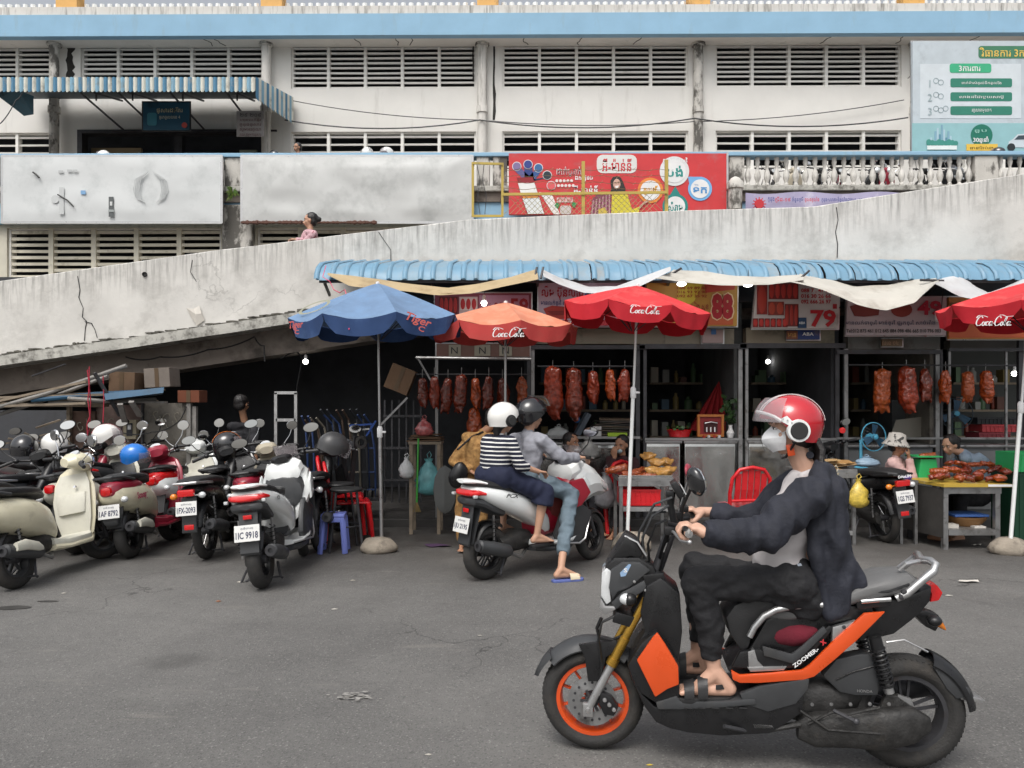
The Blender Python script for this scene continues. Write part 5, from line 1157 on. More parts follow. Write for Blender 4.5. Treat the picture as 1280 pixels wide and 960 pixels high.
  B_(MB().lathe([(0, .012), (.012, .012), (.016, 0)], (.86, -.06, .74), (-1, 0, .3), 12), 'ignition', 'chrome')
  B_(MB().sup([(.36, .30, .13, .04), (.5, .27, .17, .04), (.8, .27, .17, .04), (.9, .31, .12, .05)], 16, 4), 'floorboard', inner if inner != 'black' else 'greyp')
  B_(MB().sup([(.36, .255, .14, .03), (.5, .235, .18, .025), (.8, .235, .185, .025), (.93, .28, .12, .035)], 16, 4), 'floor_edge', body)
  # rounded tail
  tl = B_(MB().sup([(-.37, .65, .02, .02), (-.35, .65, .08, .06), (-.28, .64, .135, .105), (-.12, .615, .175, .15), (.08, .58, .19, .17), (.26, .54, .175, .17), (.38, .49, .145, .16), (.45, .42, .11, .12)], 22, 2.3), 'tail_body', tailc or body)
  if accent != (tailc or body): B_(MB().sup([(-.385, .68, .02, .03), (-.36, .69, .07, .06), (-.28, .70, .115, .085), (-.12, .705, .158, .09), (.05, .71, .16, .06), (.2, .70, .1, .04)], 20, 2.3), 'tail_panel', accent)
  B_(MB().sup([(-.30, .79, .05, .02), (-.26, .80, .11, .035), (-.1, .80, .145, .045), (.06, .785, .15, .045), (.2, .775, .14, .045), (.34, .76, .11, .04), (.42, .72, .07, .03)], 18, 2.6), 'seat', seat)
  lp = B_(MB().sup([(-.405, .69, .02, .022), (-.395, .69, .045, .04), (-.36, .69, .055, .045)], 14, 3), 'tail_light', 'redlens')
  for s in (1, -1): B_(MB().ell((-.33, s*.14, .60), (.035, .035, .03)), 'indicator', 'clear')
  B_(MB().tube([(-.08, .15, .77), (-.28, .14, .81), (-.42, .08, .82), (-.44, 0, .82), (-.42, -.08, .82), (-.28, -.14, .81), (-.08, -.15, .77)], .014, 8), 'grab_rail', 'black' if accent != body else 'greyp')
  if plate: plate_(t, -.375*kx, .50, *plate, tilt=.2); B_(MB().sup([(-.37, .42, .07, .03), (-.35, .41, .075, .05), (-.30, .42, .06, .04)], 12), 'reflector_box', 'greyp')
 elif style == 'sport':
  B_(MB().sup([(-.34, .79, .07, .02), (-.28, .785, .13, .05), (-.14, .755, .165, .075), (.08, .70, .185, .10), (.30, .63, .19, .115), (.48, .54, .18, .11), (.60, .45, .15, .10), (.66, .40, .10, .06)], 20, 2.8), 'tail_body', body)
  B_(MB().sup([(-.36, .845, .05, .012), (-.30, .85, .12, .03), (-.1, .835, .145, .035), (.1, .80, .15, .04), (.2, .765, .15, .04), (.4, .75, .135, .045), (.56, .735, .10, .045), (.64, .70, .06, .04)], 18, 2.6), 'seat', seat)
  B_(MB().sup([(-.42, .865, .04, .012), (-.38, .868, .10, .018), (-.25, .862, .135, .02), (-.16, .85, .15, .015)], 18, 2.6), 'rear_carrier', body)
  B_(MB().sup([(-.385, .765, .10, .012), (-.365, .77, .125, .028), (-.28, .775, .155, .032), (-.2, .765, .17, .02)], 18, 3), 'tail_light', 'redlens')
  B_(MB().sup([(-.37, .70, .05, .02), (-.33, .70, .13, .04), (-.2, .68, .15, .05), (.0, .62, .13, .05), (.12, .58, .11, .04)], 16), 'under_tail', 'greyp')
  B_(MB().box((-.335, 0, .62), (.02, .07, .035)), 'reflector', 'redlens', bevel=.006)
  # step-through tunnel
  B_(MB().sup([(.5, .44, .11, .10), (.62, .43, .105, .12), (.78, .47, .10, .14), (.88, .54, .11, .14)], 16, 3), 'centre_tunnel', inner)
  B_(MB().sup([(.44, .24, .16, .035), (.6, .22, .19, .035), (.85, .22, .19, .04), (.96, .27, .15, .05), (1.0, .32, .1, .05)], 16, 3.5), 'floorboard', 'greyp')
  B_(MB().sup([(.42, .29, .17, .025), (.6, .275, .205, .02), (.86, .28, .205, .025), (.93, .32, .19, .02)], 16, 4), 'floor_edge', body)
  # angular front cowl: a shield with facets on either side
  C = [(.80, .45, .12, .03), (.86, .60, .20, .16), (.93, .70, .235, .23), (1.02, .76, .235, .235), (1.12, .775, .215, .20), (1.24, .765, .18, .15), (1.36, .72, .13, .10), (1.44, .68, .07, .055), (1.48, .66, .02, .02)]
  B_(MB().sup(C, 12, 2.0), 'front_cowl', body, smooth=24)
  B_(MB().sup([(.815, .62, .13, .10), (.835, .68, .18, .14), (.90, .74, .19, .13), (.97, .8, .12, .06)], 12, 2.4), 'inner_panel', inner)
  B_(MB().sup([(.85, .86, .10, .05), (.87, .87, .17, .09), (.96, .91, .18, .10), (1.06, .92, .14, .085), (1.14, .89, .08, .05)], 12, 2.4), 'upper_cowl', body, smooth=24)
  for s in (1, -1):
   B_(MB().slab([(.72, .52), (.86, .64), (1.02, .58), (1.12, .52), (1.10, .44), (.98, .24), (.72, .22), (.64, .33)], s*.15, s*.195, .06), 'side_panel', 'greyp', bevel=.012)
   B_(MB().tube([(.62, s*.2, .27), (.94, s*.205, .235), (1.02, s*.20, .27), (1.11, s*.17, .46)], .010, 6), 'trim_line', trim if trim != 'chrome' else 'alu')
   B_(MB().sup([(1.26, .77, .03, .04, s*.13), (1.36, .72, .05, .035, s*.11), (1.45, .68, .03, .02, s*.06)], 10), 'headlight', 'clear')
   B_(MB().slab([(.90, .60), (.99, .64), (1.04, .80), (.97, .86), (.90, .78)], s*.222, s*.243, .1), 'cowl_panel', body, bevel=.008)
   B_(MB().box((-.36, s*.15, .75), (.05, .03, .025)), 'indicator', 'clear', bevel=.006)
  B_(MB().loft([[V((1.0+.14*u, y, .98+.12*(1-u)*1.2-.0)) for y in (-.11, -.05, .05, .11)]+[V((1.01+.14*u, y, .975+.12*(1-u)*1.2)) for y in (.11, .05, -.05, -.11)] for u in (0, .5, 1)]), 'windscreen', 'visor')
  B_(MB().sup([(bx_-.07, bz+.01, .06, .03), (bx_, bz+.02, .10, .04), (bx_+.06, bz, .06, .03)], 14).xf(f), 'instrument_panel', 'black')
  if plate: plate_(t, -.385*kx-.015, .50, *plate, tilt=.22); B_(MB().loft([[V((-.30-.08*u, y, .66-.32*u)) for y in (-.075, .075)]+[V((-.29-.07*u, y, .66-.34*u)) for y in (.075, -.075)] for u in (0, .5, 1)]), 'plate_holder', 'greyp')
 else:
  B_(MB().sup([(-.40, .70, .03, .02), (-.34, .70, .085, .05), (-.1, .67, .12, .085), (.15, .63, .12, .09), (.35, .57, .10, .10), (.5, .5, .07, .09)], 16), 'tail_body', body)
  B_(MB().sup([(-.42, .78, .04, .015), (-.36, .785, .11, .035), (-.1, .78, .13, .045), (.12, .765, .13, .045), (.3, .74, .12, .045), (.44, .70, .08, .04)], 16, 2.8), 'seat', seat)
  B_(MB().sup([(.32, .53, .05, .06), (.5, .46, .045, .07), (.68, .50, .045, .07), (.85, .68, .045, .09), (.95, .84, .05, .08)], 12), 'spine', body)
  for s in (1, -1):
   B_(MB().loft([[V((x, s*y, z)) for x, y, z in r] for r in ([(.62, .10, .36), (.86, .17, .38)], [(.68, .12, .55), (.93, .185, .58)], [(.80, .09, .76), (.99, .13, .80)])]+[[V((x+.012, s*(y+.012), z)) for x, y, z in r] for r in ([(.80, .09, .76), (.99, .13, .80)], [(.68, .12, .55), (.93, .185, .58)], [(.62, .10, .36), (.86, .17, .38)])], False, False), 'leg_shield', accent)
   B_(MB().ell((-.40, s*.13, .66), (.03, .035, .03)).tube([(-.37, s*.05, .66), (-.40, s*.11, .66)], .008, 6), 'indicator', 'amber' if s > 0 else 'clear')
   B_(MB().tube([(.45, s*.05, .28), (.46, s*.22, .27)], .012, 8), 'footrest', 'vinyl')
  B_(MB().tube([(-.05, .12, .75), (-.3, .13, .77), (-.46, .10, .78), (-.48, 0, .78), (-.46, -.1, .78), (-.3, -.13, .77), (-.05, -.12, .75)], .013, 8), 'grab_rail', 'alu' if rack else 'black')
  B_(MB().box((-.44, 0, .69), (.05, .15, .065)), 'tail_light', 'redlens', bevel=.012)
  B_(MB().loft([[V((-.38-.06*u, y, .64-.30*u)) for y in (-.07+.01*u, .07-.01*u)]+[V((-.37-.06*u, y, .64-.32*u)) for y in (.07, -.07)] for u in (0, .5, 1)]), 'mudflap', 'greyp')
  B_(MB().box((-.43, 0, .37), (.02, .09, .05)), 'reflector', 'redlens', bevel=.008)
  B_(MB().sup([(bx_-.08, bz+.02, .07, .035), (bx_, bz+.03, .10, .06), (bx_+.08, bz+.0, .09, .08), (bx_+.13, bz-.02, .05, .05)], 14).xf(f), 'headlamp_cowl', 'black' if accent == body else body)
  B_(MB().sup([(bx_+.10, bz, .06, .05), (bx_+.14, bz, .05, .04)], 12).xf(f), 'headlight', 'clear')
  if plate: plate_(t, -.46*kx-.01, .55, *plate, tilt=.18, w=.19)
 for s in (1, -1):
  B_(MB().tube([(bx_-.0, s*.18, bz+.02), (bx_+.10, s*.12, bz+.03), (bx_+.12, s*.05, bz-.15)], .005, 5).xf(f), 'cable', 'black')
 place(t, loc, heading, lean); return t
def helmet(label, loc, rz=0, m='helmetb', stripe=None, vis=True, tilt=(0, 0), s=1., parent=None, openf=True, name='helmet', grp=None, vm='visor', ear=False):
 t = thing(name, label, 'helmet', loc, rz, grp or 'helmets left on parked scooters') if parent is None else None
 par = t or parent; off = V((0, 0, 0)) if t else V(loc)
 q = Euler((tilt[0], tilt[1], rz if parent is not None else 0)).to_matrix()
 def X(p): return off+q@(V(p)*s)
 mb = MB(); rings = []       # open-face shell: x is forward; cut-away lower front
 nu, nv_ = 26, 12
 for i in range(nv_+1):
  th = .03+i/nv_*1.92; ring = []
  for k in range(nu):
   a = 2*PI*k/nu; fr = math.cos(a)
   lim = 1.30+.75*(0.5-0.5*max(-1, min(1, (fr-.15)*2.2)))      # shell stops higher at the face
   tt = th*lim/1.95; r = .135
   ring.append(V((r*1.12*math.sin(tt)*math.cos(a)-.0, r*.93*math.sin(tt)*math.sin(a), .125+r*1.0*math.cos(tt)-(.02 if i == nv_ else 0))))
  rings.append(ring)
 sh = MB().loft(rings, caps=False).xf(X).build('shell', m, par, world=False, smooth=70)
 inner = MB().loft([[V((p.x*.93, p.y*.92, .125+(p.z-.125)*.93)) for p in r] for r in rings], caps=False).xf(X).build('lining', 'foam', par, world=False, smooth=70)
 MB().loft([rings[-1], [V((p.x*.93, p.y*.92, .125+(p.z-.125)*.93)) for p in rings[-1]]], caps=False).xf(X).build('rim_trim', 'black', par, world=False)
 if stripe:
  for dy in (-.02, .02):
   pts = [(.154*math.sin(a)*1.0, dy, .125+.1385*math.cos(a)) for a in [-1.4+i*.16 for i in range(17)]]
   MB().loft([[V((x, y-.008, z)), V((x, y+.008, z)), V((x*.99, y+.008, z-.002)), V((x*.99, y-.008, z-.002))] for x, y, z in pts]).xf(X).build('stripe', stripe, par, world=False)
 if vis:
  vv = []
  up = .35 if vis == 'up' else (vis if isinstance(vis, float) else 0)
  for i in range(7):
   u = i/6; tt = .95+u*.85-up*1.6; row = []
   for k in range(13):
    a = (k/12-.5)*2.3; r = .150; row.append(V((r*1.12*math.sin(tt)*math.cos(a)+up*.05, r*.95*math.sin(a)*(.75+.25*math.sin(max(0.2, tt))), .125+r*math.cos(tt)+up*.02)))
   vv.append(row)
  MB().loft(vv, False, False).xf(X).build('visor', vm, par, world=False, smooth=80)
 if ear:
  for s_ in (1, -1):
   MB().lathe([(0, .018), (.036, .018), (.040, .008), (.040, -.01)], (-.005, s_*.122, .095), (0, s_, 0), 22).xf(X).build('ear_pad', 'foam', par, world=False)
   MB().lathe([(.040, .010), (.050, .010), (.053, 0), (.053, -.012)], (-.005, s_*.122, .095), (0, s_, 0), 26).xf(X).build('ear_ring', ear if isinstance(ear, str) else 'white', par, world=False)
 return t
H90 = PI/2
GP = 'scooters and motorbikes parked by the stalls'
A1 = scooter('retro', 'dirty cream retro scooter with open ivory leg shield, nearest at far left', (G(15, 737).x+.02, 6.32, 0), H90-.08, 'cream', 'ivory', lean=-.20, steer=-.55, rimm='greyp', plate=None, mirs=(1, 1))
A2 = scooter('retro', 'scuffed white retro scooter with black inner leg shield behind the cream one', (W(95, 0, 7.7).x, 7.75, 0), H90-.05, 'ivory', 'black', lean=-.12, steer=.2)
A3 = scooter('retro', 'crimson and cream retro scooter with plate 1AF 8792, blue helmet behind it', (G(165, 697).x, 7.55, 0), H90+.02, 'crimson', 'crimson', accent='crimson', tailc='cream', lean=-.12, steer=.3, plate=('ភ្នំពេញ', '1AF 8792'))
text('Scoopy', mat('pink_ink', (.5, .03, .12), .5, var=0), A3, (-.02, -.192, .60), w=.26, h=.085, rot=(PI/2-.05, 0, .06), bold=.04, world=False)
A4 = scooter('cub', 'black motorbike with square red tail light and plate 1FX-2093', (G(262, 697).x, 7.5, 0), H90+.04, 'black', lean=-.08, steer=.45, plate=('ភ្នំពេញ', '1FX-2093'), name='parked_motorbike')
A5 = scooter('sport', 'big white scooter with plate 1IC 9918 parked beside the stools', (G(327, 737).x, 6.33, 0), H90+.02, 'white', 'greyp', lean=-.10, steer=.3, plate=('ភ្នំពេញ', '1IC 9918'))
text('PCX', 'blackink', A5, (.02, -.192, .73), w=.10, h=.035, rot=(PI/2-.1, .05, .04), bold=.03, shear=.3, world=False)
A6 = scooter('retro', 'beige scooter with maroon lamp squeezed between the black motorbike and the big white scooter', (W(318, 0, 7.9).x, 8.0, 0), H90+.08, mat('beige_paint', (.48, .43, .33), .35, coat=.3), 'greyp', accent='crimson', lean=-.1, steer=.2)
A7 = scooter('retro', 'black scooter carrying a black helmet with orange stripe, under the dark opening', (W(283, 0, 8.5).x, 8.5, 0), H90+.1, 'helmetb', 'black', lean=-.1, steer=.25)
A8 = scooter('retro', 'red and white scooter parked against the scribbled wall', (W(215, 0, 8.5).x, 8.5, 0), H90-.02, 'white', 'ivory', accent='redlens', lean=-.1, steer=.3)
A9 = scooter('cub', 'grey motorbike at far left with a glossy black helmet on its bars', (W(20, 0, 7.6).x, 7.6, 0), H90-.12, 'greyp', lean=-.1, steer=.3, name='parked_motorbike')
A10 = scooter('cub', 'maroon motorbike behind the grey one with a white helmet on it', (W(62, 0, 8.2).x, 8.3, 0), H90-.1, 'crimson', lean=-.1, steer=.3, name='parked_motorbike')
A11 = scooter('sport', 'dark grey scooter behind the white retro scooter holding a white helmet high', (W(120, 0, 8.5).x, 8.55, 0), H90-.1, 'greyp', 'black', lean=-.1, steer=.2)
A12 = scooter('cub', 'black motorbike cut by the left edge of the view', (W(-28, 0, 6.9).x, 6.9, 0), H90-.15, 'black', lean=-.1, steer=.5, name='parked_motorbike')
A13 = scooter('cub', 'black motorbike with a dark helmet on its bars beyond the big white scooter', (W(400, 0, 7.9).x, 7.9, 0), H90+.06, 'black', lean=-.1, steer=-.2, name='parked_motorbike', mirs=(0, 1))
A14 = scooter('cub', 'black motorbike with plate 1GS 7937 beside the yellow bag', (G(1103, 676).x, 8.38, 0), H90+.12, 'black', lean=-.10, steer=.35, plate=('ភ្នំពេញ', '1GS 7937'), name='parked_motorbike', rack=False)
text('DAELIM', 'whiteink', A14, (-.44, 0, .765), w=.14, h=.03, rot=(PI/2, 0, -PI/2), bold=.04, world=False)
A15 = scooter('sport', 'silver scooter at far left between the cream scooter and the grey motorbike', (W(-10, 0, 8.6).x, 8.7, 0), H90-.1, 'alu', 'greyp', lean=-.1, steer=.2)
# helmets resting on them
helmet('glossy black helmet on the bars of the grey motorbike at far left', W(30, 575, 8.1), 2.2, 'helmetb', s=1.05)
helmet('white half helmet with dark outline on the maroon motorbike at far left', W(68, 570, 8.3), 2.6, 'helmetw', s=1., stripe='blackink', vis=False)
helmet('cream white helmet perched high on the dark grey scooter bars', W(133, 558, 8.6), -2.7+PI, 'helmetw', s=.98, stripe='crimson')
helmet('bright blue helmet hanging beside the crimson scooter mirror', W(166, 582, 8.2), .3, mat('gloss_blue_shell', (.015, .18, .62), .2, coat=.6, var=.05), s=.95, tilt=(.3, .2))
helmet('black helmet with orange edge and clear visor on the black scooter', W(284, 570, 8.6), .4, 'helmetb', s=1.05, stripe=cmat('#c96a1e'))
helmet('large matt black helmet hanging beside the blue stool', W(408, 574, 7.2), .9, mat('matt_black_shell', (.05, .05, .052), .4, var=.1), s=1.05, tilt=(.2, .5))
# bikes that stand upstairs behind the balustrade and boards (only heads and bars show)
UG = 'scooters parked on the terrace behind the balustrade'
zdk = W(0, 240, 16).z
def up(px, src, lab, rz, Y=18.4):
 o = dup(src, (xw(px, Y), Y, zdk-.12), rz, lab); o['group'] = UG; return o
ups = [(946, A4, 'black motorbike'), (975, A6, 'beige scooter'), (1003, A12, 'slim black motorbike'), (1032, A10, 'maroon motorbike'), (1060, A7, 'glossy black scooter'), (1088, A3, 'crimson scooter'), (1118, A9, 'grey motorbike'), (1150, A11, 'dark scooter'), (1182, A8, 'red and white scooter')]
wd_ = ['first', 'second', 'third', 'fourth', 'fifth', 'sixth', 'seventh', 'eighth', 'ninth']
for i, (px, s_, nm) in enumerate(ups): up(px, s_, f'{nm} upstairs behind the balusters, {wd_[i]} from the red billboard', -H90+rnd.uniform(-.3, .3))
for px, m_, lab in ((130, 'helmetw', 'white helmet top showing over the faded white billboard'), (459, 'helmetw', 'left one of two white and grey helmets above the crumpled billboard'), (484, 'helmetw', 'right one of two white and grey helmets above the crumpled billboard'), (343, 'helmetb', 'dark helmet beside the child above the crumpled billboard'), (1247, 'helmetb', 'dark helmet top above the blue rail beneath the health billboard')):
 Yh = 16.5; p = W(px, 199 if px > 400 and px < 500 else 203, Yh)
 if px > 1200: p = W(px, 199, Yh)
 helmet(lab, p, rnd.uniform(2, 4), m_, grp='helmets showing above the terrace boards', stripe='greyp' if m_ == 'helmetw' else None)
for px in (459, 484): up(px, A2, 'white scooter on the terrace behind the crumpled billboard, below the '+('left' if px < 470 else 'right')+' helmet', H90, 16.6)
# ---------------------------------------------------------------- the orange and black scooter in front, measured in its own side plane
R0 = V((1.662, 3.256, 0)); F0 = V((.359, 3.44, 0)); HD = (F0-R0).normalized(); LD = V((-HD.y, HD.x, 0)); HA = math.atan2(HD.y, HD.x)
def L3(px, py, lat=0.):
 k = (px-640)/FPX; s = (k*(R0.y+lat*LD.y)-R0.x-lat*LD.x)/(HD.x-k*HD.y)
 Y = R0.y+s*HD.y+lat*LD.y; return V((s, lat, EYE-(py-HZ)/FPX*Y))
K = thing('ridden_scooter', 'black and orange naked style scooter ridden across the foreground', 'scooter', R0, HA)
def kb(mb, n, m, p=None, **k): return mb.build(n, m, p or K, world=False, **k)
def SL(n, m, pts, l0, l1, bev=.006, tap=0, p=None, sm=38):      # l1 is the near side
 q = [L3(x, y, l1) for x, y in pts]; return kb(MB().slab([(a.x, a.z) for a in q], l0, l1, tap), n, m, p, bevel=bev, smooth=sm)
def sym(n, m, pts, l0, l1, bev=.006, tap=0, p=None):            # both flanks
 q = [L3(x, y, l1) for x, y in pts]; s = [(a.x, a.z) for a in q]
 for sg in (1, -1): kb(MB().slab(s, sg*l0, sg*l1, tap), n, m, p, bevel=bev)
fc = L3(741, 870); rc = L3(1130, 886); RF, RR = fc.z, rc.z
RF = .226; fc.z = RF; RR = .238; rc.z = RR
wheel(K, fc, RF, .12, .158, 'orange', 10, disc=(.108, .062), sp_w=.008, hubw=.055, detail=30)
wheel(K, rc, RR, .125, .156, 'darksteel', 5, sp_w=.016, hubw=.07, twin=True, detail=30)
# fork: grey lower leg, gold upper tube, both sides
for s in (1, -1):
 a, b, c, d = L3(736, 877, .0), L3(765, 822, 0), L3(764, 823, 0), L3(818, 722, 0)
 y = s*.085
 for p in (a, b, c, d): p.y = y
 lg = kb(MB().tube([a, a.lerp(b, .5), b], [.017, .019, .019], 12), 'fork_lower', 'alu')
 kb(MB().tube([c, c.lerp(d, .33)], .021, 14).tube([c.lerp(d, .33), d], .0175, 14).tube([c, c.lerp(d, .08)], .025, 14), 'fork_upper', 'gold')
 kb(MB().box(a+V((0, 0, 0)), (.045, .03, .06)), 'axle_clamp', 'alu', lg, bevel=.008)
 kb(MB().lathe([(0, .02), (.012, .018), (.014, 0)], a, (0, s, 0), 12), 'axle_nut', 'chrome', lg)
cal = kb(MB().slab([(fc.x-.085, fc.z+.035), (fc.x-.035, fc.z+.055), (fc.x-.03, fc.z-.0), (fc.x-.05, fc.z-.045), (fc.x-.095, fc.z-.05), (fc.x-.115, fc.z-.01)], .045, .095), 'brake_caliper', 'black', bevel=.008)
for k in range(3): kb(MB().lathe([(0, .006), (.008, .005), (.01, 0)], (fc.x-.055-k*.02, .096, fc.z+.02-k*.02), (0, 1, 0), 10), 'bolt', 'alu', cal)
for k in range(16):
 a = 2*PI*k/16; kb(MB().lathe([(0, .0035), (.006, .0033), (.006, 0)], fc+V((math.cos(a)*.082, .0635, math.sin(a)*.082)), (0, 1, 0), 8), 'disc_hole', 'darksteel', K)
kb(MB().tube([L3(748, 855, .08), L3(752, 830, .10), L3(748, 800, .10), L3(752, 778, .10), L3(768, 770, .08)], .006, 6), 'brake_hose', 'black')
kb(MB().tube([L3(752, 772, .1), L3(746, 785, .1), L3(749, 798, .1), L3(765, 800, .08), L3(790, 790, .06)], .008, 6), 'brake_hose', 'black')
# front mudguard with downward stay
kb(arcsheet(fc, RF+.045, 42, 128, .155, n=18, lip=.3), 'front_mudguard', 'greyp')
tp = L3(684, 811, 0); 
kb(MB().loft([[V((fc.x+math.cos(a)*(RF+r), w_*sd_, fc.z+math.sin(a)*(RF+r))) for sd_, r in ((-1, .030), (-.5, .05), (.5, .05), (1, .030), (.5, .042), (-.5, .042))] for a, w_ in ((.80, .075), (.6, .06), (.42, .035), (.30, .006))]), 'mudguard_tip', 'greyp')
SL('mudguard_stay', 'black', [(723, 806), (770, 800), (775, 812), (757, 822), (752, 852), (735, 852), (731, 822)], .068, .088, .004)
# headlamp housing
SL('headlamp_housing', 'black', [(757, 707), (768, 697), (799, 697), (817, 708), (824, 724), (805, 740), (786, 752), (768, 765), (758, 752), (753, 730)], -.085, .085, .014, .0)
SL('housing_cheek', 'greyp', [(764, 712), (778, 703), (800, 703), (813, 713), (786, 735), (772, 740), (766, 750), (761, 735)], .080, .100, .007)
SL('housing_cheek', 'greyp', [(778, 740), (812, 722), (820, 730), (786, 750), (770, 762), (764, 754)], .078, .096, .006)
SL('headlamp_lens', 'clear', [(752, 716), (758, 710), (764, 714), (762, 735), (764, 752), (758, 756), (751, 745)], -.07, .09, .006)
SL('lamp_guard', 'alu', [(751, 748), (757, 758), (768, 758), (770, 762), (757, 768), (749, 760)], -.075, .095, .005)
SL('sticker', mat('pale_blue_sticker', (.28, .42, .62), .4), [(775, 716), (786, 705), (789, 706), (782, 720), (776, 721)], .1004, .1015, 0)
text('S', 'whiteink', K, L3(782, 713, .103), w=.016, h=.018, rot=(PI/2, 0, PI), world=False, bold=.03)
SL('windscreen', 'black', [(760, 701), (782, 668), (796, 676), (807, 693), (800, 700), (790, 696), (775, 699)], -.075, .075, .008, .12)
kb(MB().tube([L3(781, 670, .06), L3(797, 678, .085), L3(808, 695, .09)], .005, 6), 'windscreen_edge', 'alu')
sg = L3(784, 749, .14); b_ = kb(MB().ell(sg, (.034, .03, .026)), 'indicator', 'clear'); kb(MB().ell(sg+V((-.012, .004, 0)), (.03, .031, .028)).tube([sg, sg-V((0, .06, 0))], .009, 8), 'indicator_shell', 'black', b_)
for s_, px, py in ((1, 793, 727), (1, 807, 738)): kb(MB().lathe([(0, .005), (.006, .004), (.007, 0)], L3(px, py, .1), (0, 1, 0), 8), 'bolt', 'alu')
# triple clamp, stem, bars
SL('triple_clamp', 'black', [(803, 719), (829, 716), (833, 728), (808, 735)], -.10, .10, .006)
SL('triple_clamp', 'black', [(770, 765), (796, 772), (792, 786), (765, 778)], -.10, .10, .006)
kb(MB().tube([L3(790, 775, 0), L3(818, 722, 0), L3(838, 665, 0)], .026, 12), 'steering_stem', 'darksteel')
hbar = kb(MB().tube([L3(857, 661, .345), L3(851, 658, .22), L3(838, 655, .16), L3(828, 690, .06), L3(825, 700, 0), L3(828, 690, -.06), L3(838, 652, -.16), L3(860, 648, -.22), L3(864, 645, -.34)], .0115, 10), 'handlebar', 'black')
def GR(a, b, lat0, lat1, r=.0165): return MB().tube([L3(*a, lat0), L3(*b, lat1)], r, 12)
kb(GR((851, 662), (861, 667), .20, .345), 'grip', 'vinyl', hbar); kb(MB().lathe([(.0, .012), (.016, .01), (.018, -.012), (.0, -.014)], L3(861, 667, .36), (0, 1, 0), 12), 'bar_end', 'chrome', hbar)
kb(GR((858, 645), (866, 643), -.22, -.345), 'grip', 'vinyl', hbar)
kb(MB().tube([L3(838, 664, .17), L3(842, 665, .22), L3(852, 676, .30), L3(862, 678, .36)], .0065, 8).ell(L3(862, 678, .36), .011), 'brake_lever', 'alu', hbar)
kb(MB().box(L3(838, 663, .18), (.055, .05, .035)), 'switch_box', 'black', hbar, bevel=.008); kb(MB().box(L3(846, 645, -.18), (.05, .05, .04)), 'switch_box', 'black', hbar, bevel=.008)
kb(MB().tube([L3(833, 665, .15), L3(853, 667, .17)], .012, 10), 'master_cylinder', 'alu', hbar)
kb(MB().box(L3(855, 636, -.12), (.04, .04, .03)), 'brake_reservoir', 'black', hbar, bevel=.006); kb(MB().box(L3(852, 641, -.17), (.012, .014, .012)), 'red_button', 'redlens', hbar)
mt = kb(MB().box(L3(846, 611, 0), (.03, .12, .075), (0, .5, 0)), 'instrument', 'black', bevel=.008); kb(MB().box(L3(848, 610, 0)+V((-.017, 0, 0)), (.004, .10, .05), (0, .5, 0)), 'instrument_face', 'clear', mt)
kb(MB().tube([L3(843, 655, 0), L3(838, 632, 0), L3(840, 615, 0)], .016, 10), 'instrument_stay', 'black'); kb(MB().box(L3(837, 617, .03), (.035, .05, .03)), 'cable_clamp', 'black', bevel=.006)
ms = L3(852, 650, .19); mt_ = L3(869, 604, .30)
mm_ = kb(MB().tube([L3(852, 655, .19), L3(853, 634, .22), L3(863, 612, .27), L3(868, 604, .29)], .0065, 8), 'mirror', 'black')
kb(MB().ell(L3(870, 602, .30), (.030, .048, .062), (0, .3, .5)), 'mirror_shell', 'helmetb', mm_); kb(MB().ell(L3(873, 601, .295), (.022, .044, .056), (0, .3, .5)), 'mirror_glass', 'mirror', mm_)
mr_ = kb(MB().tube([L3(846, 648, -.19), L3(852, 628, -.22), L3(860, 600, -.27)], .0065, 8), 'mirror', 'black'); kb(MB().ell(L3(861, 590, -.29), (.016, .055, .042), (0, .2, -.3)), 'mirror_shell', 'crimson', mr_)
for k, (a, b, c, d) in enumerate((((832, 640), (818, 640), (806, 662), (800, 690)), ((836, 632), (815, 645), (803, 672), (806, 700)), ((833, 650), (820, 655), (810, 680), (812, 706)), ((840, 622), (818, 630), (799, 665), (795, 695)), ((838, 668), (830, 690), (826, 708), (822, 722)))):
 kb(MB().tube([L3(*a, .05+.01*k), L3(*b, .08+.01*k), L3(*c, .07), L3(*d, .03)], .0055, 6), 'cable', 'black' if k % 2 == 0 else 'greyp')
# front body: column, leg shield and orange knee panel
SL('steering_column_cover', 'black', [(808, 732), (826, 722), (850, 742), (853, 790), (848, 834), (821, 792), (812, 800), (800, 830), (787, 832), (792, 812), (806, 790), (800, 765)], -.11, .11, .012)
SL('leg_shield', 'black', [(784, 832), (793, 818), (800, 806), (812, 795), (822, 790), (840, 815), (850, 834), (850, 876), (820, 880), (802, 868), (790, 850)], -.16, .16, .014)
SL('knee_panel', 'orange', [(796, 826), (803, 816), (816, 797), (822, 791), (832, 806), (848, 833), (849, 856), (834, 862), (819, 872), (808, 850)], .158, .178, .007)
SL('knee_panel', 'orange', [(796, 826), (803, 816), (816, 797), (822, 791), (832, 806), (848, 833), (849, 856), (834, 862), (819, 872), (808, 850)], -.158, -.178, .007)
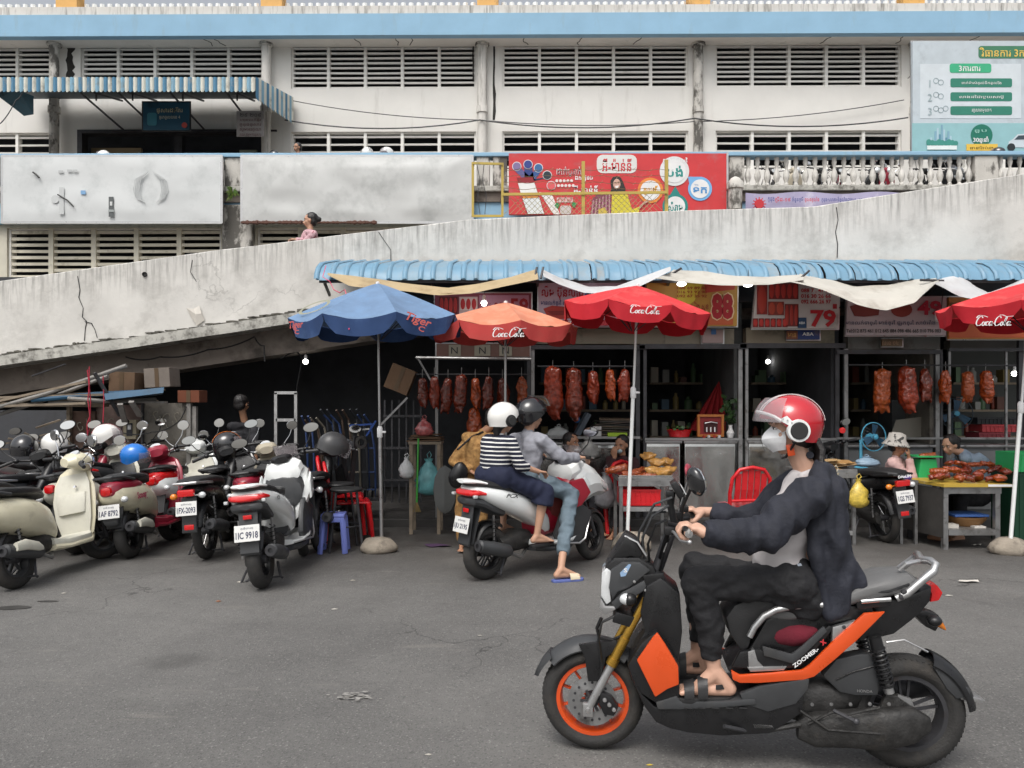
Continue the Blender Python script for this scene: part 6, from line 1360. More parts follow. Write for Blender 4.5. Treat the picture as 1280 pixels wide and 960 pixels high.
# belly and floor
SL('belly_pan', 'black', [(786, 836), (803, 868), (819, 884), (850, 884), (905, 883), (945, 879), (985, 870), (1004, 872), (1004, 890), (985, 903), (962, 917), (902, 920), (860, 916), (838, 911), (820, 903), (806, 884), (793, 856)], -.15, .15, .018)
SL('floorboard', 'greyp', [(820, 878), (846, 870), (850, 877), (905, 877), (944, 874), (946, 881), (900, 885), (850, 887), (822, 887)], -.17, .165, .006)
for k in range(5): kb(MB().box(L3(858+k*17, 877.5, .10), (.03, .14, .004)), 'floor_rib', 'vinyl', bevel=.001, smooth=0)
sym('side_skirt', 'greyp', [(925, 868), (950, 858), (1012, 848), (1010, 862), (995, 880), (960, 890), (930, 880)], .13, .158, .006)
# tail
SL('seat_nose', 'vinyl', [(907, 772), (918, 757), (940, 747), (985, 744), (1010, 746), (1020, 757), (985, 762), (958, 770), (943, 786), (936, 812), (926, 814), (912, 792)], -.115, .115, .022)
kb(MB().sup([(L3(1140, 0).x, L3(0+1140, 727).z, .08, .028), (L3(1128, 0).x, L3(1128, 724).z, .11, .045), (L3(1100, 0).x, L3(1100, 727).z, .13, .05), (L3(1070, 0).x, L3(1070, 733).z, .14, .045), (L3(1030, 0).x, L3(1030, 745).z, .145, .045), (L3(985, 0).x, L3(985, 757).z, .13, .045), (L3(950, 0).x, L3(950, 762).z, .10, .035)], 20, 2.8), 'seat', 'greyseat')
kb(MB().tube([L3(1080, 741, .128), L3(1110, 739, .13), L3(1135, 731, .112), L3(1143, 723, .06)], .006, 6), 'seat_seam', 'black')
SL('tail_body', 'black', [(1088, 757), (1115, 750), (1135, 745), (1166, 733), (1163, 752), (1150, 768), (1140, 776), (1118, 793), (1098, 798), (1085, 799), (1072, 802), (1085, 782), (1100, 768)], -.10, .10, .012)
SL('underseat_body', 'black', [(935, 815), (958, 775), (985, 762), (1030, 758), (1090, 757), (1095, 770), (1070, 790), (1045, 815), (1010, 842), (940, 848), (920, 852), (908, 835)], -.11, .11, .014)
sym('side_stripe', 'orange', [(914, 838), (925, 844), (960, 842), (1003, 838), (1012, 832), (1045, 799), (1081, 767), (1107, 765), (1072, 800), (1040, 828), (1018, 846), (1005, 850), (950, 854), (925, 854), (916, 850)], .140, .158, .005)
sym('side_cover', 'black', [(925, 815), (945, 812), (985, 820), (1003, 812), (1022, 795), (1036, 782), (1044, 784), (1020, 812), (1000, 834), (960, 838), (915, 834)], .11, .139, .006)
sym('side_cover', 'greyp', [(953, 808), (990, 818), (1003, 808), (1030, 783), (1034, 790), (1006, 818), (992, 830), (955, 820)], .135, .15, .004)
sym('silver_plate', 'alu', [(1041, 784), (1071, 776), (1050, 797), (1040, 805)], .12, .147, .004); kb(MB().lathe([(0, .004), (.007, .003), (.008, 0)], L3(1055, 784, .148), (0, 1, 0), 10), 'bolt', 'darksteel')
sym('silver_plate', 'alu', [(934, 834), (984, 833), (980, 838), (938, 840)], .12, .145, .003); sym('silver_plate', 'alu', [(935, 815), (943, 812), (947, 826), (955, 834), (936, 834)], .11, .143, .003)
kb(MB().ell(L3(993, 790, .06), (.13, .075, .06), (0, .15, 0)), 'stowed_bag', mat('maroon_cloth', (.13, .008, .02), .9, var=.2, vs=8, bump=.5, bs=25))
for s in (1, -1):
 kb(MB().tube([L3(x, y, .145*1)*1 if s > 0 else V((L3(x, y, .145).x, -.145, L3(x, y, .145).z)) for x, y in ((937, 796), (943, 784), (955, 770), (970, 762), (990, 758), (1028, 756))], .0135, 12), 'frame_tube', 'alu')
 kb(MB().tube([V((L3(x, y, .13).x, s*.13, L3(x, y, .13).z)) for x, y in ((1076, 752), (1098, 750), (1113, 749))], .011, 10), 'seat_rail', 'chrome')
SL('rail_bracket', 'black', [(1070, 752), (1112, 748), (1118, 752), (1110, 758), (1072, 762)], .105, .128, .003)
gp = []
for x, y, la in ((1120, 748, .115), (1134, 742, .12), (1152, 726, .12), (1167, 714, .115), (1170, 706, .10), (1163, 701, .07), (1152, 700, .0)): gp.append(L3(x, y, la))
gp2 = gp+[V((p.x, -p.y, p.z)) for p in reversed(gp[:-1])]
kb(MB().tube(gp2, .0165, 14), 'grab_rail', 'alu')
kb(MB().tube([L3(1124, 712, .06), L3(1132, 705, .07), L3(1146, 702, .05), L3(1152, 702, 0)], .010, 8), 'grab_rail_brace', 'alu')
for x, y in ((1126, 746), (1130, 740)): kb(MB().lathe([(0, .01), (.011, .008), (.013, 0)], L3(x, y, .125), (0, 1, 0), 10), 'bolt', 'darksteel')
SL('tail_light', 'redlens', [(1159, 736), (1166, 727), (1173, 733), (1179, 741), (1174, 751), (1163, 753), (1165, 742)], -.055, .055, .006)
SL('plate_bracket', 'black', [(1142, 768), (1152, 762), (1160, 764), (1174, 769), (1177, 778), (1170, 790), (1158, 784), (1150, 776)], -.04, .04, .008)
q = L3(1168, 776, .10); b_ = kb(MB().ell(q, (.03, .028, .022)), 'indicator', 'black'); kb(MB().lathe([(.018, 0), (.01, .028), (.002, .045)], q+V((-.012, 0, -.004)), (-.75, 0, -.75), 10, caps=True), 'indicator_lens', 'amber', b_); kb(MB().tube([q, q-V((0, .09, 0))], .008, 8), 'indicator_stem', 'black', b_)
text('ZOOMER-', 'whiteink', K, L3(1007, 822, .161)+V((0, 0, 0)), w=.125, h=.017, rot=(PI/2, -.68, PI), world=False, bold=.03)
text('X', 'redink', K, L3(1029, 803, .161), w=.022, h=.02, rot=(PI/2, -.68, PI), world=False, bold=.06)
# engine, air box, shock, swing arm, muffler behind
SL('air_box', 'greyp', [(1046, 824), (1072, 818), (1086, 817), (1098, 826), (1101, 850), (1098, 870), (1070, 870), (1050, 866), (1028, 845)], .03, .10, .012)
kb(MB().tube([L3(1045, 850, .102), L3(1066, 840, .103), L3(1092, 833, .102)], .003, 5), 'air_box_rib', 'black'); text('HONDA', 'alu', K, L3(1081, 864, .1035), w=.06, h=.012, rot=(PI/2, 0, PI), world=False)
kb(MB().sup([(L3(1150, 0).x, L3(1150, 893).z, .02, .03, .10), (L3(1128, 0).x, L3(1128, 892).z, .045, .075, .11), (L3(1090, 0).x, L3(1090, 897).z, .05, .085, .115), (L3(1050, 0).x, L3(1050, 896).z, .05, .075, .115), (L3(1010, 0).x, L3(1010, 898).z, .045, .07, .11), (L3(990, 0).x, L3(990, 897).z, .03, .045, .10)], 18, 3), 'transmission_case', 'engine')
for k in range(5): a = L3(1015+k*24, 880+rnd.uniform(-1, 1), .165); kb(MB().lathe([(0, .005), (.007, .004), (.008, 0)], a, (0, 1, 0), 8), 'bolt', 'steel')
kb(MB().tube([L3(1010, 905, .15), L3(1040, 890, .168), L3(1060, 893, .17), L3(1100, 884, .168)], .006, 6), 'case_rib', 'engine'); kb(MB().tube([L3(1000, 888, .16), L3(1035, 912, .165), L3(1100, 917, .165)], .006, 6), 'case_rib', 'engine')
kb(MB().tube([L3(1042, 888, .168), L3(1052, 893, .185), L3(1070, 902, .19)], .008, 8).ell(L3(1070, 902, .19), .014), 'kick_lever', 'darksteel')
kb(MB().sup([(L3(1075, 0).x, .30, .06, .05), (L3(1020, 0).x, .27, .10, .10), (L3(990, 0).x, .27, .09, .09), (L3(960, 0).x, .27, .05, .06)], 14, 3), 'engine', 'engine')
mb = MB()
for k in range(7): mb.box(L3(975+k*6, 872, .0), (.006, .16, .10))
kb(mb, 'cooling_fins', 'engine', smooth=0)['kind'] = 'stuff'
SL('swing_arm', 'engine', [(1108, 868), (1125, 870), (1140, 880), (1138, 895), (1120, 900), (1100, 885)], .07, .10, .008)
SL('hub_guard', 'steel', [(1122, 868), (1140, 874), (1146, 892), (1140, 905), (1132, 918), (1126, 905), (1124, 890)], .082, .10, .005)
for s in (1, -1):
 a, b = L3(1093, 796, .12), L3(1112, 866, .12)
 if s < 0: a.y = b.y = -.12
 sp = kb(MB().tube([a, b], .012, 10), 'shock_absorber', 'steel'); kb(MB().tube([a, a.lerp(b, .22)], .026, 12), 'shock_cap', 'black', sp); kb(MB().tube([a.lerp(b, .9), b], .02, 12), 'shock_foot', 'alu', sp)
 d = (b-a).normalized(); u = d.orthogonal().normalized(); w_ = d.cross(u); pts = []
 for k in range(131): t_ = k/130; pts.append(a.lerp(b, .2+.7*t_)+(u*math.cos(t_*2*PI*9)+w_*math.sin(t_*2*PI*9))*.025)
 kb(MB().tube(pts, .0055, 6), 'spring', 'black', sp)
# rear mudguard with long flap and metal tip
kb(arcsheet(rc, RR+.04, 112, 172-0, .16, n=18, lip=.3), 'rear_mudguard', 'black')
SL('mudguard_flap', 'greyp', [(1168, 836), (1180, 832), (1195, 850), (1214, 862), (1213, 871), (1196, 874), (1184, 862)], -.07, .07, .006)
SL('metal_tip', 'alu', [(1193, 869), (1205, 868), (1232, 876), (1228, 879), (1196, 874)], -.05, .05, .002)
kb(MB().tube([L3(1108, 803, .09), L3(1130, 800, .09), L3(1160, 815, .09)], .004, 5), 'mudguard_stay', 'alu')
kb(MB().tube([V((-.22, -.16, .30)), V((-.15, -.16, .30)), V((.18, -.15, .24)), V((.22, -.14, .23))], [.045, .055, .06, .03], 16), 'muffler', 'darksteel')
kb(MB().tube([L3(940, 915, .12), L3(925, 912, .16), L3(905, 908, .19)], .009, 8), 'side_stand', 'darksteel'); SL('stand_pad', 'alu', [(940, 904), (965, 906), (970, 911), (942, 911)], .12, .15, .003)
kb(MB().tube([L3(905, 910, .13), L3(960, 912, .135), L3(1000, 905, .13)], .014, 8), 'lower_frame', 'engine')
# ---------------------------------------------------------------- people
def unit(a): a = V(a); return a.normalized()
def add_hand(mb, wr, d, up, s=1., curl=.4, side=1, spread=.12, thumb=.7, r=.0085):
 # palm at the wrist along d; up is the back of the hand; fingers curl away from it
 d = unit(d); up = (V(up)-d*V(up).dot(d)).normalized(); x = d.cross(up)*side; wr = V(wr)
 for o_ in (-.026, -.009, .009, .026): mb.cap(wr+x*o_*s*.7+d*.01*s, wr+d*.082*s+x*o_*s*1.05, .0155*s, .0125*s, 8)
 for i, (o_, L) in enumerate(((-.031, .070), (-.010, .080), (.011, .074), (.031, .058))):
  p = wr+d*.086*s+x*o_*s*1.1; dd = (d+x*o_*spread*10*.3).normalized(); a = curl*(1+.12*i)
  for j, f_ in enumerate((.45, .32, .23)):
   ax = x*side; dd = (Quaternion(dd.cross(up).normalized(), 0)@dd)
   e = Quaternion(up.cross(dd).normalized(), a)@dd; dd = e.normalized(); up2 = up
   q = p+dd*L*s*f_*1.15; mb.cap(p, q, r*s*(1-.08*j), r*s*(.94-.1*j), 8); p = q
 tb = wr+d*.025*s-x*.028*s; td = (d*.75-x*.8-up*.35*thumb*1.4).normalized(); m1 = tb+td*.038*s; mb.cap(tb, m1, .014*s, .0115*s, 8)
 td2 = (d*.95-x*.15-up*thumb*.7).normalized(); m2 = m1+td2*.030*s; mb.cap(m1, m2, .0115*s, .0095*s, 8)
 mb.cap(m2, m2+(td2*.7+d*.3).normalized()*.022*s, .0095*s, .008*s, 8)
def add_head(mb, c, f, s=1., up=(0, 0, 1)):
 # c is the centre of the skull, f the way the face looks
 f = unit(f); up = unit(V(up)-f*V(up).dot(f)); r = f.cross(up)
 def P(a, b, e): return V(c)+(f*a+r*b+up*e)*s
 q = Matrix((f, r, up)).transposed()
 mb.ell(P(-.005, 0, .02), (.095*s, .075*s, .095*s), q); mb.ell(P(.028, 0, -.045), (.058*s, .052*s, .062*s), q); mb.cap(P(.055, 0, -.085), P(.045, 0, -.095), .020*s, .022*s)
 mb.cap(P(.085, 0, -.005), P(.103, 0, -.040), .009*s, .013*s, 8); mb.ell(P(.098, 0, -.043), (.012*s, .016*s, .010*s), q)
 for k in (1, -1):
  mb.ell(P(.0, k*.076, -.01), (.017*s, .009*s, .028*s), q); mb.ell(P(.078, k*.033, .022), (.014*s, .022*s, .009*s), q); mb.ell(P(.06, k*.04, -.035), (.022*s, .02*s, .022*s), q)
 mb.ell(P(.083, 0, -.064), (.010*s, .021*s, .006*s), q); mb.ell(P(.080, 0, -.073), (.010*s, .018*s, .006*s), q)
 return P, q
def face(t, P, q, s, mouth=True, iris='eyed'):
 for k in (1, -1):
  e = MB().ell(P(.0775, k*.032, .000), (.010*s, .0135*s, .0065*s), q, 10, 7).build('eye', 'eyew', t); MB().ell(P(.0855, k*.032, .000), (.004*s, .0062*s, .0060*s), q, 8, 6).build('iris', iris, e)
  MB().tube([P(.089, k*.016, .021), P(.091, k*.033, .026), P(.079, k*.052, .020)], .0022*s, 5).build('eyebrow', 'hair', t)
  MB().tube([P(.0875, k*.019, .005), P(.089, k*.032, .0085), P(.082, k*.046, .004)], .0018*s, 5).build('eyelid', 'hair', t)
 if mouth: MB().tube([P(.086, -.021*s/s, -.068), P(.0935, 0, -.0675), P(.086, .021, -.068)], [.003*s, .0055*s, .003*s], 6).build('lips', 'lips', t)
def hair_cap(t, P, q, s, back=0, m='hair', bun=False, vox=.01):
 mb = MB(); mb.ell(P(-.022, 0, .036), (.098*s, .085*s, .092*s), q); mb.ell(P(-.045, 0, -.02), (.06*s, .08*s, .07*s), q)
 if back: mb.cap(P(-.06, 0, -.02), P(-.075, 0, -.02-back), .06*s, .035*s)
 if bun: mb.ell(P(-.125, 0, .02), .042*s)
 return blob(mb, 'hair', m, t, vox, 3, .006, 18, (1, 1, .3))
def limbs(mb, J, k, R_, flat=False):
 pts = J[k]
 for i in range(len(pts)-1): mb.cap(pts[i], pts[i+1], R_[i], R_[i+1], 12)
def wx(px, py, Y): return W(px, py, Y)
# ---- rider of the orange scooter
def KW(px, py, lat): p = L3(px, py, lat); return R0+HD*p.x+LD*p.y+V((0, 0, p.z))
t = thing('person', 'rider in red helmet, white mask and open navy overshirt on the orange and black scooter', 'person', V((KW(985, 740, 0).x, KW(985, 740, 0).y, 0)))
pel = KW(987, 728, 0); hipN, hipF = KW(987, 728, .085), KW(987, 730, -.085); chest = KW(1003, 640, 0); neck = KW(1008, 585, 0)
shN, shF = KW(1020, 612, .165), KW(1000, 606, -.165); elN, elF = KW(952, 668, .25), KW(942, 648, -.25); wrN, wrF = KW(880, 666, .31), KW(890, 640, -.29)
knN, knF = KW(871, 728, .12), KW(866, 708, -.13); anN, anF = KW(893, 838, .12), KW(872, 815, -.13)
body = MB(); body.cap(hipN, hipF, .07, .07, 14); body.cap(pel, chest, .085, .09, 14); body.cap(shN, shF, .05, .05); body.cap(chest, neck, .08, .045); hc = KW(990, 534, 0)
body.cap(neck-V((0, 0, .02)), hc-V((0, 0, .06)), .048, .046)
fdir = (HD+V((0, -.05, -.06))).normalized(); P, q = add_head(body, hc, fdir, 1.0)
for S_h, E_, W_, la in ((shN, elN, wrN, 1), (shF, elF, wrF, -1)):
 body.cap(S_h, E_, .045, .036); body.cap(E_, W_, .036, .024)
for H_, K_, A_n in ((hipN, knN, anN), (hipF, knF, anF)):
 body.cap(H_, K_, .062, .044, 14); body.cap(K_, K_.lerp(A_n, .35)+V((.012, 0, 0)), .044, .042, 12); body.cap(K_.lerp(A_n, .35)+V((.012, 0, 0)), A_n, .042, .030, 12)
fx = HD  # toes point forward
for A_n, la, toe, heel in ((anN, 1, KW(843, 861, .12), KW(912, 864, .12)), (anF, -1, KW(826, 833, -.13), KW(880, 838, -.13))):
 body.cap(A_n, heel+V((0, 0, .012)), .034, .030); body.cap(A_n-V((0, 0, .01)), toe.lerp(heel, .45)+V((0, 0, .018)), .034, .026); body.cap(heel+V((0, 0, .008)), toe.lerp(heel, .25)+V((0, 0, .002)), .028, .026)
 for k in range(5):
  o_ = LD*(.032-.016*k)*(1 if la > 0 else 1); p0 = toe.lerp(heel, .28+.02*abs(k-1))+o_*.9+V((0, 0, .004)); p1 = toe.lerp(heel, .02+.045*(k if la < 0 else 4-k)*.55)+o_*1.15-V((0, 0, .004))
  body.cap(p0, p1, .0125, .0105 if k not in (0, 4) else .012, 8)
# hands close round the grips
for wr, lat0, lat1, c0, sd_ in ((wrN, .23, .33, (857, 664), 1), (wrF, -.24, -.32, (863, 643), -1)):
 gc = KW(c0[0], c0[1], (lat0+lat1)/2); ax = LD*sd_
 body.cap(wr, gc-HD*.045+V((0, 0, .012)), .024, .026)
 for i, o_ in enumerate((-.032, -.011, .011, .031)):
  c_ = gc+LD*o_; fr = .0105 if i < 3 else .0095; pts = []
  for a in (150, 105, 55, 5, -50, -100):
   rr = .0285 if a > 0 else .0265; pts.append(c_+HD*math.cos(math.radians(a))*rr*1.05+V((0, 0, math.sin(math.radians(a))*rr)))
  body.cap(gc-HD*.05+LD*o_*.8+V((0, 0, .012)), pts[0], .017, .013, 8)
  for a_, b_2 in zip(pts, pts[1:]): body.cap(a_, b_2, fr*1.12, fr, 8)
 th0 = gc-HD*.04-LD*.035*sd_+V((0, 0, .0)); th1 = gc-HD*.012-LD*.048*sd_-V((0, 0, .026)); body.cap(th0, th1, .014, .0115, 8); body.cap(th1, gc+HD*.02-LD*.04*sd_-V((0, 0, .030)), .0115, .009, 8)
skinf = mat('fair_skin', (.60, .36, .26), .5, var=.06, vs=14, bump=.06, bs=120)
blob(body, 'body', skinf, t, .0052, 3)
face(t, P, q, .9, False)
MB().ell(P(-.03, 0, .0), (.09, .082, .10), q).build('hair', 'hair', t)
pt = MB()
for k in range(9): o_ = (k-4)*.012; pt.tube([P(-.07, o_, -.02), P(-.10, o_*1.3, -.10), P(-.085, o_*1.5-.01, -.17), P(-.06, o_*.8, -.25)], [.014, .016, .013, .004], 6)
pt.build('ponytail', 'hair', t)['kind'] = 'stuff'
# mask
mk = MB(); rings = []
for u in range(9):
 v = u/8; zz = .010-.115*v; ring = []
 for k in range(13):
  a = (k/12-.5)*2; bul = (1-a*a); peak = math.sin(PI*min(1, max(0, v*1.02)))
  ring.append(P(.045+.075*bul**.55*(.55+.45*peak)+.012*(1-abs(a))*peak, a*.062*(.75+.35*peak), zz+.012*abs(a)*(-1 if v < .5 else 1)))
 rings.append(ring)
mkm = mat('mask_white', (.84, .85, .86), .85, var=.03, vs=20, bump=.2, bs=120)
mk.loft(rings, False, False); mo = mk.build('face_mask', mkm, t, smooth=22)
MB().tube([P(.125, 0, .0), P(.135, 0, -.05), P(.120, 0, -.10)], .0012, 4).build('mask_seam', 'greyp', mo)
for k in (1, -1): MB().tube([P(.06, k*.058, -.02), P(.02, k*.076, .0), P(-.01, k*.082, .0)], .0018, 4).build('mask_strap', mkm, mo)
hm = thing('tmp', 'x', 'x')
bpy.data.objects.remove(hm)
# helmet, worn: a part of the person
hp = bpy.data.objects.new('helmet', None); col.objects.link(hp); hp.parent = t; hp.location = hc-wloc(t)+V((0, 0, -.098))+HD*.012
hp.rotation_euler = (0, -.05, math.atan2(fdir.y, fdir.x)); hp.scale = (.91, .95, .92)
hh_ = helmet(None, (0, 0, 0), 0, 'helmetr', stripe='white', vis=.14, s=1.0, parent=hp, ear='white')
MB().tube([(.075, .117, .135), (.10, .102, .152), (.125, .08, .162), (.150, .04, .170), (.158, 0, .172), (.150, -.04, .170), (.125, -.08, .162), (.10, -.102, .152), (.075, -.117, .135)], .008, 8).build('visor_band', 'white', hp, world=False)
for k in (1, -1):
 MB().loft([[V((.02, k*.128, .13)), V((.05, k*.122, .16)), V((.052, k*.125, .16)), V((.022, k*.131, .13))], [V((.035, k*.127, .115)), V((.085, k*.112, .14)), V((.087, k*.115, .14)), V((.037, k*.130, .115))]]).build('visor_arm', 'white', hp, world=False)
 for dx, dz in ((.03, .13), (.05, .14), (.07, .145)): MB().lathe([(0, .003), (.0035, .002), (.004, 0)], (dx, k*.131-.0*k, dz), (0, k, 0), 8).build('rivet', 'alu', hp, world=False)
MB().tube([hc+HD*.0+LD*.09-V((0, 0, .05)), hc+HD*.035+LD*.05-V((0, 0, .125)), hc+HD*.04-V((0, 0, .135)), hc+HD*.035-LD*.05-V((0, 0, .125))], .006, 6).build('chin_strap', 'black', t)
MB().box(hc+HD*.02+LD*.065-V((0, 0, .095)), (.03, .012, .05), (0, .2, HA)).build('strap_buckle', 'orange', t, bevel=.004)
# grey shirt under the open overshirt
sh_ = MB(); belly = KW(978, 700, 0)
sh_.cap(KW(985, 722, .06), KW(985, 722, -.06), .115, .115, 14); sh_.cap(KW(972, 700, .04), KW(994, 640, .04), .105, .10, 14); sh_.cap(KW(972, 700, -.04), KW(994, 640, -.04), .105, .10, 14); sh_.cap(KW(992, 640, 0), KW(1001, 603, 0), .110, .065); sh_.cap(shN, shF, .045, .045); sh_.cap(KW(1010, 745, .05), KW(1010, 745, -.05), .10, .10)
lg = mat('pale_grey_cotton', (.52, .49, .49), .9, var=.05, vs=6, bump=.15, bs=200)
blob(sh_, 'shirt', lg, t, .010, 4, .010, 8, (.6, 1, 1.3))
cl_ = MB()
for s in (1, -1): cl_.cap(KW(1004, 596, .055*s), KW(972, 640, .035*s), .022, .014); cl_.cap(KW(1022, 590, .05*s), KW(1004, 596, .06*s), .022, .022)
blob(cl_, 'collar', lg, t, .007, 2, .003, 12)
# black trousers
tr = MB()
for H_, K_, A_n, s in ((hipN, knN, anN, 1), (hipF, knF, anF, -1)):
 H2 = H_+V((0, 0, -.005)); tr.cap(H2, K_, .088, .064, 16); tr.cap(K_, K_.lerp(A_n, .5)+V((.02, 0, 0)), .064, .058, 16); tr.cap(K_.lerp(A_n, .5)+V((.02, 0, 0)), K_.lerp(A_n, .76)+V((.006, 0, 0)), .058, .047, 14)
 tr.tube([K_.lerp(A_n, .72)+V((.008, 0, 0)), K_.lerp(A_n, .87)], [.048, .042], 16)
tr.cap(hipN, hipF, .12, .12, 16); tr.cap(KW(1005, 745, .06), KW(1005, 745, -.06), .11, .11)
tb = mat('black_trousers', (.012, .012, .014), .8, var=.25, vs=6, bump=1, bs=16, stretch=(1, 1, 3))
blob(tr, 'trousers', tb, t, .0085, 3, .012, 9, (1.1, 1, 1.5))
# navy overshirt with wide sleeves and a tail that hangs over the seat
jk = MB(); nv_m = mat('navy_overshirt', (.017, .019, .029), .8, var=.25, vs=7, bump=1, bs=15)
for S_h, E_, W_, s in ((shN, elN, wrN, 1), (shF, elF, wrF, -1)):
 jk.cap(S_h, S_h.lerp(E_, .5), .075, .078, 14); jk.cap(S_h.lerp(E_, .5), E_-V((0, 0, .01)), .078, .074, 14); jk.cap(E_-V((0, 0, .01)), E_.lerp(W_, .6)-V((0, 0, .008)), .074, .056, 14); jk.tube([E_.lerp(W_, .5)-V((0, 0, .006)), E_.lerp(W_, .97)], [.058, .043], 14)
 jk.cap(S_h, KW(1024, 590, s*.06), .07, .045)
 jk.cap(KW(1030, 620, .11*s), KW(1038, 690, .11*s), .068, .062); jk.cap(KW(1038, 690, .11*s), KW(1050, 752, .11*s), .066, .055)
 jk.cap(KW(1022, 640, .13*s), KW(1022, 690, .14*s), .04, .036); jk.cap(KW(1022, 690, .14*s), KW(1040, 764, .14*s), .038, .036); jk.cap(KW(1038, 690, .08*s), KW(1066, 728, .09*s), .065, .05)
jk.cap(KW(1034, 618, .07), KW(1034, 618, -.07), .085, .085); jk.cap(KW(1034, 640, .06), KW(1042, 695, .06), .075, .07); jk.cap(KW(1034, 640, -.06), KW(1042, 695, -.06), .075, .07); jk.cap(KW(1042, 695, .03), KW(1070, 733, .02), .075, .045); jk.cap(KW(1042, 695, -.06), KW(1066, 733, -.06), .07, .045)
jk.cap(KW(1052, 730, .12), KW(1053, 764, .13), .055, .045); jk.cap(KW(1030, 592, .05), KW(1030, 592, -.05), .045, .045)
blob(jk, 'overshirt', nv_m, t, .009, 3, .021, 6.2, (1.5, 1, .62))
for S_h, E_, W_ in ((shN, elN, wrN), (shF, elF, wrF)):
 MB().tube([E_.lerp(W_, .90), E_.lerp(W_, .985)], [.047, .043], 18, False).build('cuff', nv_m, t)
MB().tube([P(-.055, k*.012, -.135+.004*abs(k)) for k in range(-4, 5)], .016, 8).build('collar_roll', nv_m, t)
for k in (0,):   # pale lining edge that shows below the hem
 MB().loft([[KW(996+i*5.0, 705+i*8.5, .152), KW(1001+i*5.0, 704+i*8.5, .150), KW(1000+i*5.0, 704+i*8.5, .142)] for i in range(9)]).build('lining_edge', cmat('#a9b2bd', .9), t)
# sandals
for la, toe, heel in ((1, KW(841, 868, .12), KW(914, 869, .12)), (-1, KW(822, 838, -.13), KW(882, 841, -.13))):
 d = (heel-toe); L = d.length; d.normalize(); sd2 = LD
 def S(u, v, z): return toe+d*L*u+sd2*v+V((0, 0, z))
 rows = []
 for u, hw in ((-.02, .012), (.02, .032), (.15, .045), (.3, .047), (.55, .038), (.8, .035), (.95, .030), (1.03, .012)): rows.append([S(u, hw, .0), S(u, -hw, .0), S(u, -hw, -.022), S(u, hw, -.022)])
 sn = MB().loft(rows).build('sandal', 'vinyl', t, bevel=.004)
 for u, hgt in ((.27, .046), (.50, .070)):
  rr = []
  for k in range(11):
   a = PI*k/10; rr.append([S(u-.085, .052*math.cos(a), hgt*math.sin(a)**.7), S(u+.085, .050*math.cos(a), (hgt+.016)*math.sin(a)**.7)])
  rr2 = [[p+V((0, 0, .005)) for p in r] for r in rr]
  mbs = MB().loft([[a[0], a[1], b[1], b[0]] for a, b in zip(rr, rr2)]); mbs.build('strap', 'vinyl', sn); MB().box(S(u, .040*(1), hgt*.55), (.022, .004, .010), (0, 0, HA)).build('buckle', 'alu', sn)
 rr = [[S(.72+.20*math.sin(PI*k/8), .036*math.cos(PI*k/8), .035), S(.72+.20*math.sin(PI*k/8), .034*math.cos(PI*k/8), .055)] for k in range(9)]
 MB().loft([[a[0], a[1], a[1]+d*.004, a[0]+d*.004] for a in rr]).build('heel_strap', 'vinyl', sn)
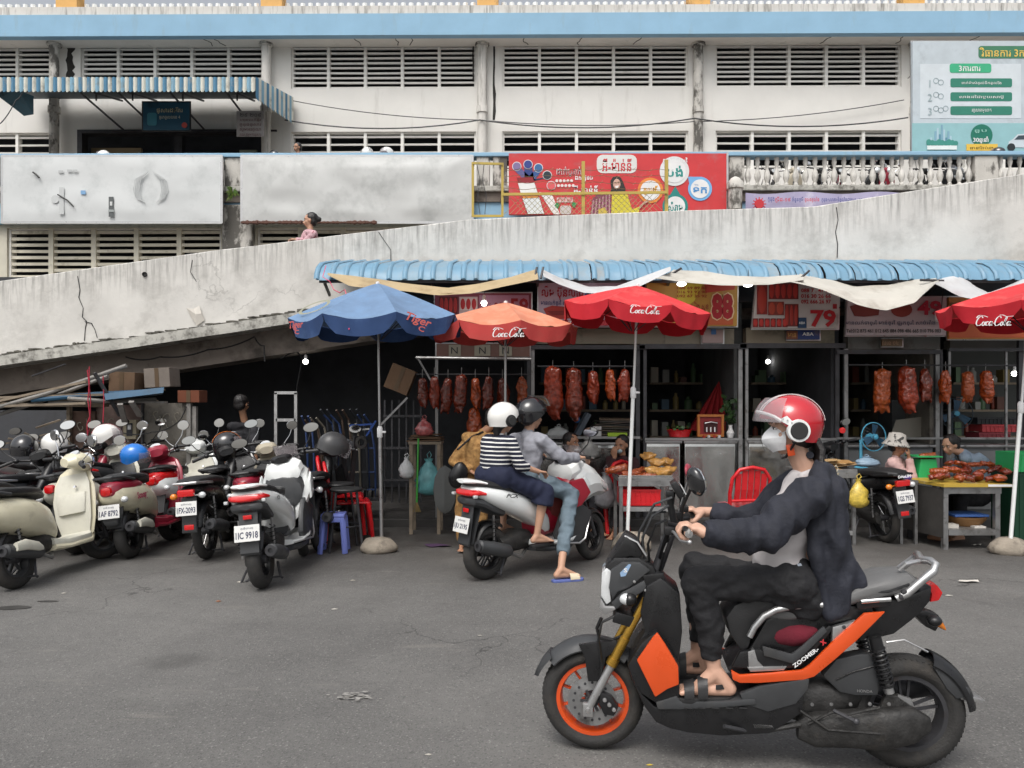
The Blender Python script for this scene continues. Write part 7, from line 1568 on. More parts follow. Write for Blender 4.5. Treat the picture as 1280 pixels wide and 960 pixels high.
# ---- generic clothed figure for the others
def figure(label, J, face_dir, top, bottom, skin='skin2', s=1., hair=True, loc=None, vox=.011, hb=0, bun=False, top_long=True, bottom_to=.85, short=False, skirt=False, helm=None, feet=True, mask=False, hands=None, hat=None, wide=0, mouth=True, fold=.010):
 loc = loc or V((J['pel'].x, J['pel'].y, 0)); t = thing('person', label, 'person', loc)
 fd = unit(face_dir); b = MB(); pel, ch, nk, hd = J['pel'], J['chest'], J['neck'], J['head']; sw = J['shL'], J['shR']; hp_ = J['hipL'], J['hipR']
 b.cap(hp_[0], hp_[1], .095*s, .095*s, 12); b.cap(pel, ch, .10*s, .105*s, 12); b.cap(sw[0], sw[1], .040*s, .040*s); b.cap(ch, nk, .075*s, .045*s); b.cap(nk, hd-V((0, 0, .05*s)), .046*s, .044*s)
 P, q = add_head(b, hd, fd, s)
 for k, a in (('L', J['armL']), ('R', J['armR'])):
  if a is None: continue
  S_, E_, W_ = a[0], a[1], a[2]; b.cap(S_, E_, .043*s, .034*s); b.cap(E_, W_, .034*s, .024*s)
  hdn = a[3] if len(a) > 3 else (W_-E_); upv = a[4] if len(a) > 4 else V((0, 0, 1)); add_hand(b, W_, hdn, upv, .95*s, (hands or .5), 1 if k == 'R' else -1)
 for k, l in (('L', J.get('legL')), ('R', J.get('legR'))):
  if l is None: continue
  H_, K_, A_ = l[0], l[1], l[2]; b.cap(H_, K_, .08*s, .052*s, 12); b.cap(K_, K_.lerp(A_, .35), .05*s, .048*s); b.cap(K_.lerp(A_, .35), A_, .048*s, .030*s)
  td = unit(l[3]) if len(l) > 3 else V((fd.x, fd.y, 0)).normalized(); sd3 = td.cross(V((0, 0, 1))); heel = A_-td*.04*s-V((0, 0, .045*s)); b.cap(A_, heel, .032*s, .028*s); ball = A_+td*.13*s-V((0, 0, .055*s)); b.cap(A_, ball, .03*s, .022*s); b.cap(heel, ball, .027*s, .022*s)
  for i in range(5): b.cap(ball+sd3*(i-2)*.014*s, ball+td*(.05-.006*abs(i-1))*s+sd3*(i-2)*.018*s-V((0, 0, .006)), .011*s, .009*s, 6)
 blob(b, 'body', skin, t, min(vox, .0085), 2)
 face(t, P, q, s, mouth)
 c = MB(); g = .014*s+wide
 c.cap(hp_[0], hp_[1], .10*s+g, .10*s+g, 14); c.cap(pel, ch, .105*s+g, .11*s+g, 14)
 for k in (0, 1): c.cap(hp_[k].lerp(pel, .4), sw[k].lerp(ch, .5), .095*s+g, .095*s+g, 12)
 c.cap(sw[0], sw[1], .05*s+g, .05*s+g); c.cap(ch, nk, .09*s+g, .042*s+g*.6)
 for a in (J['armL'], J['armR']):
  if a is None: continue
  S_, E_, W_ = a[0], a[1], a[2]; c.cap(S_, E_, .05*s+g, .042*s+g)
  if top_long: c.tube([E_, E_.lerp(W_, .93 if top_long is True else top_long)], [.040*s+g, .028*s+g], 12); c.cap(E_, E_.lerp(W_, .3), .040*s+g, .037*s+g)
 blob(c, 'shirt', top, t, vox, 3, fold, 7, (1, 1, 1.3))
 if bottom:
  c = MB(); c.cap(hp_[0]-V((0, 0, .015)), hp_[1]-V((0, 0, .015)), .105*s+g*2.2, .105*s+g*2.2, 14)
  for l in (J.get('legL'), J.get('legR')):
   if l is None: continue
   H_, K_, A_ = l[0], l[1], l[2]; c.cap(H_, K_, .092*s+g*.8, .062*s+g*.8, 14)
   if not skirt and bottom_to > 0: c.cap(K_, K_.lerp(A_, .4), .062*s+g*.6, .058*s+g*.6, 12); c.tube([K_.lerp(A_, .3), K_.lerp(A_, bottom_to)], [.058*s+g*.6, .046*s+g*.6], 14)
  if skirt and J.get('legL') and J.get('legR'):
   for u in (.2, .4, .6, .8, 1.0): c.cap(J['legL'][0].lerp(J['legL'][1], u), J['legR'][0].lerp(J['legR'][1], u), .085*s+g, .085*s+g, 12)
   for l in (J['legL'], J['legR']): c.tube([l[1], l[1].lerp(l[2], .28)], [.085*s+g, .095*s+g], 12)
  blob(c, 'skirt' if skirt else 'trousers', bottom, t, vox, 3, fold*1.1, 6, (1, 1, 1.4))
 if hair: hair_cap(t, P, q, s, hb, bun=bun)
 if mask:
  rings = []
  for u in range(5):
   v = u/4; rings.append([P(.05+.055*(1-a*a)**.6*(.7+.3*math.sin(PI*v)), a*.06, -.02-.085*v+mask*0) for a in [i/4-1 for i in range(9)]])
  MB().loft(rings, False, False).build('face_mask', mkm, t)
 t['_'] = 0; del t['_']
 return t, P, q
def JJ(pel, ch, nk, hd, side, sw=.17, hw=.085, **k):
 side = unit(side); d = dict(pel=V(pel), chest=V(ch), neck=V(nk), head=V(hd), shL=V(nk)-V((0, 0, .055))+side*sw, shR=V(nk)-V((0, 0, .055))-side*sw, hipL=V(pel)+side*hw, hipR=V(pel)-side*hw, armL=None, armR=None); d.update(k); return d
def worn_helmet(t, hd, fd, m, s=1.03, **k):
 hp = bpy.data.objects.new('helmet', None); col.objects.link(hp); hp.parent = t; hp.location = V(hd)-wloc(t)+V((0, 0, -.095*s)); hp.rotation_euler = (0, 0, math.atan2(fd[1], fd[0])); hp.scale = (s, s, s)
 helmet(None, (0, 0, 0), 0, m, parent=hp, **k); return hp
# ---- the couple on the white scooter
C0 = V((G(607, 724).x, 6.64, 0)); CH = math.atan2(.80, .94); cd = V((math.cos(CH), math.sin(CH), 0)); cl = V((-cd.y, cd.x, 0))
A16 = scooter('sport', 'white scooter with red footwell and plate 1JU 2195, ridden by a couple', C0, CH, 'white', mat('red_inner', (.33, .012, .03), .4, var=.1, coat=.2), lean=.02, steer=.25, plate=('ភ្នំពេញ', '1JU 2195'), mirs=(1, 1), name='ridden_scooter'); del A16['group']
text('PCX', 'greyp', A16, (.13, -.200, .735), w=.16, h=.035, rot=(PI/2-.1, .10, .04), bold=.03, shear=.4, world=False)
MB().slab([(.78, .82), (.81, .56), (.92, .58), (1.05, .70), (.95, .84)], -.215, -.248, .08).build('red_side_panel', mat('red_side_paint', (.36, .012, .03), .3, coat=.4), A16, bevel=.008, world=False)
MB().sup([(.66, .52, .02, .14), (.68, .54, .10, .15), (.80, .58, .11, .15), (.83, .58, .02, .13)], 12, 4).build('shopping_bag', mat('maroon_bag', (.20, .04, .035), .6, var=.15), A16, world=False)
def c3(x, y, z): return C0+cd*x+cl*y+V((0, 0, z))
# driver: grey shirt, jeans, right foot down in a slipper
pel = c3(.40, 0, .86); ch = W(664, 582, C0.y+.36); 
pel = c3(.42, 0, .83); ch = c3(.44, 0, 1.06); nk = c3(.49, 0, 1.25); hd = c3(.53, 0, 1.405)
footR = W(712, 712, 6.78); kneeR = W(706, 640, 6.72)
J = JJ(pel, ch, nk, hd, cl, armR=(c3(.48, -.19, 1.19), c3(.64, -.30, 1.03), c3(.84, -.30, 1.03), cd+V((0, 0, -.05)), V((0, 0, 1))), armL=(c3(.48, .19, 1.19), c3(.64, .30, 1.03), c3(.84, .30, 1.03), cd, V((0, 0, 1))),
  legR=(c3(.44, -.10, .84), c3(.80, -.235, .70), V((W(701, 695, 6.55).x, 6.55+.0, .105)), cd+V((.3, -.25, 0))), legL=(c3(.44, .10, .84), c3(.82, .20, .72), c3(.78, .18, .36), cd))
gshirt = mat('grey_shirt', (.27, .275, .31), .9, var=.1, vs=6, bump=.9, bs=18); jean = mat('washed_jeans', (.13, .175, .21), .9, var=.2, vs=7, dirt='#5f727c', dt=.52, da=.5, ds=6, bump=.3, bs=180)
t, P, q = figure('man in grey shirt and rolled jeans driving the white scooter, one slippered foot down', J, cd+V((.15, -.05, .02)), gshirt, jean, skin='skin', s=1.02, hb=0, bottom_to=.80, fold=.014)
worn_helmet(t, hd, cd+V((.15, -.05, 0)), 'helmetb', 1.06, vis='up', stripe=None, vm=mat('silver_visor', (.6, .62, .62), .1, .8, alpha=.8))
fr = J['legR'][2]; td = unit(cd+V((.3, -.25, 0))); sdv = td.cross(V((0, 0, 1)))
rows = [[fr+td*u+sdv*hw-V((0, 0, .083)), fr+td*u-sdv*hw-V((0, 0, .083)), fr+td*u-sdv*hw-V((0, 0, .104)), fr+td*u+sdv*hw-V((0, 0, .104))] for u, hw in ((-.08, .02), (-.06, .035), (.05, .04), (.14, .05), (.19, .04), (.21, .015))]
sn = MB().loft(rows).build('slipper', mat('blue_sole', (.12, .16, .42), .6), t, bevel=.004)
rr = [[fr+td*.07+sdv*.05*math.cos(a)+V((0, 0, -.085+.055*math.sin(a))), fr+td*.16+sdv*.05*math.cos(a)+V((0, 0, -.085+.035*math.sin(a)))] for a in [PI*k/8 for k in range(9)]]
MB().loft([[r[0], r[1], r[1]+V((0, 0, .006)), r[0]+V((0, 0, .006))] for r in rr]).build('strap', cmat('#d9ccb0'), sn)
# pillion: striped top, navy skirt, sits sideways-on behind him
pel = c3(.10, 0, .90); ch = c3(.11, 0, 1.08); nk = c3(.15, 0, 1.245); hd = c3(.185, -.02, 1.37)
J = JJ(pel, ch, nk, hd, cl, sw=.155, armR=(c3(.14, -.17, 1.18), c3(.18, -.25, .99), c3(.36, -.28, .93), cd+cl*.1-V((0, 0, .15)), V((0, 0, 1))), armL=(c3(.15, .17, 1.18), c3(.20, .24, 1.0), c3(.36, .19, .98)),
  legR=(c3(.12, -.11, .90), c3(.44, -.27, .74), c3(.38, -.24, .37), cd-cl*.3), legL=(c3(.12, .11, .90), c3(.42, .24, .76), c3(.38, .22, .40), cd))
def stripes():
 m = bpy.data.materials.new('navy_white_stripes'); m.use_nodes = True; t_ = m.node_tree; N = t_.nodes.new; L = t_.links.new; b = t_.nodes['Principled BSDF']; b.inputs['Roughness'].default_value = .9
 tc = N('ShaderNodeTexCoord'); sp = N('ShaderNodeSeparateXYZ'); L(tc.outputs['Object'], sp.inputs[0]); ml = N('ShaderNodeMath'); ml.operation = 'MULTIPLY'; ml.inputs[1].default_value = 1/.036; L(sp.outputs[2], ml.inputs[0])
 fr_ = N('ShaderNodeMath'); fr_.operation = 'FRACT'; L(ml.outputs[0], fr_.inputs[0]); gt = N('ShaderNodeMath'); gt.operation = 'GREATER_THAN'; gt.inputs[1].default_value = .68; L(fr_.outputs[0], gt.inputs[0])
 mx = N('ShaderNodeMix'); mx.data_type = 'RGBA'; mx.inputs[6].default_value = (.010, .012, .028, 1); mx.inputs[7].default_value = (.72, .71, .69, 1); L(gt.outputs[0], mx.inputs[0]); L(mx.outputs[2], b.inputs['Base Color']); return m
navy = mat('navy_skirt', (.010, .014, .04), .85, var=.15, vs=6, bump=.2, bs=180)
t, P, q = figure('woman in navy and white striped top and navy skirt riding pillion', J, cd+V((.25, .1, -.02)), stripes(), navy, skin='skin', s=.93, hb=.10, skirt=True, top_long=.45, fold=.006)
worn_helmet(t, hd, cd+V((.25, .1, 0)), 'helmetw', 1.0, vis=False, stripe=None, ear='black')
for l in ('legR', 'legL'):
 fr = J[l][2]; td = cd; sdv = td.cross(V((0, 0, 1))); rows = [[fr+td*u+sdv*hw-V((0, 0, .075)), fr+td*u-sdv*hw-V((0, 0, .075)), fr+td*u-sdv*hw-V((0, 0, .10)), fr+td*u+sdv*hw-V((0, 0, .10))] for u, hw in ((-.07, .02), (-.05, .033), (.05, .038), (.13, .045), (.19, .02))]
 MB().loft(rows).build('slipper', 'vinyl', t, bevel=.004)
# ---- others at the stalls
tanc = mat('tan_patterned_cotton', (.36, .20, .07), .9, var=.35, vs=22, dirt='#6f4a22', dt=.5, da=.7, ds=18)
Yp = 7.9
def w(px, py, dy=0): return W(px, py, Yp+dy)
J = JJ(w(594, 590), w(600, 560, -.05), w(604, 540), w(618, 524, -.02), (1, .2, 0), armL=(w(612, 548), w(640, 570, .1), w(650, 590, -.1)), armR=(w(586, 550), w(566, 577, -.05), w(590, 590, -.15)), legL=(w(604, 598), w(602, 640), V((w(602, 0).x, Yp, .08)), V((.4, -1, 0))), legR=(w(584, 598), w(576, 640), V((w(577, 0).x, Yp, .08)), V((0, -1, 0))))
t, P, q = figure('person in tan patterned pyjamas bending behind the pillion rider with a black bag', J, (.9, .3, -.3), tanc, tanc, s=.92, hair=True, bottom_to=.93, fold=.005)
bg_ = MB().ell(w(573, 594, -.22), (.10, .055, .14), (0, .35, 0)).xf(lambda p: p+nv(p, 6)*.02); bg_.build('shoulder_bag', 'black', t); MB().tube([w(572, 562, -.22), w(590, 546, -.1), w(604, 540, -.05)], .012, 6).build('bag_strap', 'black', t)
Yp = 9.9
darkc = mat('black_cotton', (.02, .02, .024), .9, var=.2)
J = JJ(W(300, 610, 9.9), W(306, 560, 9.9), W(306, 528, 9.9), W(302, 505, 9.85), (.8, .6, 0), armL=(W(296, 540, 10.1), W(284, 570, 10.1), W(282, 600, 10)), armR=(W(318, 538, 9.7), W(318, 565, 9.6), W(322, 590, 9.5)), legL=(W(292, 612, 10), W(292, 640, 10), V((W(292, 0, 10).x, 10, .18))), legR=(W(310, 612, 9.8), W(310, 640, 9.8), V((W(310, 0, 9.8).x, 9.8, .18))))
t, P, q = figure('man in dark t-shirt and grey shorts seen from behind in the dark opening', J, (.3, .95, -.1), darkc, mat('dark_grey_shorts', (.06, .06, .07), .9), s=1.0, top_long=False, bottom_to=0)
# two young women sitting at the counter
def seated(label, px, py, Y, fd, top, arms=None, s=.95, **k):
 h = W(px, py, Y); side = V((-fd[1], fd[0], 0)).normalized()
 nk = h-V((0, 0, .15*s))-V(fd).normalized()*.02; ch = nk-V((0, 0, .2*s)); pe = ch-V((0, 0, .26*s)); f2 = V((fd[0], fd[1], 0)).normalized()
 a = dict(armL=(nk-V((0, 0, .06))+side*.16, nk-V((0, 0, .30))+side*.2+f2*.08, nk-V((0, 0, .34))+side*.12+f2*.28, f2), armR=(nk-V((0, 0, .06))-side*.16, nk-V((0, 0, .30))-side*.2+f2*.08, nk-V((0, 0, .34))-side*.12+f2*.28, f2),
    legL=(pe+side*.09, pe+side*.1+f2*.4, pe+side*.1+f2*.4-V((0, 0, .38)), f2), legR=(pe-side*.09, pe-side*.1+f2*.4, pe-side*.1+f2*.4-V((0, 0, .38)), f2))
 if arms: a.update(arms(nk, side, f2, h))
 return figure(label, JJ(pe, ch, nk, h, side, sw=.155, **a), fd, top, k.pop('bottom', darkc), s=s, **k)
blk = mat('black_blouse', (.018, .018, .022), .85, var=.2)
t, P, q = seated('dark haired young woman in black jacket looking right behind the driver', 714, 553, 9.0, (.8, -.6, 0), blk, hb=.12, skin='skin2')
MB().tube([P(.02, -.05, -.15), P(.06, -.01, -.19), P(.02, .05, -.15)], .022, 8).build('collar', cmat('#b9b4a8'), t); MB().ell(P(.075, 0, -.09), (.03, .035, .018), q).build('lowered_mask', mkm, t)
t, P, q = seated('young woman with lowered mask resting chin on hand behind the roast chickens', 777, 556, 9.0, (-.55, -.83, -.1), cmat('#3a2023', .9), hb=.05, skin='skin2', arms=lambda nk, sd, f, h: dict(armR=(nk-V((0, 0, .06))-sd*.15, nk-V((0, 0, .26))-sd*.12+f*.2, h+f*.12-sd*.03-V((0, 0, .14)), V((0, 0, 1))*1+f*.1, f)))
MB().ell(P(.085, 0, -.065), (.028, .045, .026), q).build('lowered_mask', cmat('#9fb3b8', .9), t)
# woman with patterned bucket hat, hand at her mouth
pink = mat('pale_pink_jersey', (.55, .36, .34), .9, var=.06, vs=6)
t, P, q = seated('woman in patterned bucket hat and pale pink top with hand at her mouth', 1122, 556, 8.75, (.75, -.6, -.05), pink, skin='skin2', hair=True, arms=lambda nk, sd, f, h: dict(armR=(nk-V((0, 0, .06))-sd*.16, nk-V((0, 0, .30))-sd*.05+f*.2, h+f*.115-V((0, 0, .135)), V((0, 0, 1)), f), armL=(nk-V((0, 0, .06))+sd*.16, nk-V((0, 0, .32))+sd*.16+f*.1, nk-V((0, 0, .40))+sd*.05+f*.28, f)))
hatm = mat('leafy_hat_cloth', (.42, .40, .37), .9, var=.1, vs=8, dirt='#15171a', dt=.52, dw=.03, da=.9, ds=16)
h = W(1120, 556, 8.75); MB().lathe([(.001, .135), (.05, .132), (.088, .115), (.10, .05), (.135, .005), (.15, -.012), (.148, -.016), (.13, .0), (.096, .045)], h+V((0, 0, .01)), (.1, -.1, 1), 26).build('bucket_hat', hatm, t, smooth=70)
# woman in denim jacket leaning to the left
den = mat('pale_denim', (.24, .31, .39), .9, var=.12, vs=6, dirt='#8fa2b3', dt=.55, da=.5, ds=7, bump=.3, bs=150)
h = W(1188, 556, 8.85); Yd = 8.85
J = JJ(W(1228, 612, Yd+.1), W(1220, 583, Yd), W(1204, 566, Yd), h, (.35, .9, 0), sw=.15, armL=(W(1196, 578, Yd+.2), W(1182, 598, Yd+.2), W(1190, 606, Yd)), armR=(W(1224, 572, Yd-.15), W(1243, 592, Yd-.15), W(1205, 606, Yd-.25)), legL=(W(1226, 622, Yd+.1), W(1190, 625, Yd-.1), W(1192, 668, Yd-.1)), legR=(W(1226, 622, Yd-.1), W(1200, 625, Yd-.3), W(1200, 668, Yd-.3)))
t, P, q = figure('woman in pale denim jacket smiling to the left behind the tray of roast meat', J, (-.85, -.3, -.25), den, darkc, skin='skin', s=.97, bun=True, hb=.10)
MB().tube([P(-.03, -.04, -.15), W(1203, 585, Yd-.14), W(1212, 606, Yd-.15)], .012, 6).build('bag_strap', 'black', t)
# woman on the ramp, child on the terrace
chk = mat('pink_check_blouse', (.52, .33, .36), .9, var=.3, vs=30, dirt='#8a3040', dt=.55, dw=.04, da=.8, ds=22)
Yr = 11.2
J = JJ(W(394, 330, Yr), W(390, 305, Yr), W(388, 290, Yr), W(388, 275.5, Yr), (-.2, 1, 0), armL=(W(384, 292, Yr+.15), W(378, 302, Yr+.15), W(370, 300, Yr+.05)), armR=(W(392, 293, Yr-.17), W(382, 303, Yr-.2), W(371, 300, Yr-.12)), legL=(W(396, 334, Yr+.1), W(386, 350, Yr), W(396, 372, Yr)), legR=(W(396, 334, Yr-.1), W(386, 350, Yr-.1), W(396, 372, Yr-.1)))
t, P, q = figure('woman in pink checked blouse climbing the ramp behind its parapet', J, (-1, -.15, 0), chk, darkc, skin='skin', s=.95, bun=True)
Yr = 16.6
J = JJ(W(375, 214, Yr), W(374, 202, Yr), W(373, 194, Yr), W(372, 184.5, Yr), (.6, .8, 0), sw=.13, armL=(W(370, 196, Yr+.1), W(366, 202, Yr+.1), W(363, 197, Yr)), armR=(W(377, 196, Yr-.1), W(379, 203, Yr-.1), W(372, 204, Yr-.2)), legL=(W(374, 218, Yr+.1), W(374, 228, Yr-.1), W(374, 240, Yr)), legR=(W(376, 218, Yr-.1), W(376, 228, Yr-.1), W(376, 240, Yr)))
t, P, q = figure('short haired boy in grey top leaning over the crumpled billboard', J, (-.6, -.8, -.1), cmat('#3a3f47', .9), darkc, skin='skin2', s=.9)
# ---------------------------------------------------------------- under the ramp at the left
U_ = thing('lean_to', 'patched cement and timber lean-to wall under the ramp, with graffiti scribbles', 'wall', (W(160, 560, 9.5).x, 9.5, 0))
def pbx(n, m, px0, py0, px1, py1, Y, d, par=None, bev=0, **k):
 a, b = W(px0, py1, Y), W(px1, py0, Y); return MB().bx(a.x, b.x, Y, Y+d, max(0, a.z), b.z).build(n, m, par, bevel=bev, smooth=0, **k)
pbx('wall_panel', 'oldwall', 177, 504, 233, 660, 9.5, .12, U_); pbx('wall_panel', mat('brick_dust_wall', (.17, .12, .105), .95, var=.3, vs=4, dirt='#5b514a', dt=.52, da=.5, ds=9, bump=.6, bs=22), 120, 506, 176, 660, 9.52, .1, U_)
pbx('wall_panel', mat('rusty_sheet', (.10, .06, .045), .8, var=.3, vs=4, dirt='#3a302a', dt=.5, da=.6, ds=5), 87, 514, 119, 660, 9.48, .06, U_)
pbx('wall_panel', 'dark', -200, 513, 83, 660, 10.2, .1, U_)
pbx('wall_post', 'plank', 83, 508, 87, 660, 9.4, .06, U_); pbx('wall_post', 'pipe', 233, 504, 238, 660, 9.42, .08, U_); pbx('wall_post', 'pipe', 240, 508, 245, 660, 9.45, .06, U_); pbx('wall_post', 'darksteel', 176, 500, 178, 660, 9.44, .05, U_)
sc_m = cmat('#8b8578', .9)
for cx, cy, r in ((196, 520, 6), (210, 526, 9), (222, 522, 6), (100, 533, 5), (140, 530, 7)):
 MB().tube([W(cx+r*math.cos(a)*(.6+.3*math.sin(a*2)), cy+r*math.sin(a), 9.475 if cx > 120 else 9.45) for a in [i*.5 for i in range(12)]], .006, 4).build('chalk_scribble', sc_m, U_)
MB().tube([W(108, 523, 9.45), W(110, 540, 9.45), W(114, 524, 9.45), W(116, 541, 9.45)], .006, 4).build('chalk_scribble', sc_m, U_)
pbx('shelf_beam', 'plank', -150, 505, 130, 508.5, 9.3, .12, U_); pbx('shelf_beam', 'pipe', 60, 501.5, 205, 504, 9.25, .1, U_)
t = thing('electric_meter', 'cream electric meter box with small window on the brick dust wall', 'meter box', W(161, 548, 9.4))
pbx('case', cmat('#9a917a'), 154, 525, 170, 549, 9.4, .09, t, .006); pbx('window', 'dark', 158, 529, 165, 545, 9.39, .012, t); pbx('dial', 'clear', 159.5, 531, 163.5, 537, 9.38, .012, t)
cable([W(233, 508, 9.4), W(222, 528, 9.4), W(190, 540, 9.4), W(150, 540, 9.38)], .007, 'thin black cable looping from the white socket across the graffiti wall', 'black', .03)
cable([W(157, 446, 10.3), W(200, 446, 10.3), W(260, 437, 10.3), W(318, 421, 10.3), W(330, 432, 10.3), W(331, 452, 10.3)], .010, 'black cable strung along the underside of the ramp beam', 'black', .04)
cable([W(350, 449, 10.5), W(362, 442, 10.5), W(372, 440, 10.5), W(378, 448, 10.5), W(372, 480, 10.5), W(370, 500, 10.5)], .010, 'black flex feeding the lamp in the dark opening', 'black')
GJ = 'planks and pipes piled on the lean-to shelf'
wds = ['long grey pipe rising to the right, topmost of the pile', 'second grey pipe just below the topmost one', 'yellowish bent plank rising from the left edge', 'thin dark rod above the pile', 'flat weathered board lying lowest at the left', 'short curled board at the left edge', 'pale strip lying flat mid pile', 'brown batten in front of the brick dust wall', 'grey batten under the blue sheet', 'thin light batten near the pink twine', 'dark plank hidden low in the pile', 'rough board sticking out to the right']
seg = [((-40, 520), (158, 457), 'pipe', .05), ((-40, 530), (135, 470), 'pipe', .045), ((-20, 506), (110, 477), 'plank', .06), ((40, 470), (82, 455), 'darksteel', .03), ((-30, 509), (110, 504), 'plank', .06), ((-20, 503), (56, 506), 'plank', .05), ((60, 500), (130, 501), 'plank', .03), ((100, 504), (198, 501), 'plank', .05), ((85, 498), (195, 499), 'pipe', .05), ((105, 508), (125, 509), 'plank', .03), ((-40, 498), (140, 493), 'plank', .06), ((50, 494), (205, 487), 'plank', .04)]
for i, (a, b, m_, w_) in enumerate(seg):
 Y = 9.1+.06*(i % 4)+rnd.uniform(0, .2); n_ = 'pipe' if m_ == 'pipe' else ('rod' if m_ == 'darksteel' else 'plank')
 p, q_ = W(*a, Y), W(*b, Y+rnd.uniform(-.1, .3))
 if m_ == 'pipe': md = (p+q_)/2-V((0, 0, .03)); mb = MB().tube([p, md, q_], w_/2, 8)
 else: mb = MB().pb(p, q_, w_*1.6, w_*.45)
 mb.build(n_, m_, label=wds[i], cat=n_, group=GJ, smooth=30)
t = MB().loft([[W(130, 492, 9.05), W(205, 484, 9.05), W(204, 491, 9.0), W(132, 500, 9.0)], [W(130, 494, 9.4), W(205, 486, 9.4), W(204, 493, 9.4), W(132, 502, 9.4)]]).build('blue_sheet', 'bluepipe', label='bright blue folded sheet lying on the pile of pipes', cat='sheet metal', smooth=0)
MB().tube([W(40, 500, 9.2), W(120, 493, 9.2), W(200, 489, 9.2)], .03, 8).build('pipe', 'bluepipe', label='dull blue pipe running under the bright blue sheet', cat='pipe', group=GJ)
for i, (a, b) in enumerate((((118, 466), (150, 520)), ((164, 502), (175, 520)), ((150, 505), (156, 527)))):
 MB().pb(W(*a, 9.0), W(*b, 9.2), .06, .03).build('strut', 'darksteel' if i == 0 else 'pipe', label=('dark strut leaning across the shelf beam', 'grey bent bracket right of the meter', 'thin grey strut above the meter')[i], cat='strut', smooth=0)
for i, (a, b) in enumerate((((0, 556), (70, 540)), ((10, 548), (60, 555)), ((30, 541), (78, 560)), ((-10, 562), (50, 560)), ((20, 568), (80, 548)), ((45, 535), (75, 525)))):
 MB().pb(W(*a, 9.7), W(*b, 9.9), .05, .02).build('plank', 'plank', label=f'{["long","short","steep","flat","thick","topmost"][i]} broken batten in the dark heap behind the far left motorbikes', cat='plank', group='broken battens in the dark heap', smooth=0)
def carton(label, px0, py0, px1, py1, Y, d, rot=0, c='cardboard', flap=False):
 a, b = W(px0, py1, Y), W(px1, py0, Y); c0 = V(((a.x+b.x)/2, Y+d/2, (a.z+b.z)/2)); w_, h_ = b.x-a.x, b.z-a.z
 t = thing('carton', label, 'box', c0-V((0, 0, h_/2)))
 MB().box(c0, (w_, d, h_), (0, rot, 0)).build('box', c, t, bevel=.004, smooth=0)
 q_ = Euler((0, rot, 0)).to_matrix()
 MB().box(c0+q_@V((0, -d/2-.002, 0)), (.05, .004, h_*.99), (0, rot, 0)).build('tape', cmat('#54422e', .4), t, smooth=0)
 return t
carton('brown carton on end beneath the ramp beam, left one', 136, 465, 168, 490, 9.4, .3, .04); carton('dark sooty carton beneath the ramp beam, right one', 180, 460, 212, 484, 9.5, .3, -.06, 'under'); carton('small reddish carton on top of the graffiti wall', 222, 488, 249, 503, 9.4, .25, 0, cmat('#6b3c28', .9))
carton('tilted brown carton with pale label hanging left of the duck rack', 484, 458, 515, 490, 9.6, .2, .38)
card('label', cmat('#9c9484'), None, 0, 496, 471, 501, 479, 9.59) if False else None
def twine2(pts, Y, label, m='#a8253c', r=.006): return MB().tube([W(x+rnd.uniform(-.8, .8), y, Y) for x, y in pts], r, 4).build('twine', cmat(m), label=label, cat='string')
twine2([(111, 458), (111, 480), (110, 500), (113, 520), (109, 530), (110, 548)], 9.0, 'red twine hanging in front of the pile, thickest strand'); twine2([(109, 462), (113, 500), (112, 535), (109, 545)], 9.02, 'red twine strand twisted beside the thickest one'); twine2([(129, 470), (130, 500), (129, 528)], 9.05, 'thin faint red twine right of the thick red strands')
# metal frame and hand carts in the dark opening
t = thing('metal_frame', 'bare aluminium frame standing in the dark opening', 'frame', W(357, 600, 9.3))
for a, b in (((345, 491), (345, 600)), ((370, 491), (370, 600)), ((343.5, 491), (371.5, 491)), ((345, 525), (370, 525))): MB().pb(W(*a, 9.3), W(*b, 9.3), .035, .035).build('bar', 'alu', t, smooth=0)
GC = 'hand carts stacked in the dark opening'
names = ['rusty', 'blue', 'grey', 'dark', 'pale handled', 'brown', 'bent', 'slim', 'tall']
for i in range(9):
 x = 385+i*9.5; Y = 9.3+.05*i; c_ = ('#2a3d66', '#4a3c33', '#6b665c', '#2c2f34')[i % 4]
 t = thing('hand_cart', f'{names[i]} hand cart, {["first","second","third","fourth","fifth","sixth","seventh","eighth","ninth"][i]} from the metal frame in the dark opening', 'hand cart', V((W(x, 0, Y).x, Y, .1)), 0, GC)
 top = 515+rnd.uniform(-4, 16); lx = rnd.uniform(-9, 7)
 for dx in (-4, 4): MB().tube([W(x+dx-6+lx, top, Y-.1), W(x+dx+lx*.4, top+12, Y), W(x+dx+3, 560, Y), W(x+dx+5, 622, Y+.1)], .014, 6).build('handle', cmat(c_, .5), t)
 for z in (560, 590, 612): MB().pb(W(x-2, z, Y), W(x+7, z, Y+.02), .02, .02).build('rung', cmat(c_, .5), t, smooth=0)
 MB().pb(W(x-3, 624, Y-.15), W(x+12, 624, Y-.15), .22, .012).build('toe_plate', 'darksteel', t, smooth=0)
 MB().lathe([(.03, -.02), (.08, -.02), (.08, .02), (.03, .02)], W(x+12, 618, Y+.1), (1, 0, 0), 14, True).build('wheel', 'rubber', t)
t = thing('folding_cart', 'blue folding cart end with pale bag tied to it', 'hand cart', W(452, 620, 8.9)); 
MB().pb(W(437, 532, 8.9), W(466, 530, 8.9), .03, .02).build('bar', cmat('#2a4f9a'), t, smooth=0); MB().pb(W(440, 538, 8.9), W(462, 536, 8.9), .03, .02).build('bar', 'alu', t, smooth=0); MB().pb(W(458, 545, 8.9), W(470, 526, 8.9), .03, .02).build('bar', cmat('#2a4f9a'), t, smooth=0)
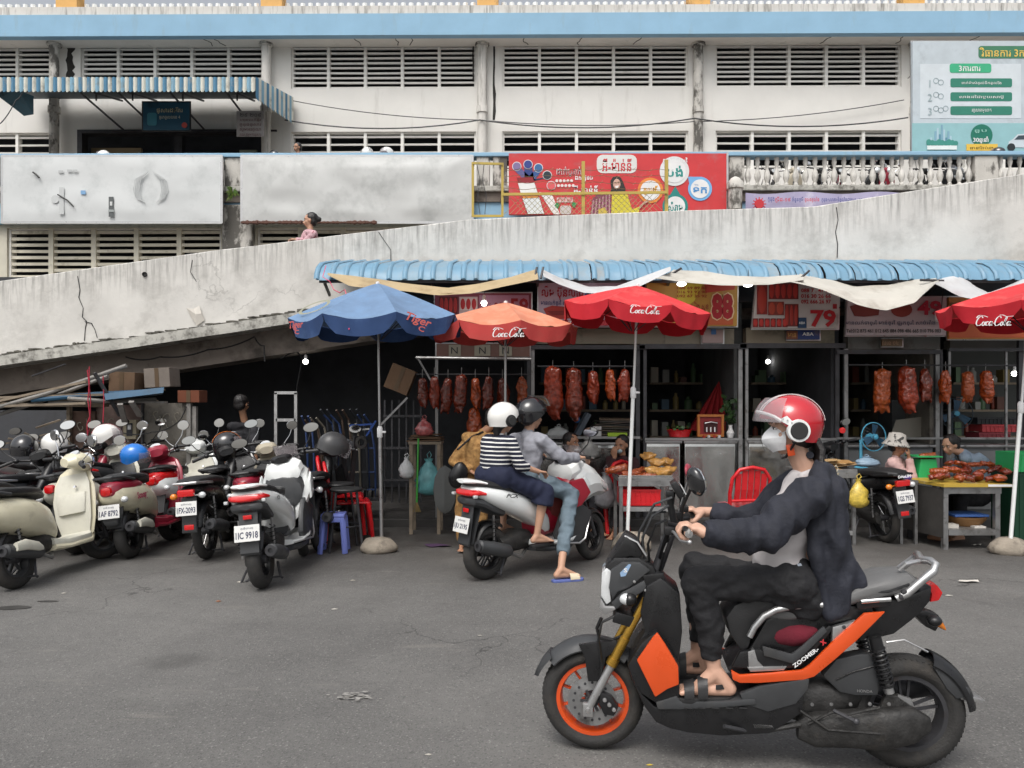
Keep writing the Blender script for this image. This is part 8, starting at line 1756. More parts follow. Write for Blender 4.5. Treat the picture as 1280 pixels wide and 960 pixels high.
MB().lathe([(.04, -.015), (.075, -.015), (.075, .015), (.04, .015)], W(452, 553, 8.9), (.3, 1, 0), 18).build('wheel', 'rubber', t); MB().pb(W(445, 545, 8.95), W(436, 640, 9.1), .05, .03).build('leg', 'darksteel', t, smooth=0); MB().pb(W(425, 545, 8.95), W(440, 640, 9.1), .05, .03).build('leg', 'darksteel', t, smooth=0)
MB().pb(W(476, 531, 8.8), W(509, 497, 8.9), .03, .02).build('aluminium_bar', 'alu', label='bright aluminium bar leaning diagonally beside the blue umbrella pole', cat='bar', smooth=0)
t = thing('round_tray', 'dark round tin tray leaning behind the parked scooters', 'tray', W(420, 560, 9.0)); q = W(418, 560, 9.0); MB().lathe([(0, 0), (.2, 0), (.22, .03), (.225, .03), (.2, -.01), (0, -.01)], q, (0, -.4, 1), 24).build('tray', 'darksteel', t)
# barred gate behind
t = thing('barred_gate', 'dark barred gate at the back of the opening left of the duck rack', 'gate', W(495, 640, 9.9))
for k in range(6): MB().pb(W(481+k*9, 500, 9.9), W(481+k*9, 628, 9.9), .02, .02).build('bar', 'darksteel', t, smooth=0)
for y in (520, 560, 600): MB().pb(W(479, y, 9.88), W(528, y, 9.88), .02, .03).build('rail', 'darksteel', t, smooth=0)
# ---------------------------------------------------------------- chairs and stools
def stool(label, loc, h, m, w_=.30, rz=0, metal=False):
 t = thing('stool', label, 'stool', loc, rz)
 if metal: MB().lathe([(0, h), (.16, h), (.17, h-.012), (.165, h-.03), (0, h-.03)], n=22).build('seat', 'vinyl', t, world=False)
 else: MB().box((0, 0, h-.02), (w_, w_, .035)).build('seat', m, t, bevel=.014, world=False); MB().box((0, 0, h-.06), (w_*.96, w_*.96, .05)).build('apron', m, t, bevel=.01, world=False)
 for sx in (-1, 1):
  for sy in (-1, 1):
   a = V((sx*w_*.4, sy*w_*.4, h-.04)); b = V((sx*w_*.52, sy*w_*.52, 0))
   if metal: MB().tube([a*.8+V((0, 0, a.z*.2)), b], .013, 8).build('leg', 'darksteel', t, world=False)
   else: MB().pb(a, b, .05, .035).build('leg', m, t, bevel=.006, world=False)
 if metal: MB().tube([(.15*math.cos(a), .15*math.sin(a), h*.4) for a in [i*PI/8 for i in range(17)]], .008, 6).build('ring', 'darksteel', t, world=False)
 return t
stool('lavender blue plastic stool beside the big white scooter', (G(417, 690).x, 7.85, 0), .40, 'blueplastic', .24, .1)
stool('tall dark metal stool between the lavender stool and the red chair', (G(432, 686).x+.02, 7.95, 0), .64, 'darksteel', .32, .2, True)
stool('second dark metal stool just behind the tall one', (G(424, 680).x, 8.25, 0), .66, 'darksteel', .3, .5, True)
def chair(label, loc, rz, m='redplastic', grp='red plastic chairs around the stalls'):
 t = thing('plastic_chair', label, 'chair', loc, rz, grp)          # faces +x
 B_ = lambda mb, n, **k: mb.build(n, m, t, world=False, **k)
 B_(MB().sup([(-.19, .43, .17, .012), (-.1, .42, .20, .015), (.1, .425, .215, .015), (.2, .42, .20, .02), (.23, .405, .17, .01)], 20, 5), 'seat')
 for s in (-1, 1):
  B_(MB().tube([(.19, s*.19, .42), (.22, s*.22, .2), (.24, s*.235, 0)], [.028, .024, .02], 8), 'leg'); B_(MB().tube([(-.18, s*.17, .42), (-.22, s*.2, .2), (-.25, s*.21, 0)], [.028, .024, .02], 8), 'leg')
 rim = [(-.18, .20, .42), (-.22, .215, .58), (-.255, .20, .74), (-.275, .13, .83), (-.28, 0, .855), (-.275, -.13, .83), (-.255, -.20, .74), (-.22, -.215, .58), (-.18, -.20, .42)]
 bk = B_(MB().tube(rim, .020, 10), 'backrest')
 for k in range(5):
  y = (k-2)*.068; top = .845-.05*abs(k-2)**1.2*.5; MB().loft([[V((x-.004, y-.029, z)), V((x-.004, y+.029, z)), V((x+.006, y+.029, z)), V((x+.006, y-.029, z))] for x, z in ((-.20, .50), (-.235, .62), (-.268, top))]).build('slat', m, bk, world=False, smooth=0)
 B_(MB().tube([(-.20, .2, .50), (-.205, 0, .505), (-.20, -.2, .50)], .016, 8), 'back_rail'); return t
chair('red plastic chair behind the dark metal stools, seen from its side', (G(449, 664).x, 8.55, 0), .25)
chair('second red plastic chair stacked slightly behind the one by the stools', (G(445, 660).x-.03, 8.72, .05), .2)
chair('red plastic chair behind the arms of the foreground rider', (W(934, 0, 8.0).x, 8.2, 0), PI/2+.1)
chair('low red plastic chair behind the lady with the lowered mask', (W(752, 0, 8.9).x, 8.95, 0), 2.4)
# ---------------------------------------------------------------- food tables and what lies on them
def pile(parent_lab, items, cat='roast meat', grp=None):
 for i, (px, py, Y, k, s, rot) in enumerate(items):
  t = thing('roast_piece', parent_lab[i] if isinstance(parent_lab, list) else parent_lab, cat, W(px, py, Y), 0, grp)
  t.rotation_euler = rot; inst(rm[k], 'roast_body', (0, 0, .25*s), t, scale=(s, s, s))
def table(name, label, cat, px0, px1, ytop, Y, d, ybot, m='steel', shelf=None, th=.04):
 a, b = W(px0, ytop, Y), W(px1, ytop, Y); z = a.z; t = thing(name, label, cat, V(((a.x+b.x)/2, Y+d/2, 0)))
 MB().bx(a.x, b.x, Y, Y+d, z-th, z).build('table_top', m, t, bevel=.004, smooth=0)
 MB().bx(a.x, b.x, Y-.003, Y+.01, z-th-.05, z-th+.01).build('apron', m, t, smooth=0)
 for x in (a.x+.03, b.x-.03):
  for y in (Y+.03, Y+d-.03): MB().bx(x-.018, x+.018, y-.018, y+.018, 0, z-th).build('leg', m, t, smooth=0)
 if shelf: zz = W(0, shelf, Y).z; MB().bx(a.x+.05, b.x-.05, Y+.02, Y+d-.02, zz-.03, zz).build('shelf', m, t, smooth=0); MB().bx(a.x+.051, b.x-.051, Y+.005, Y+.018, zz-.045, zz+.002).build('shelf_rail', 'alu', t, smooth=0)
 return t, z
Yt = 8.0
t, z = table('steel_table', 'small steel table with roast chickens on top and a red crate on its shelf', 'table', 773, 842, 597, Yt, .5, 665, shelf=634)
MB().bx(W(774, 0, Yt).x, W(841, 0, Yt).x, Yt+.01, Yt+.49, z+.001, z+.02).build('tray', 'stainless', t, bevel=.004)
def crate(label, px0, py0, px1, py1, Y, d, m, grp=None):
 a, b = W(px0, py1, Y), W(px1, py0, Y); t = thing('plastic_crate', label, 'crate', V(((a.x+b.x)/2, Y+d/2, a.z)), 0, grp); h = b.z-a.z
 MB().bx(a.x, b.x, Y, Y+d, a.z, a.z+.012).build('bottom', m, t, smooth=0)
 for (x0_, x1_, y0_, y1_) in ((a.x, b.x, Y, Y+.012), (a.x, b.x, Y+d-.012, Y+d), (a.x, a.x+.012, Y+.0125, Y+d-.0125), (b.x-.012, b.x, Y+.0125, Y+d-.0125)): MB().bx(x0_, x1_, y0_, y1_, a.z+.0125, b.z).build('side', m, t, smooth=0)
 mb = MB().bx(a.x-.01, b.x+.01, Y-.01, Y+.0, b.z-.02, b.z+.003); n = int((b.x-a.x)/.05)
 mb.build('rim', m, t, smooth=0)
 for k in range(n+1): x = a.x+(b.x-a.x)*k/n; MB().bx(x-.004, x+.004, Y-.008, Y-.0005, a.z, b.z-.021).build('rib', m, t, smooth=0)
 return t
crate('red plastic crate on the shelf of the chicken table', 777, 612, 825, 632, Yt+.05, .35, 'redplastic')
pile(['flat orange roast duck at the left front of the chicken table', 'orange roast duck lying behind the front one', 'curled roast duck in the middle of the chicken table', 'roast duck half under the umbrella pole on the chicken table'], [(790, 592, 8.1, 2, .42, (0, 1.5, .2)), (772, 586, 8.25, 3, .42, (.3, 1.3, .1)), (800, 588, 8.25, 2, .40, (0, 1.45, .6)), (812, 594, 8.08, 3, .38, (0, 1.4, -.1))], grp='orange roast ducks on the small steel table')
ck = MB(); ck.ell((0, 0, .05), (.075, .055, .052)); ck.cap((.04, .03, .05), (.075, .035, .07), .030, .02); ck.cap((.04, -.03, .05), (.075, -.035, .07), .030, .02); ck.cap((-.03, .05, .05), (.02, .06, .03), .018, .012); ck.cap((-.03, -.05, .05), (.02, -.06, .03), .018, .012); ck.cap((-.05, 0, .06), (-.08, 0, .07), .025, .02)
tmp = blob(ck, 'chicken_body', 'chick', None, .009, 3, 0, 20, org=V((0, 0, 0))); ckm = tmp.data; bpy.data.objects.remove(tmp)
for i, (px, py, dy) in enumerate(((815, 590, .1), (828, 592, .06), (836, 590, .12), (820, 580, .25), (831, 579, .28), (812, 572, .36))):
 t = thing('roast_chicken', ['golden roast chicken at the front left of the chicken heap', 'golden roast chicken at the front middle of the heap', 'golden roast chicken at the right end of the heap', 'golden roast chicken on the left of the upper row', 'golden roast chicken on the right of the upper row', 'golden roast chicken topmost at the back of the heap'][i], 'roast chicken', W(px, py+4, Yt+dy), rnd.uniform(0, 3), 'golden roast chickens on the steel table')
 inst(ckm, 'chicken_body', (0, 0, 0), t, rot=(rnd.uniform(-.3, .3), 0, 0))
# big steel cart at the right with tray of roast meat
Yc = 7.95
t = thing('food_cart', 'large stained steel cart with yellow edged top full of roast meat at right', 'cart', W(1185, 684, Yc)*1.0); t.location.z = 0
zc = W(0, 605, Yc).z; xa, xb, xm = W(1180, 0, Yc).x, W(1251, 0, Yc).x, W(1120, 0, Yc+.75).x
dm = mat('sooty_sheet', (.10, .095, .09), .5, .5, var=.3, vs=4, dirt='#8a8578', dt=.58, da=.5, ds=2.5)
MB().loft([[V((xa-.01, Yc, .12)), V((xa-.01, Yc+.01, .12)), V((xa-.01, Yc+.01, zc-.05)), V((xa-.01, Yc, zc-.05))], [V((xm, Yc+.75, .12)), V((xm, Yc+.76, .12)), V((xm, Yc+.76, zc-.05)), V((xm, Yc+.75, zc-.05))]]).build('side_panel', dm, t, smooth=0)
for x in (xa+.02, xb-.03):
 MB().bx(x-.025, x+.025, Yc, Yc+.05, 0, zc-.10).build('leg', 'steel', t, smooth=0); MB().bx(x-.02, x+.02, Yc+.7, Yc+.74, 0, zc-.05).build('leg', 'darksteel', t, smooth=0)
MB().bx(xa-.005, xb+.005, Yc-.004, Yc+.05, zc-.10, zc-.02).build('apron', 'steel', t, smooth=0)
zs = W(0, 662, Yc).z; MB().bx(xa+.05, xb-.055, Yc+.0, Yc+.7, zs-.06, zs).build('shelf', 'steel', t, smooth=0)
ct = MB().loft([[V((xa-.25, Yc-.03, z_)) for z_ in (zc-.02, zc)]+[V((xa-.25, Yc+.0, z_)) for z_ in (zc, zc-.02)], [V((xb+.10, Yc-.03, z_)) for z_ in (zc-.02, zc)]+[V((xb+.1, Yc, z_)) for z_ in (zc, zc-.02)]])
MB().add([(xm, Yc+.75, zc-.03), (xb+.05, Yc+.75, zc-.03), (xb+.1, Yc-.03, zc-.03), (xa-.02, Yc-.03, zc-.03), (xm, Yc+.75, zc), (xb+.05, Yc+.75, zc), (xb+.1, Yc-.03, zc), (xa-.02, Yc-.03, zc)], [(0, 1, 2, 3), (4, 7, 6, 5), (0, 3, 7, 4), (1, 5, 6, 2), (0, 4, 5, 1), (3, 2, 6, 7)]).build('table_top', cmat('#b89a3c', .6, dirt='#d0c8b8'), t, smooth=0)
MB().bx(xb-.15, xb+.11, Yc-.034, Yc-.031, zc-.025, zc+.0).build('edge_strip', 'whiteink', t, smooth=0)
labs = ['front', 'second', 'third', 'fourth', 'fifth', 'sixth', 'seventh', 'eighth', 'ninth', 'tenth', 'eleventh', 'twelfth', 'thirteenth', 'fourteenth']
for i in range(18):
 lv = i//7; px = (1170+(i % 7)*13.5 if lv < 2 else 1188+(i % 7)*13)+rnd.uniform(-4, 4); dy = .12+.18*lv+rnd.uniform(0, .1)
 tt = thing('roast_piece', f'dark roast slab, {labs[i % 7]} from left in the {("near", "middle", "top")[lv]} row on the cart', 'roast meat', V((W(px, 0, Yc+dy).x, Yc+dy, zc+.045+.055*lv+rnd.uniform(0, .02))), 0, 'slabs of roast meat heaped on the steel cart')
 tt.rotation_euler = (rnd.uniform(-.3, .3), 1.45+rnd.uniform(-.35, .4), rnd.uniform(-2.5, 2.5)); s = rnd.uniform(.34, .52); inst((rm+alt)[(0, 7, 2, 5, 4, 1, 8, 3, 6)[i % 9]], 'roast_body', (0, 0, .28*s), tt, scale=(s*rnd.uniform(.7, 1.1), s*rnd.uniform(1.2, 1.8), s*.8))
bk = thing('shallow_basket', 'blue rimmed tan basket on the lower shelf of the steel cart', 'basket', W(1206, 661, Yc+.3)); q = W(1206, 656, Yc+.3)
MB().lathe([(.001, .0), (.14, .0), (.20, .07), (.21, .10), (.19, .10), (.13, .02), (.001, .02)], q, n=22).build('bowl', cmat('#7d5a34'), bk); MB().bx(q.x-.19, q.x+.17, q.y-.15, q.y+.15, q.z+.105, q.z+.13).build('tray', cmat('#3b5fa0'), bk, bevel=.006)
for k, (px, c_) in enumerate(((1224, '#c9c4bd'), (1190, '#b8b3ab'))): MB().bx(W(px, 0, Yc+.1).x-.06, W(px, 0, Yc+.1).x+.06, Yc+.08, Yc+.2, zs+.001, zs+.02+.02*k).build('paper_stack', cmat(c_), label=('flat white paper at the right end of the cart shelf', 'folded pale paper at the left end of the cart shelf')[k], cat='paper', smooth=0)
t = thing('weighing_scale', 'green shop scale with a piece of meat on its pan behind the cart', 'scale', W(1161, 600, 8.75)); a = W(1149, 600, 8.6); b = W(1173, 574, 8.6)
MB().slab([(a.x-.01, a.z), (b.x+.01, a.z), (b.x-.02, b.z), (a.x+.02, b.z)], 8.6, 8.8).build('housing', 'greenplastic', t, bevel=.01, smooth=0); MB().bx(a.x-.03, b.x+.03, 8.56, 8.86, b.z+.02, b.z+.035).build('pan', 'greenplastic', t, bevel=.004, smooth=0)
pile('lump of pinkish roast meat on the pan of the green scale', [(1160, 570, 8.7, 3, .38, (0, 1.5, .2))])
crate('green plastic crate cut by the right edge of the view', 1270, 566, 1310, 590, 8.2, .35, 'greenplastic'); crate('large green bin below the green crate at the right edge', 1268, 592, 1320, 690, 8.2, .4, cmat('#123f2a'))
t = thing('small_table', 'narrow table with a purple cloth in front of the hatted woman', 'table', V((W(1133, 0, 8.3).x, 8.3, 0))); q0, q1 = W(1122, 600, 8.3), W(1145, 600, 8.3)
MB().bx(q0.x, q1.x, 8.25, 8.7, q0.z-.03, q0.z).build('table_top', 'steel', t, smooth=0); [MB().bx(x-.015, x+.015, y-.015, y+.015, 0, q0.z-.031).build('leg', 'steel', t, smooth=0) for x in (q0.x+.02, q1.x-.02) for y in (8.27, 8.68)]
MB().ell(q0.lerp(q1, .5)+V((0, .1, .02)), (.10, .1, .035)).build('cloth', cmat('#5a3f8a'), t)
# steel table with paper heap behind the rider and hanging bags
t, z = table('steel_table', 'steel table heaped with brown paper behind the foreground rider', 'table', 1000, 1072, 587, 8.2, .45, 680, shelf=664)
for k in range(9): MB().box(W(1040+rnd.uniform(-22, 14), 584-k*1.1, 8.35)+V((0, rnd.uniform(-.05, .1), 0)), (.38-.02*k, .25, .010), (rnd.uniform(-.06, .06), rnd.uniform(-.12, .12), rnd.uniform(-.4, .4))).build('paper_sheet', cmat(('#a8814f', '#8f6a3f', '#b39468')[k % 3]), label=f'sheet of brown paper, {labs[k] if k else "lowest"} in the heap behind the rider', cat='paper', smooth=0, group='brown paper heaped on the steel table')
def bag(label, px, py, Y, w_, h_, m, tie=True, seed=0, nm='plastic_bag'):
 c_ = W(px, py, Y); rings = []
 for i in range(13):
  u = i/12; r = w_/2*(.35, .8, .97, 1, 1, .98, .95, .88, .75, .58, .4, .24, .36)[i]; rings.append([c_+V((r*(1+.4*noise.noise(V((k*1.3, i*.5, c_.x*3))))*math.cos(2*PI*k/16), r*.7*math.sin(2*PI*k/16)*(1+.2*noise.noise(V((k, i*.7, seed+3)))), h_*(u-.5))) for k in range(16)])
 t = thing(nm, label, 'bag', c_-V((0, 0, h_/2)))
 MB().loft(rings).build('bag', m, t, smooth=80)
 MB().tube([c_+V((0, 0, h_*.46)), c_+V((-.02, 0, h_*.62)), c_+V((.01, 0, h_*.7)), c_+V((.03, 0, h_*.6)), c_+V((.0, 0, h_*.46))], .005, 5).build('handle', m, t); return t
bag('clear bag of yellow snacks hanging beside the motorbike 1GS 7937', 1073, 617, 8.1, .20, .30, mat('yellow_snacks', (.58, .42, .06), .45, var=.35, vs=30, coat=.6, bump=.5, bs=60))
bag('cream plastic bag hanging behind the rider under the steel table', 1044, 616, 8.12, .24, .42, mat('cream_bag', (.55, .50, .38), .5, var=.1, bump=.5, bs=20))
bag('small white plastic bag hanging at the left stall post', 508, 585, 8.8, .17, .24, mat('white_film', (.55, .56, .56), .35, var=.15, vs=10, bump=.8, bs=25)); bag('turquoise plastic bag stuffed full beside the green broom', 536, 596, 8.9, .30, .42, mat('turquoise_film', (.12, .34, .36), .35, var=.3, vs=8, bump=.9, bs=20))
bag('grey rubbish bag hanging left of the chicken table', 757, 613, 8.5, .24, .40, mat('grey_film', (.16, .16, .17), .3, var=.3, vs=8, bump=.9, bs=22)); bag('crumpled clear bag behind the young women', 735, 562, 9.2, .30, .25, mat('cloudy_film', (.26, .26, .25), .3, var=.3, vs=9, bump=1, bs=20))
bag('pale blue plastic bag bundle at the foot of the blue fan', 1083, 577, 8.9, .28, .12, mat('pale_blue_film', (.25, .35, .45), .35, var=.2, vs=9, bump=.9, bs=22)); bag('clear bag of red drink cups on the cardboard stack', 530, 534, 8.9, .20, .20, mat('red_cups', (.42, .10, .10), .3, var=.5, vs=28, coat=.8, bump=.3, bs=30))
t = thing('broom', 'broom with bright green handle standing between two plastic bags', 'broom', W(522, 632, 8.7)); MB().tube([W(523, 548, 8.75), W(521, 628, 8.7)], .011, 8).build('handle', cmat('#3f9a3c', .4), t)
mb = MB()
for k in range(22): mb.tube([W(521, 626, 8.7), W(521+rnd.uniform(-5, 5), 640, 8.7+rnd.uniform(-.06, .06))], .003, 3)
mb.build('bristles', cmat('#7d6a3c'), t)['kind'] = 'stuff'
t = thing('side_table', 'rough wooden table with flattened cardboard at the left stall corner', 'table', W(530, 640, 8.9)); q0 = W(511, 552, 8.9); q1 = W(552, 552, 8.9)
MB().bx(q0.x, q1.x, 8.85, 9.2, q0.z-.03, q0.z).build('table_top', 'plank', t, smooth=0); [MB().bx(x-.02, x+.02, y-.02, y+.02, 0, q0.z-.031).build('leg', 'plank', t, smooth=0) for x in (q0.x+.03, q1.x-.03) for y in (8.88, 9.17)]
for k in range(4): MB().box(q0.lerp(q1, .5)+V((rnd.uniform(-.02, .02), .15, .012+k*.02)), (.40-.03*k, .3, .012), (rnd.uniform(-.04, .04), rnd.uniform(-.04, .04), rnd.uniform(-.2, .2))).build('cardboard_sheet', 'cardboard', label=f'{["lowest", "second", "third", "top"][k]} flattened cardboard sheet on the rough wooden table', cat='cardboard', smooth=0, group='flattened cardboard on the wooden table')
MB().ell(W(556, 612, 8.6), (.13, .05, .27), nu=4, nv=7).build('sack', cmat('#5b5d5c', .8), label='grey flat sack leaning behind the person in tan pyjamas', cat='sack')
# counter top goods
GB = 'flattened cartons stacked in the second stall'
for k in range(11): MB().box(W(765+rnd.uniform(-5, 5), 547-k*2.3, 9.7), (.62-.02*k, .35, .016), (rnd.uniform(-.03, .03), rnd.uniform(-.07, .07)-(.05 if k > 5 else 0), rnd.uniform(-.2, .2))).build('flat_carton', cmat(('#4a4038', '#3b3733', '#5a4c3e', '#2f2d2c')[k % 4]), label=f'dark flattened carton, number {["one","two","three","four","five","six","seven","eight","nine","ten","eleven"][k]} up from the bottom of the stack', cat='cardboard', smooth=0, group=GB)
MB().box(W(728, 530, 9.6), (.06, .3, .30), (0, .5, 0)).build('folded_sheet', cmat('#4b5560'), label='grey sheet leaning on the stacked flat cartons', cat='sheet', smooth=0); pbx('packet', cmat('#8fae2a'), 760, 541, 784, 546, 9.45, .1, None, label='lime green packet at the foot of the carton stack', cat='packet'); pbx('tin', 'alu', 741, 533, 752, 546, 9.5, .1, None, .01, label='metal tin in front of the stacked flat cartons', cat='tin')
t = thing('water_ladle', 'small blue plastic ladle hanging above the dark haired young woman', 'ladle', W(721, 520, 9.3)); MB().ell(W(721, 524, 9.3), (.04, .03, .045)).build('bowl', cmat('#1f5f9a', .4), t); MB().tube([W(721, 520, 9.3), W(722, 508, 9.32)], .006, 5).build('handle', cmat('#1f5f9a', .4), t)
bag('clear bag of goods on the counter above the dark haired woman', 698, 540, 9.6, .28, .14, 'bag')
# altar
t = thing('shrine_box', 'red framed little shrine with gold trim on the stall counter', 'shrine', W(888, 546, 9.7)); pbx('panel', cmat('#7d1a1c'), 874, 520, 903, 545, 9.7, .12, t); 
for a in ((872, 518, 905, 521), (872, 543, 905, 546), (872, 521.2, 875, 542.8), (902, 521.2, 905, 542.8)): pbx('frame', cmat('#a8652c', .4), *a, 9.68, .05, t)
pbx('niche', cmat('#3a0c0e'), 880, 527, 897, 540, 9.69, .02, t); [pbx('candle', 'whiteink', x, 534, x+1.2, 540, 9.66, .02, t) for x in (883, 888, 893)]; MB().tube([W(881, 529, 9.66), W(889, 527.5, 9.66), W(897, 529, 9.66)], .006, 5).build('arch', 'alu', t)
mb = MB(); top = W(899, 476, 10.2)
rows = []
for u in (0, .25, .5, .75, 1): rows.append([V((top.x-.0+(-.42*u+.56*u*k/16), 10.2+.06*math.sin(k*1.6)*u, top.z-.66*u)) for k in range(17)])
mb.loft(rows, False, False).build('red_cloth', cmat('#8a161c', .8), label='tall folded red cloth hanging in a point behind the little shrine', cat='cloth', smooth=60)
t = thing('red_basin', 'round red basin with green herbs on the stall counter', 'basin', W(849, 546, 9.7)); q = W(849, 546, 9.75); MB().lathe([(.001, 0), (.12, 0), (.155, .085), (.165, .09), (.145, .08), (.11, .012), (.001, .012)], q, n=22).build('bowl', 'redplastic', t)
def leaves(t, c_, n, R_, c1, c2, s=.05):
 for k in range(n):
  d = V((rnd.gauss(0, 1), rnd.gauss(0, 1), rnd.gauss(0, 1))).normalized(); p = V(c_)+V((d.x*R_[0], d.y*R_[1], d.z*R_[2]))*rnd.random()**.4; a = V((rnd.uniform(-1, 1), rnd.uniform(-1, 1), rnd.uniform(-.6, .8))).normalized()*s; b = a.cross(d).normalized()*s*.4
  MB().add([p, p+a*.5+b, p+a, p+a*.5-b], [(0, 1, 2), (0, 2, 3)]).build('leaf', cmat(c1 if k % 2 else c2), t, smooth=0)
leaves(t, q+V((0, 0, .11)), 26, (.14, .1, .03), '#2c4a26', '#3f5f2f', .06)
t = thing('potted_plant', 'leafy plant in a white vase beside the stall partition', 'plant', W(913, 547, 9.75)); q = W(913, 547, 9.75); MB().lathe([(.001, 0), (.035, 0), (.05, .06), (.025, .11), (.022, .14), (.03, .16)], q, n=16).build('vase', 'whiteink', t); MB().tube([q+V((0, 0, .12)), q+V((-.01, 0, .42))], .006, 5).build('stem', cmat('#2c3d22'), t)
leaves(t, q+V((-.02, 0, .36)), 60, (.12, .08, .22), '#26401f', '#37562b', .08)
for i, px in enumerate((880, 886, 893, 899)): MB().lathe([(.001, 0), (.018, 0), (.02, .05), (.001, .05)], W(px, 549, 9.55), n=10).build('cup', 'clear' if i % 2 else cmat('#9a2f24', .4), label=('small red cup at the left foot of the shrine', 'clear cup second from left at the shrine foot', 'red cup third from left at the shrine foot', 'clear cup rightmost at the shrine foot')[i], cat='cup')
# fans
def fan(label, px, py, Y, r, m, pole, tilt=(0, -1, .1)):
 t = thing('electric_fan', label, 'fan', W(pole[0], pole[1], Y)); c_ = W(px, py, Y); ax = V(tilt).normalized(); u = ax.cross(V((0, 0, 1))).normalized(); v = ax.cross(u)
 g = MB().tube([c_+(u*math.cos(a)+v*math.sin(a))*r for a in [i*PI/12 for i in range(25)]], .007, 6).build('guard', m, t)
 for k in range(24): a = k*PI/12; d = u*math.cos(a)+v*math.sin(a); MB().tube([c_+d*.03+ax*.05, c_+d*r*.7+ax*.045, c_+d*r], .0018, 3).build('guard_wire', 'darksteel', g)
 for k in range(3):
  a = k*2*PI/3+.4; d = u*math.cos(a)+v*math.sin(a); e = ax.cross(d); MB().add([c_+d*.03-e*.02, c_+d*r*.85-e*.05, c_+d*r*.88+e*.05+ax*.02, c_+d*.03+e*.03+ax*.01], [(0, 1, 2, 3)]).build('blade', cmat('#1f4a66', .3), t, smooth=0)
 MB().lathe([(.001, .05), (.035, .04), (.038, 0), (.045, -.06), (.03, -.11), (.001, -.12)], c_, ax, 16).build('hub', cmat('#4fa3c4', .4), t); b_ = W(pole[0], pole[1], Y)
 MB().tube([c_-ax*.08, V((b_.x, Y+.06, c_.z-.05)), V((b_.x, Y+.06, b_.z))], .02, 8).build('pole', m, t); MB().lathe([(.001, .03), (.05, .025), (.08, 0)], V((b_.x, Y+.06, b_.z)), n=16).build('foot', m, t)
fan('sky blue electric fan beside the woman in bucket hat', 1092, 546, 9.2, .17, cmat('#4f9fbe', .4), (1079, 585), (.25, -1, .05)); fan('dark fan with pale blue hub inside the far right stall', 1195, 517, 9.9, .2, cmat('#23323b', .5), (1193, 549), (-.2, -1, .1))
MB().lathe([(.001, .01), (.035, .008), (.038, 0)], W(1053, 538, 9.3), (-.2, -1, 0), 18).build('round_mirror', 'redlens', label='small round red reflector on the stall post above the motorbike', cat='reflector')
# goods in the far right stall
for i, (a, c_) in enumerate((((1224, 541, 1262, 549), '#7d3038'), ((1228, 531, 1270, 540), '#a83a3f'), ((1222, 522, 1272, 530), '#1d1f22'))): crate(('dusky pink crate lowest in the far right stall', 'red crate in the middle of the far right stack', 'black shallow crate on top of the far right stack')[i], *a, 9.75, .3, cmat(c_, .5))
pbx('display_case', cmat('#4a4d4f'), 1115, 500, 1162, 546, 10.4, .4, None, label='grey cabinet in the dark behind the hanging glazed roasts', cat='cabinet'); MB().loft([[W(1120, 525, 10.0), W(1160, 520, 10.0), W(1168, 545, 10.0), W(1112, 548, 10.0)], [W(1120, 525, 10.2), W(1160, 520, 10.2), W(1168, 545, 10.2), W(1112, 548, 10.2)]]).build('paper_bag', cmat('#8d8a80'), label='crumpled pale paper behind the hatted woman', cat='paper', smooth=0)
# dim shelves and goods at the back of the stalls
for j, (a, b) in enumerate(((674, 790), (812, 915), (940, 1040), (1064, 1165), (1192, 1275))):
 t = thing('back_shelf', f'dim shelf of jars and boxes deep in the {("duck", "shrine", "79 sign", "glazed roast", "far right")[j]} stall', 'shelf', W((a+b)/2, 520, 11.6))
 for y in (478, 512, 545):
  p, q = W(a, y, 11.4), W(b, y, 11.4); MB().bx(p.x, q.x, 11.4, 11.7, p.z-.03, p.z).build('board', 'plank', t, smooth=0); x = p.x+.08
  while x < q.x-.1:
   h = rnd.uniform(.1, .3); w_ = rnd.uniform(.05, .12); c_ = cmat(rnd.choice(['#8a8c88', '#7a3a2c', '#3c5a6e', '#8a7a4c', '#4f6a4a', '#a09a8c', '#5b3a30']), .5)
   if rnd.random() < .5: MB().lathe([(.001, 0), (w_*.5, 0), (w_*.5, h*.7), (w_*.25, h*.85), (w_*.25, h), (.001, h)], (x, 11.5, p.z+.002), n=10).build('bottle', c_, t)
   else: MB().bx(x-w_/2, x+w_/2, 11.42, 11.6, p.z+.002, p.z+h*.8).build('box', c_, t, smooth=0)
   x += w_+rnd.uniform(.02, .1)
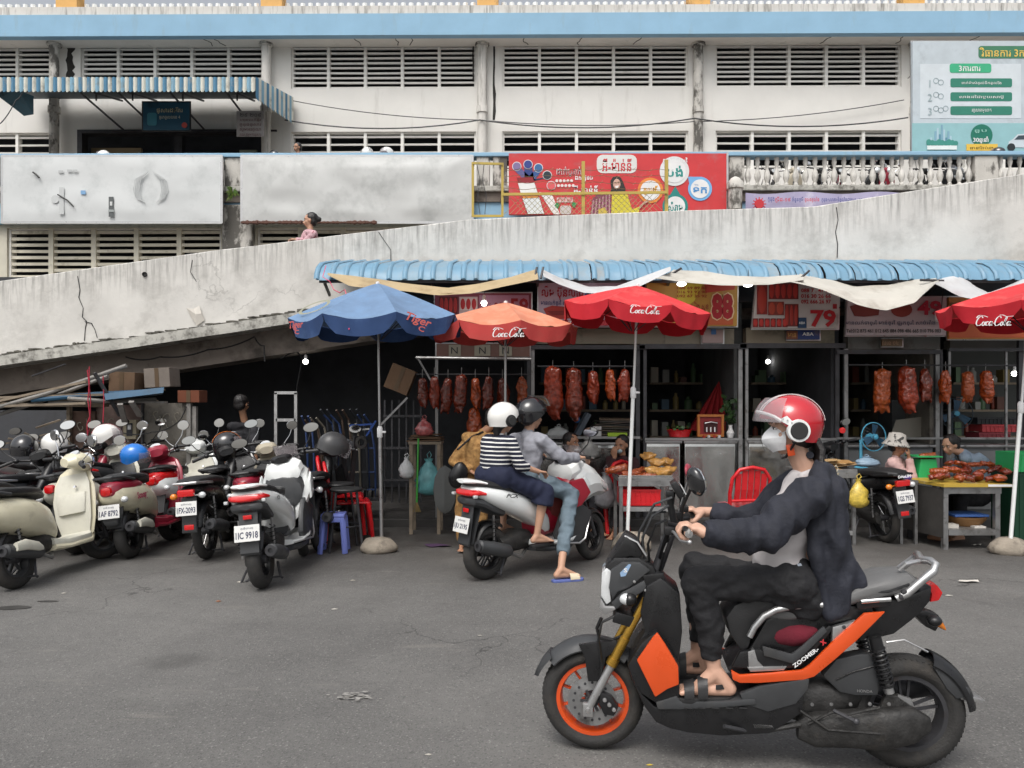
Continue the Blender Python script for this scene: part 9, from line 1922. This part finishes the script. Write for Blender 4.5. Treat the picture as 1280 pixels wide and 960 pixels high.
# litter on the road
lit = [(1210, 728, '#cfcac2', .10, 'white paper strip lying on the road behind the front scooter'), (548, 683, '#4a3550', .17, 'dark patterned rag on the ground left of the tan pyjamas'), (441, 726, '#9a968c', .03, 'small white scrap near the blue umbrella block'), (820, 640, '#b0aca4', .05, 'white scrap under the chicken table'), (1220, 682, '#d4cfc6', .06, 'crumpled white tissue under the steel cart'), (1248, 687, '#c4b9a4', .07, 'flat white lid by the cart leg'), (300, 728, '#c8c3b8', .03, 'white scrap beside the kickstand of the big scooter'), (1185, 745, '#a9a59c', .04, 'thin pale scrap behind the grab rail'), (600, 795, '#8f8b84', .02, 'tiny pale chip in mid road'), (80, 742, '#a8a49c', .025, 'tiny white chip below the parked scooters'), (418, 762, '#b0aca4', .03, 'pale chip on the road right of the big white scooter'), (273, 752, '#8a5a3c', .03, 'small brown leaf left of the big scooter wheel'), (536, 944, '#9f9b93', .02, 'pale chip on the road near the front wheel'), (812, 957, '#b39b3c', .015, 'tiny yellow chip beneath the front scooter')]
for px, py, c_, s, lab in lit:
 g = G(px, py); n = 9; mb = MB(); pts = [g+V((math.cos(2*PI*k/n)*s*(.6+.5*rnd.random()), math.sin(2*PI*k/n)*s*.5*(.6+.5*rnd.random()), .004+.02*rnd.random()*(s > .04))) for k in range(n)]
 mb.add(pts+[g+V((0, 0, .006+s*.15))], [(k, (k+1) % n, n) for k in range(n)]); mb.build('litter', cmat(c_), label=lab, cat='litter', smooth=0)
spill = mat('dried_paint_spill', (.30, .29, .27), .9, var=.3, vs=30)
mb = MB()
for k in range(60):
 g = G(445+rnd.gauss(0, 13), 872+rnd.gauss(0, 2.2)); s = rnd.uniform(.002, .012); mb.add([g+V((math.cos(a)*s*2*rnd.uniform(.6, 1), math.sin(a)*s*rnd.uniform(.6, 1), .003+k*.0002)) for a in [i*PI/3 for i in range(6)]], [(0, 1, 2, 3, 4, 5)])
mb.build('paint_spill', spill, kind='stuff', smooth=0)
oil = mat('oil_stain', (.05, .048, .045), .6, var=.3, vs=9)
for px, py, rx, ry, lab in ((16, 760, .16, .07, ''), (60, 752, .1, .03, '')):
 g = G(px, py); MB().add([g+V((math.cos(a)*rx*(.8+.3*noise.noise(V((a, px, 0)))), math.sin(a)*ry*(.8+.4*noise.noise(V((a, 3, px)))), .004)) for a in [i*PI/12 for i in range(24)]], [tuple(range(24))]).build('oil_stain', oil, kind='structure', smooth=0)
bpy.data.scenes.remove(TS)
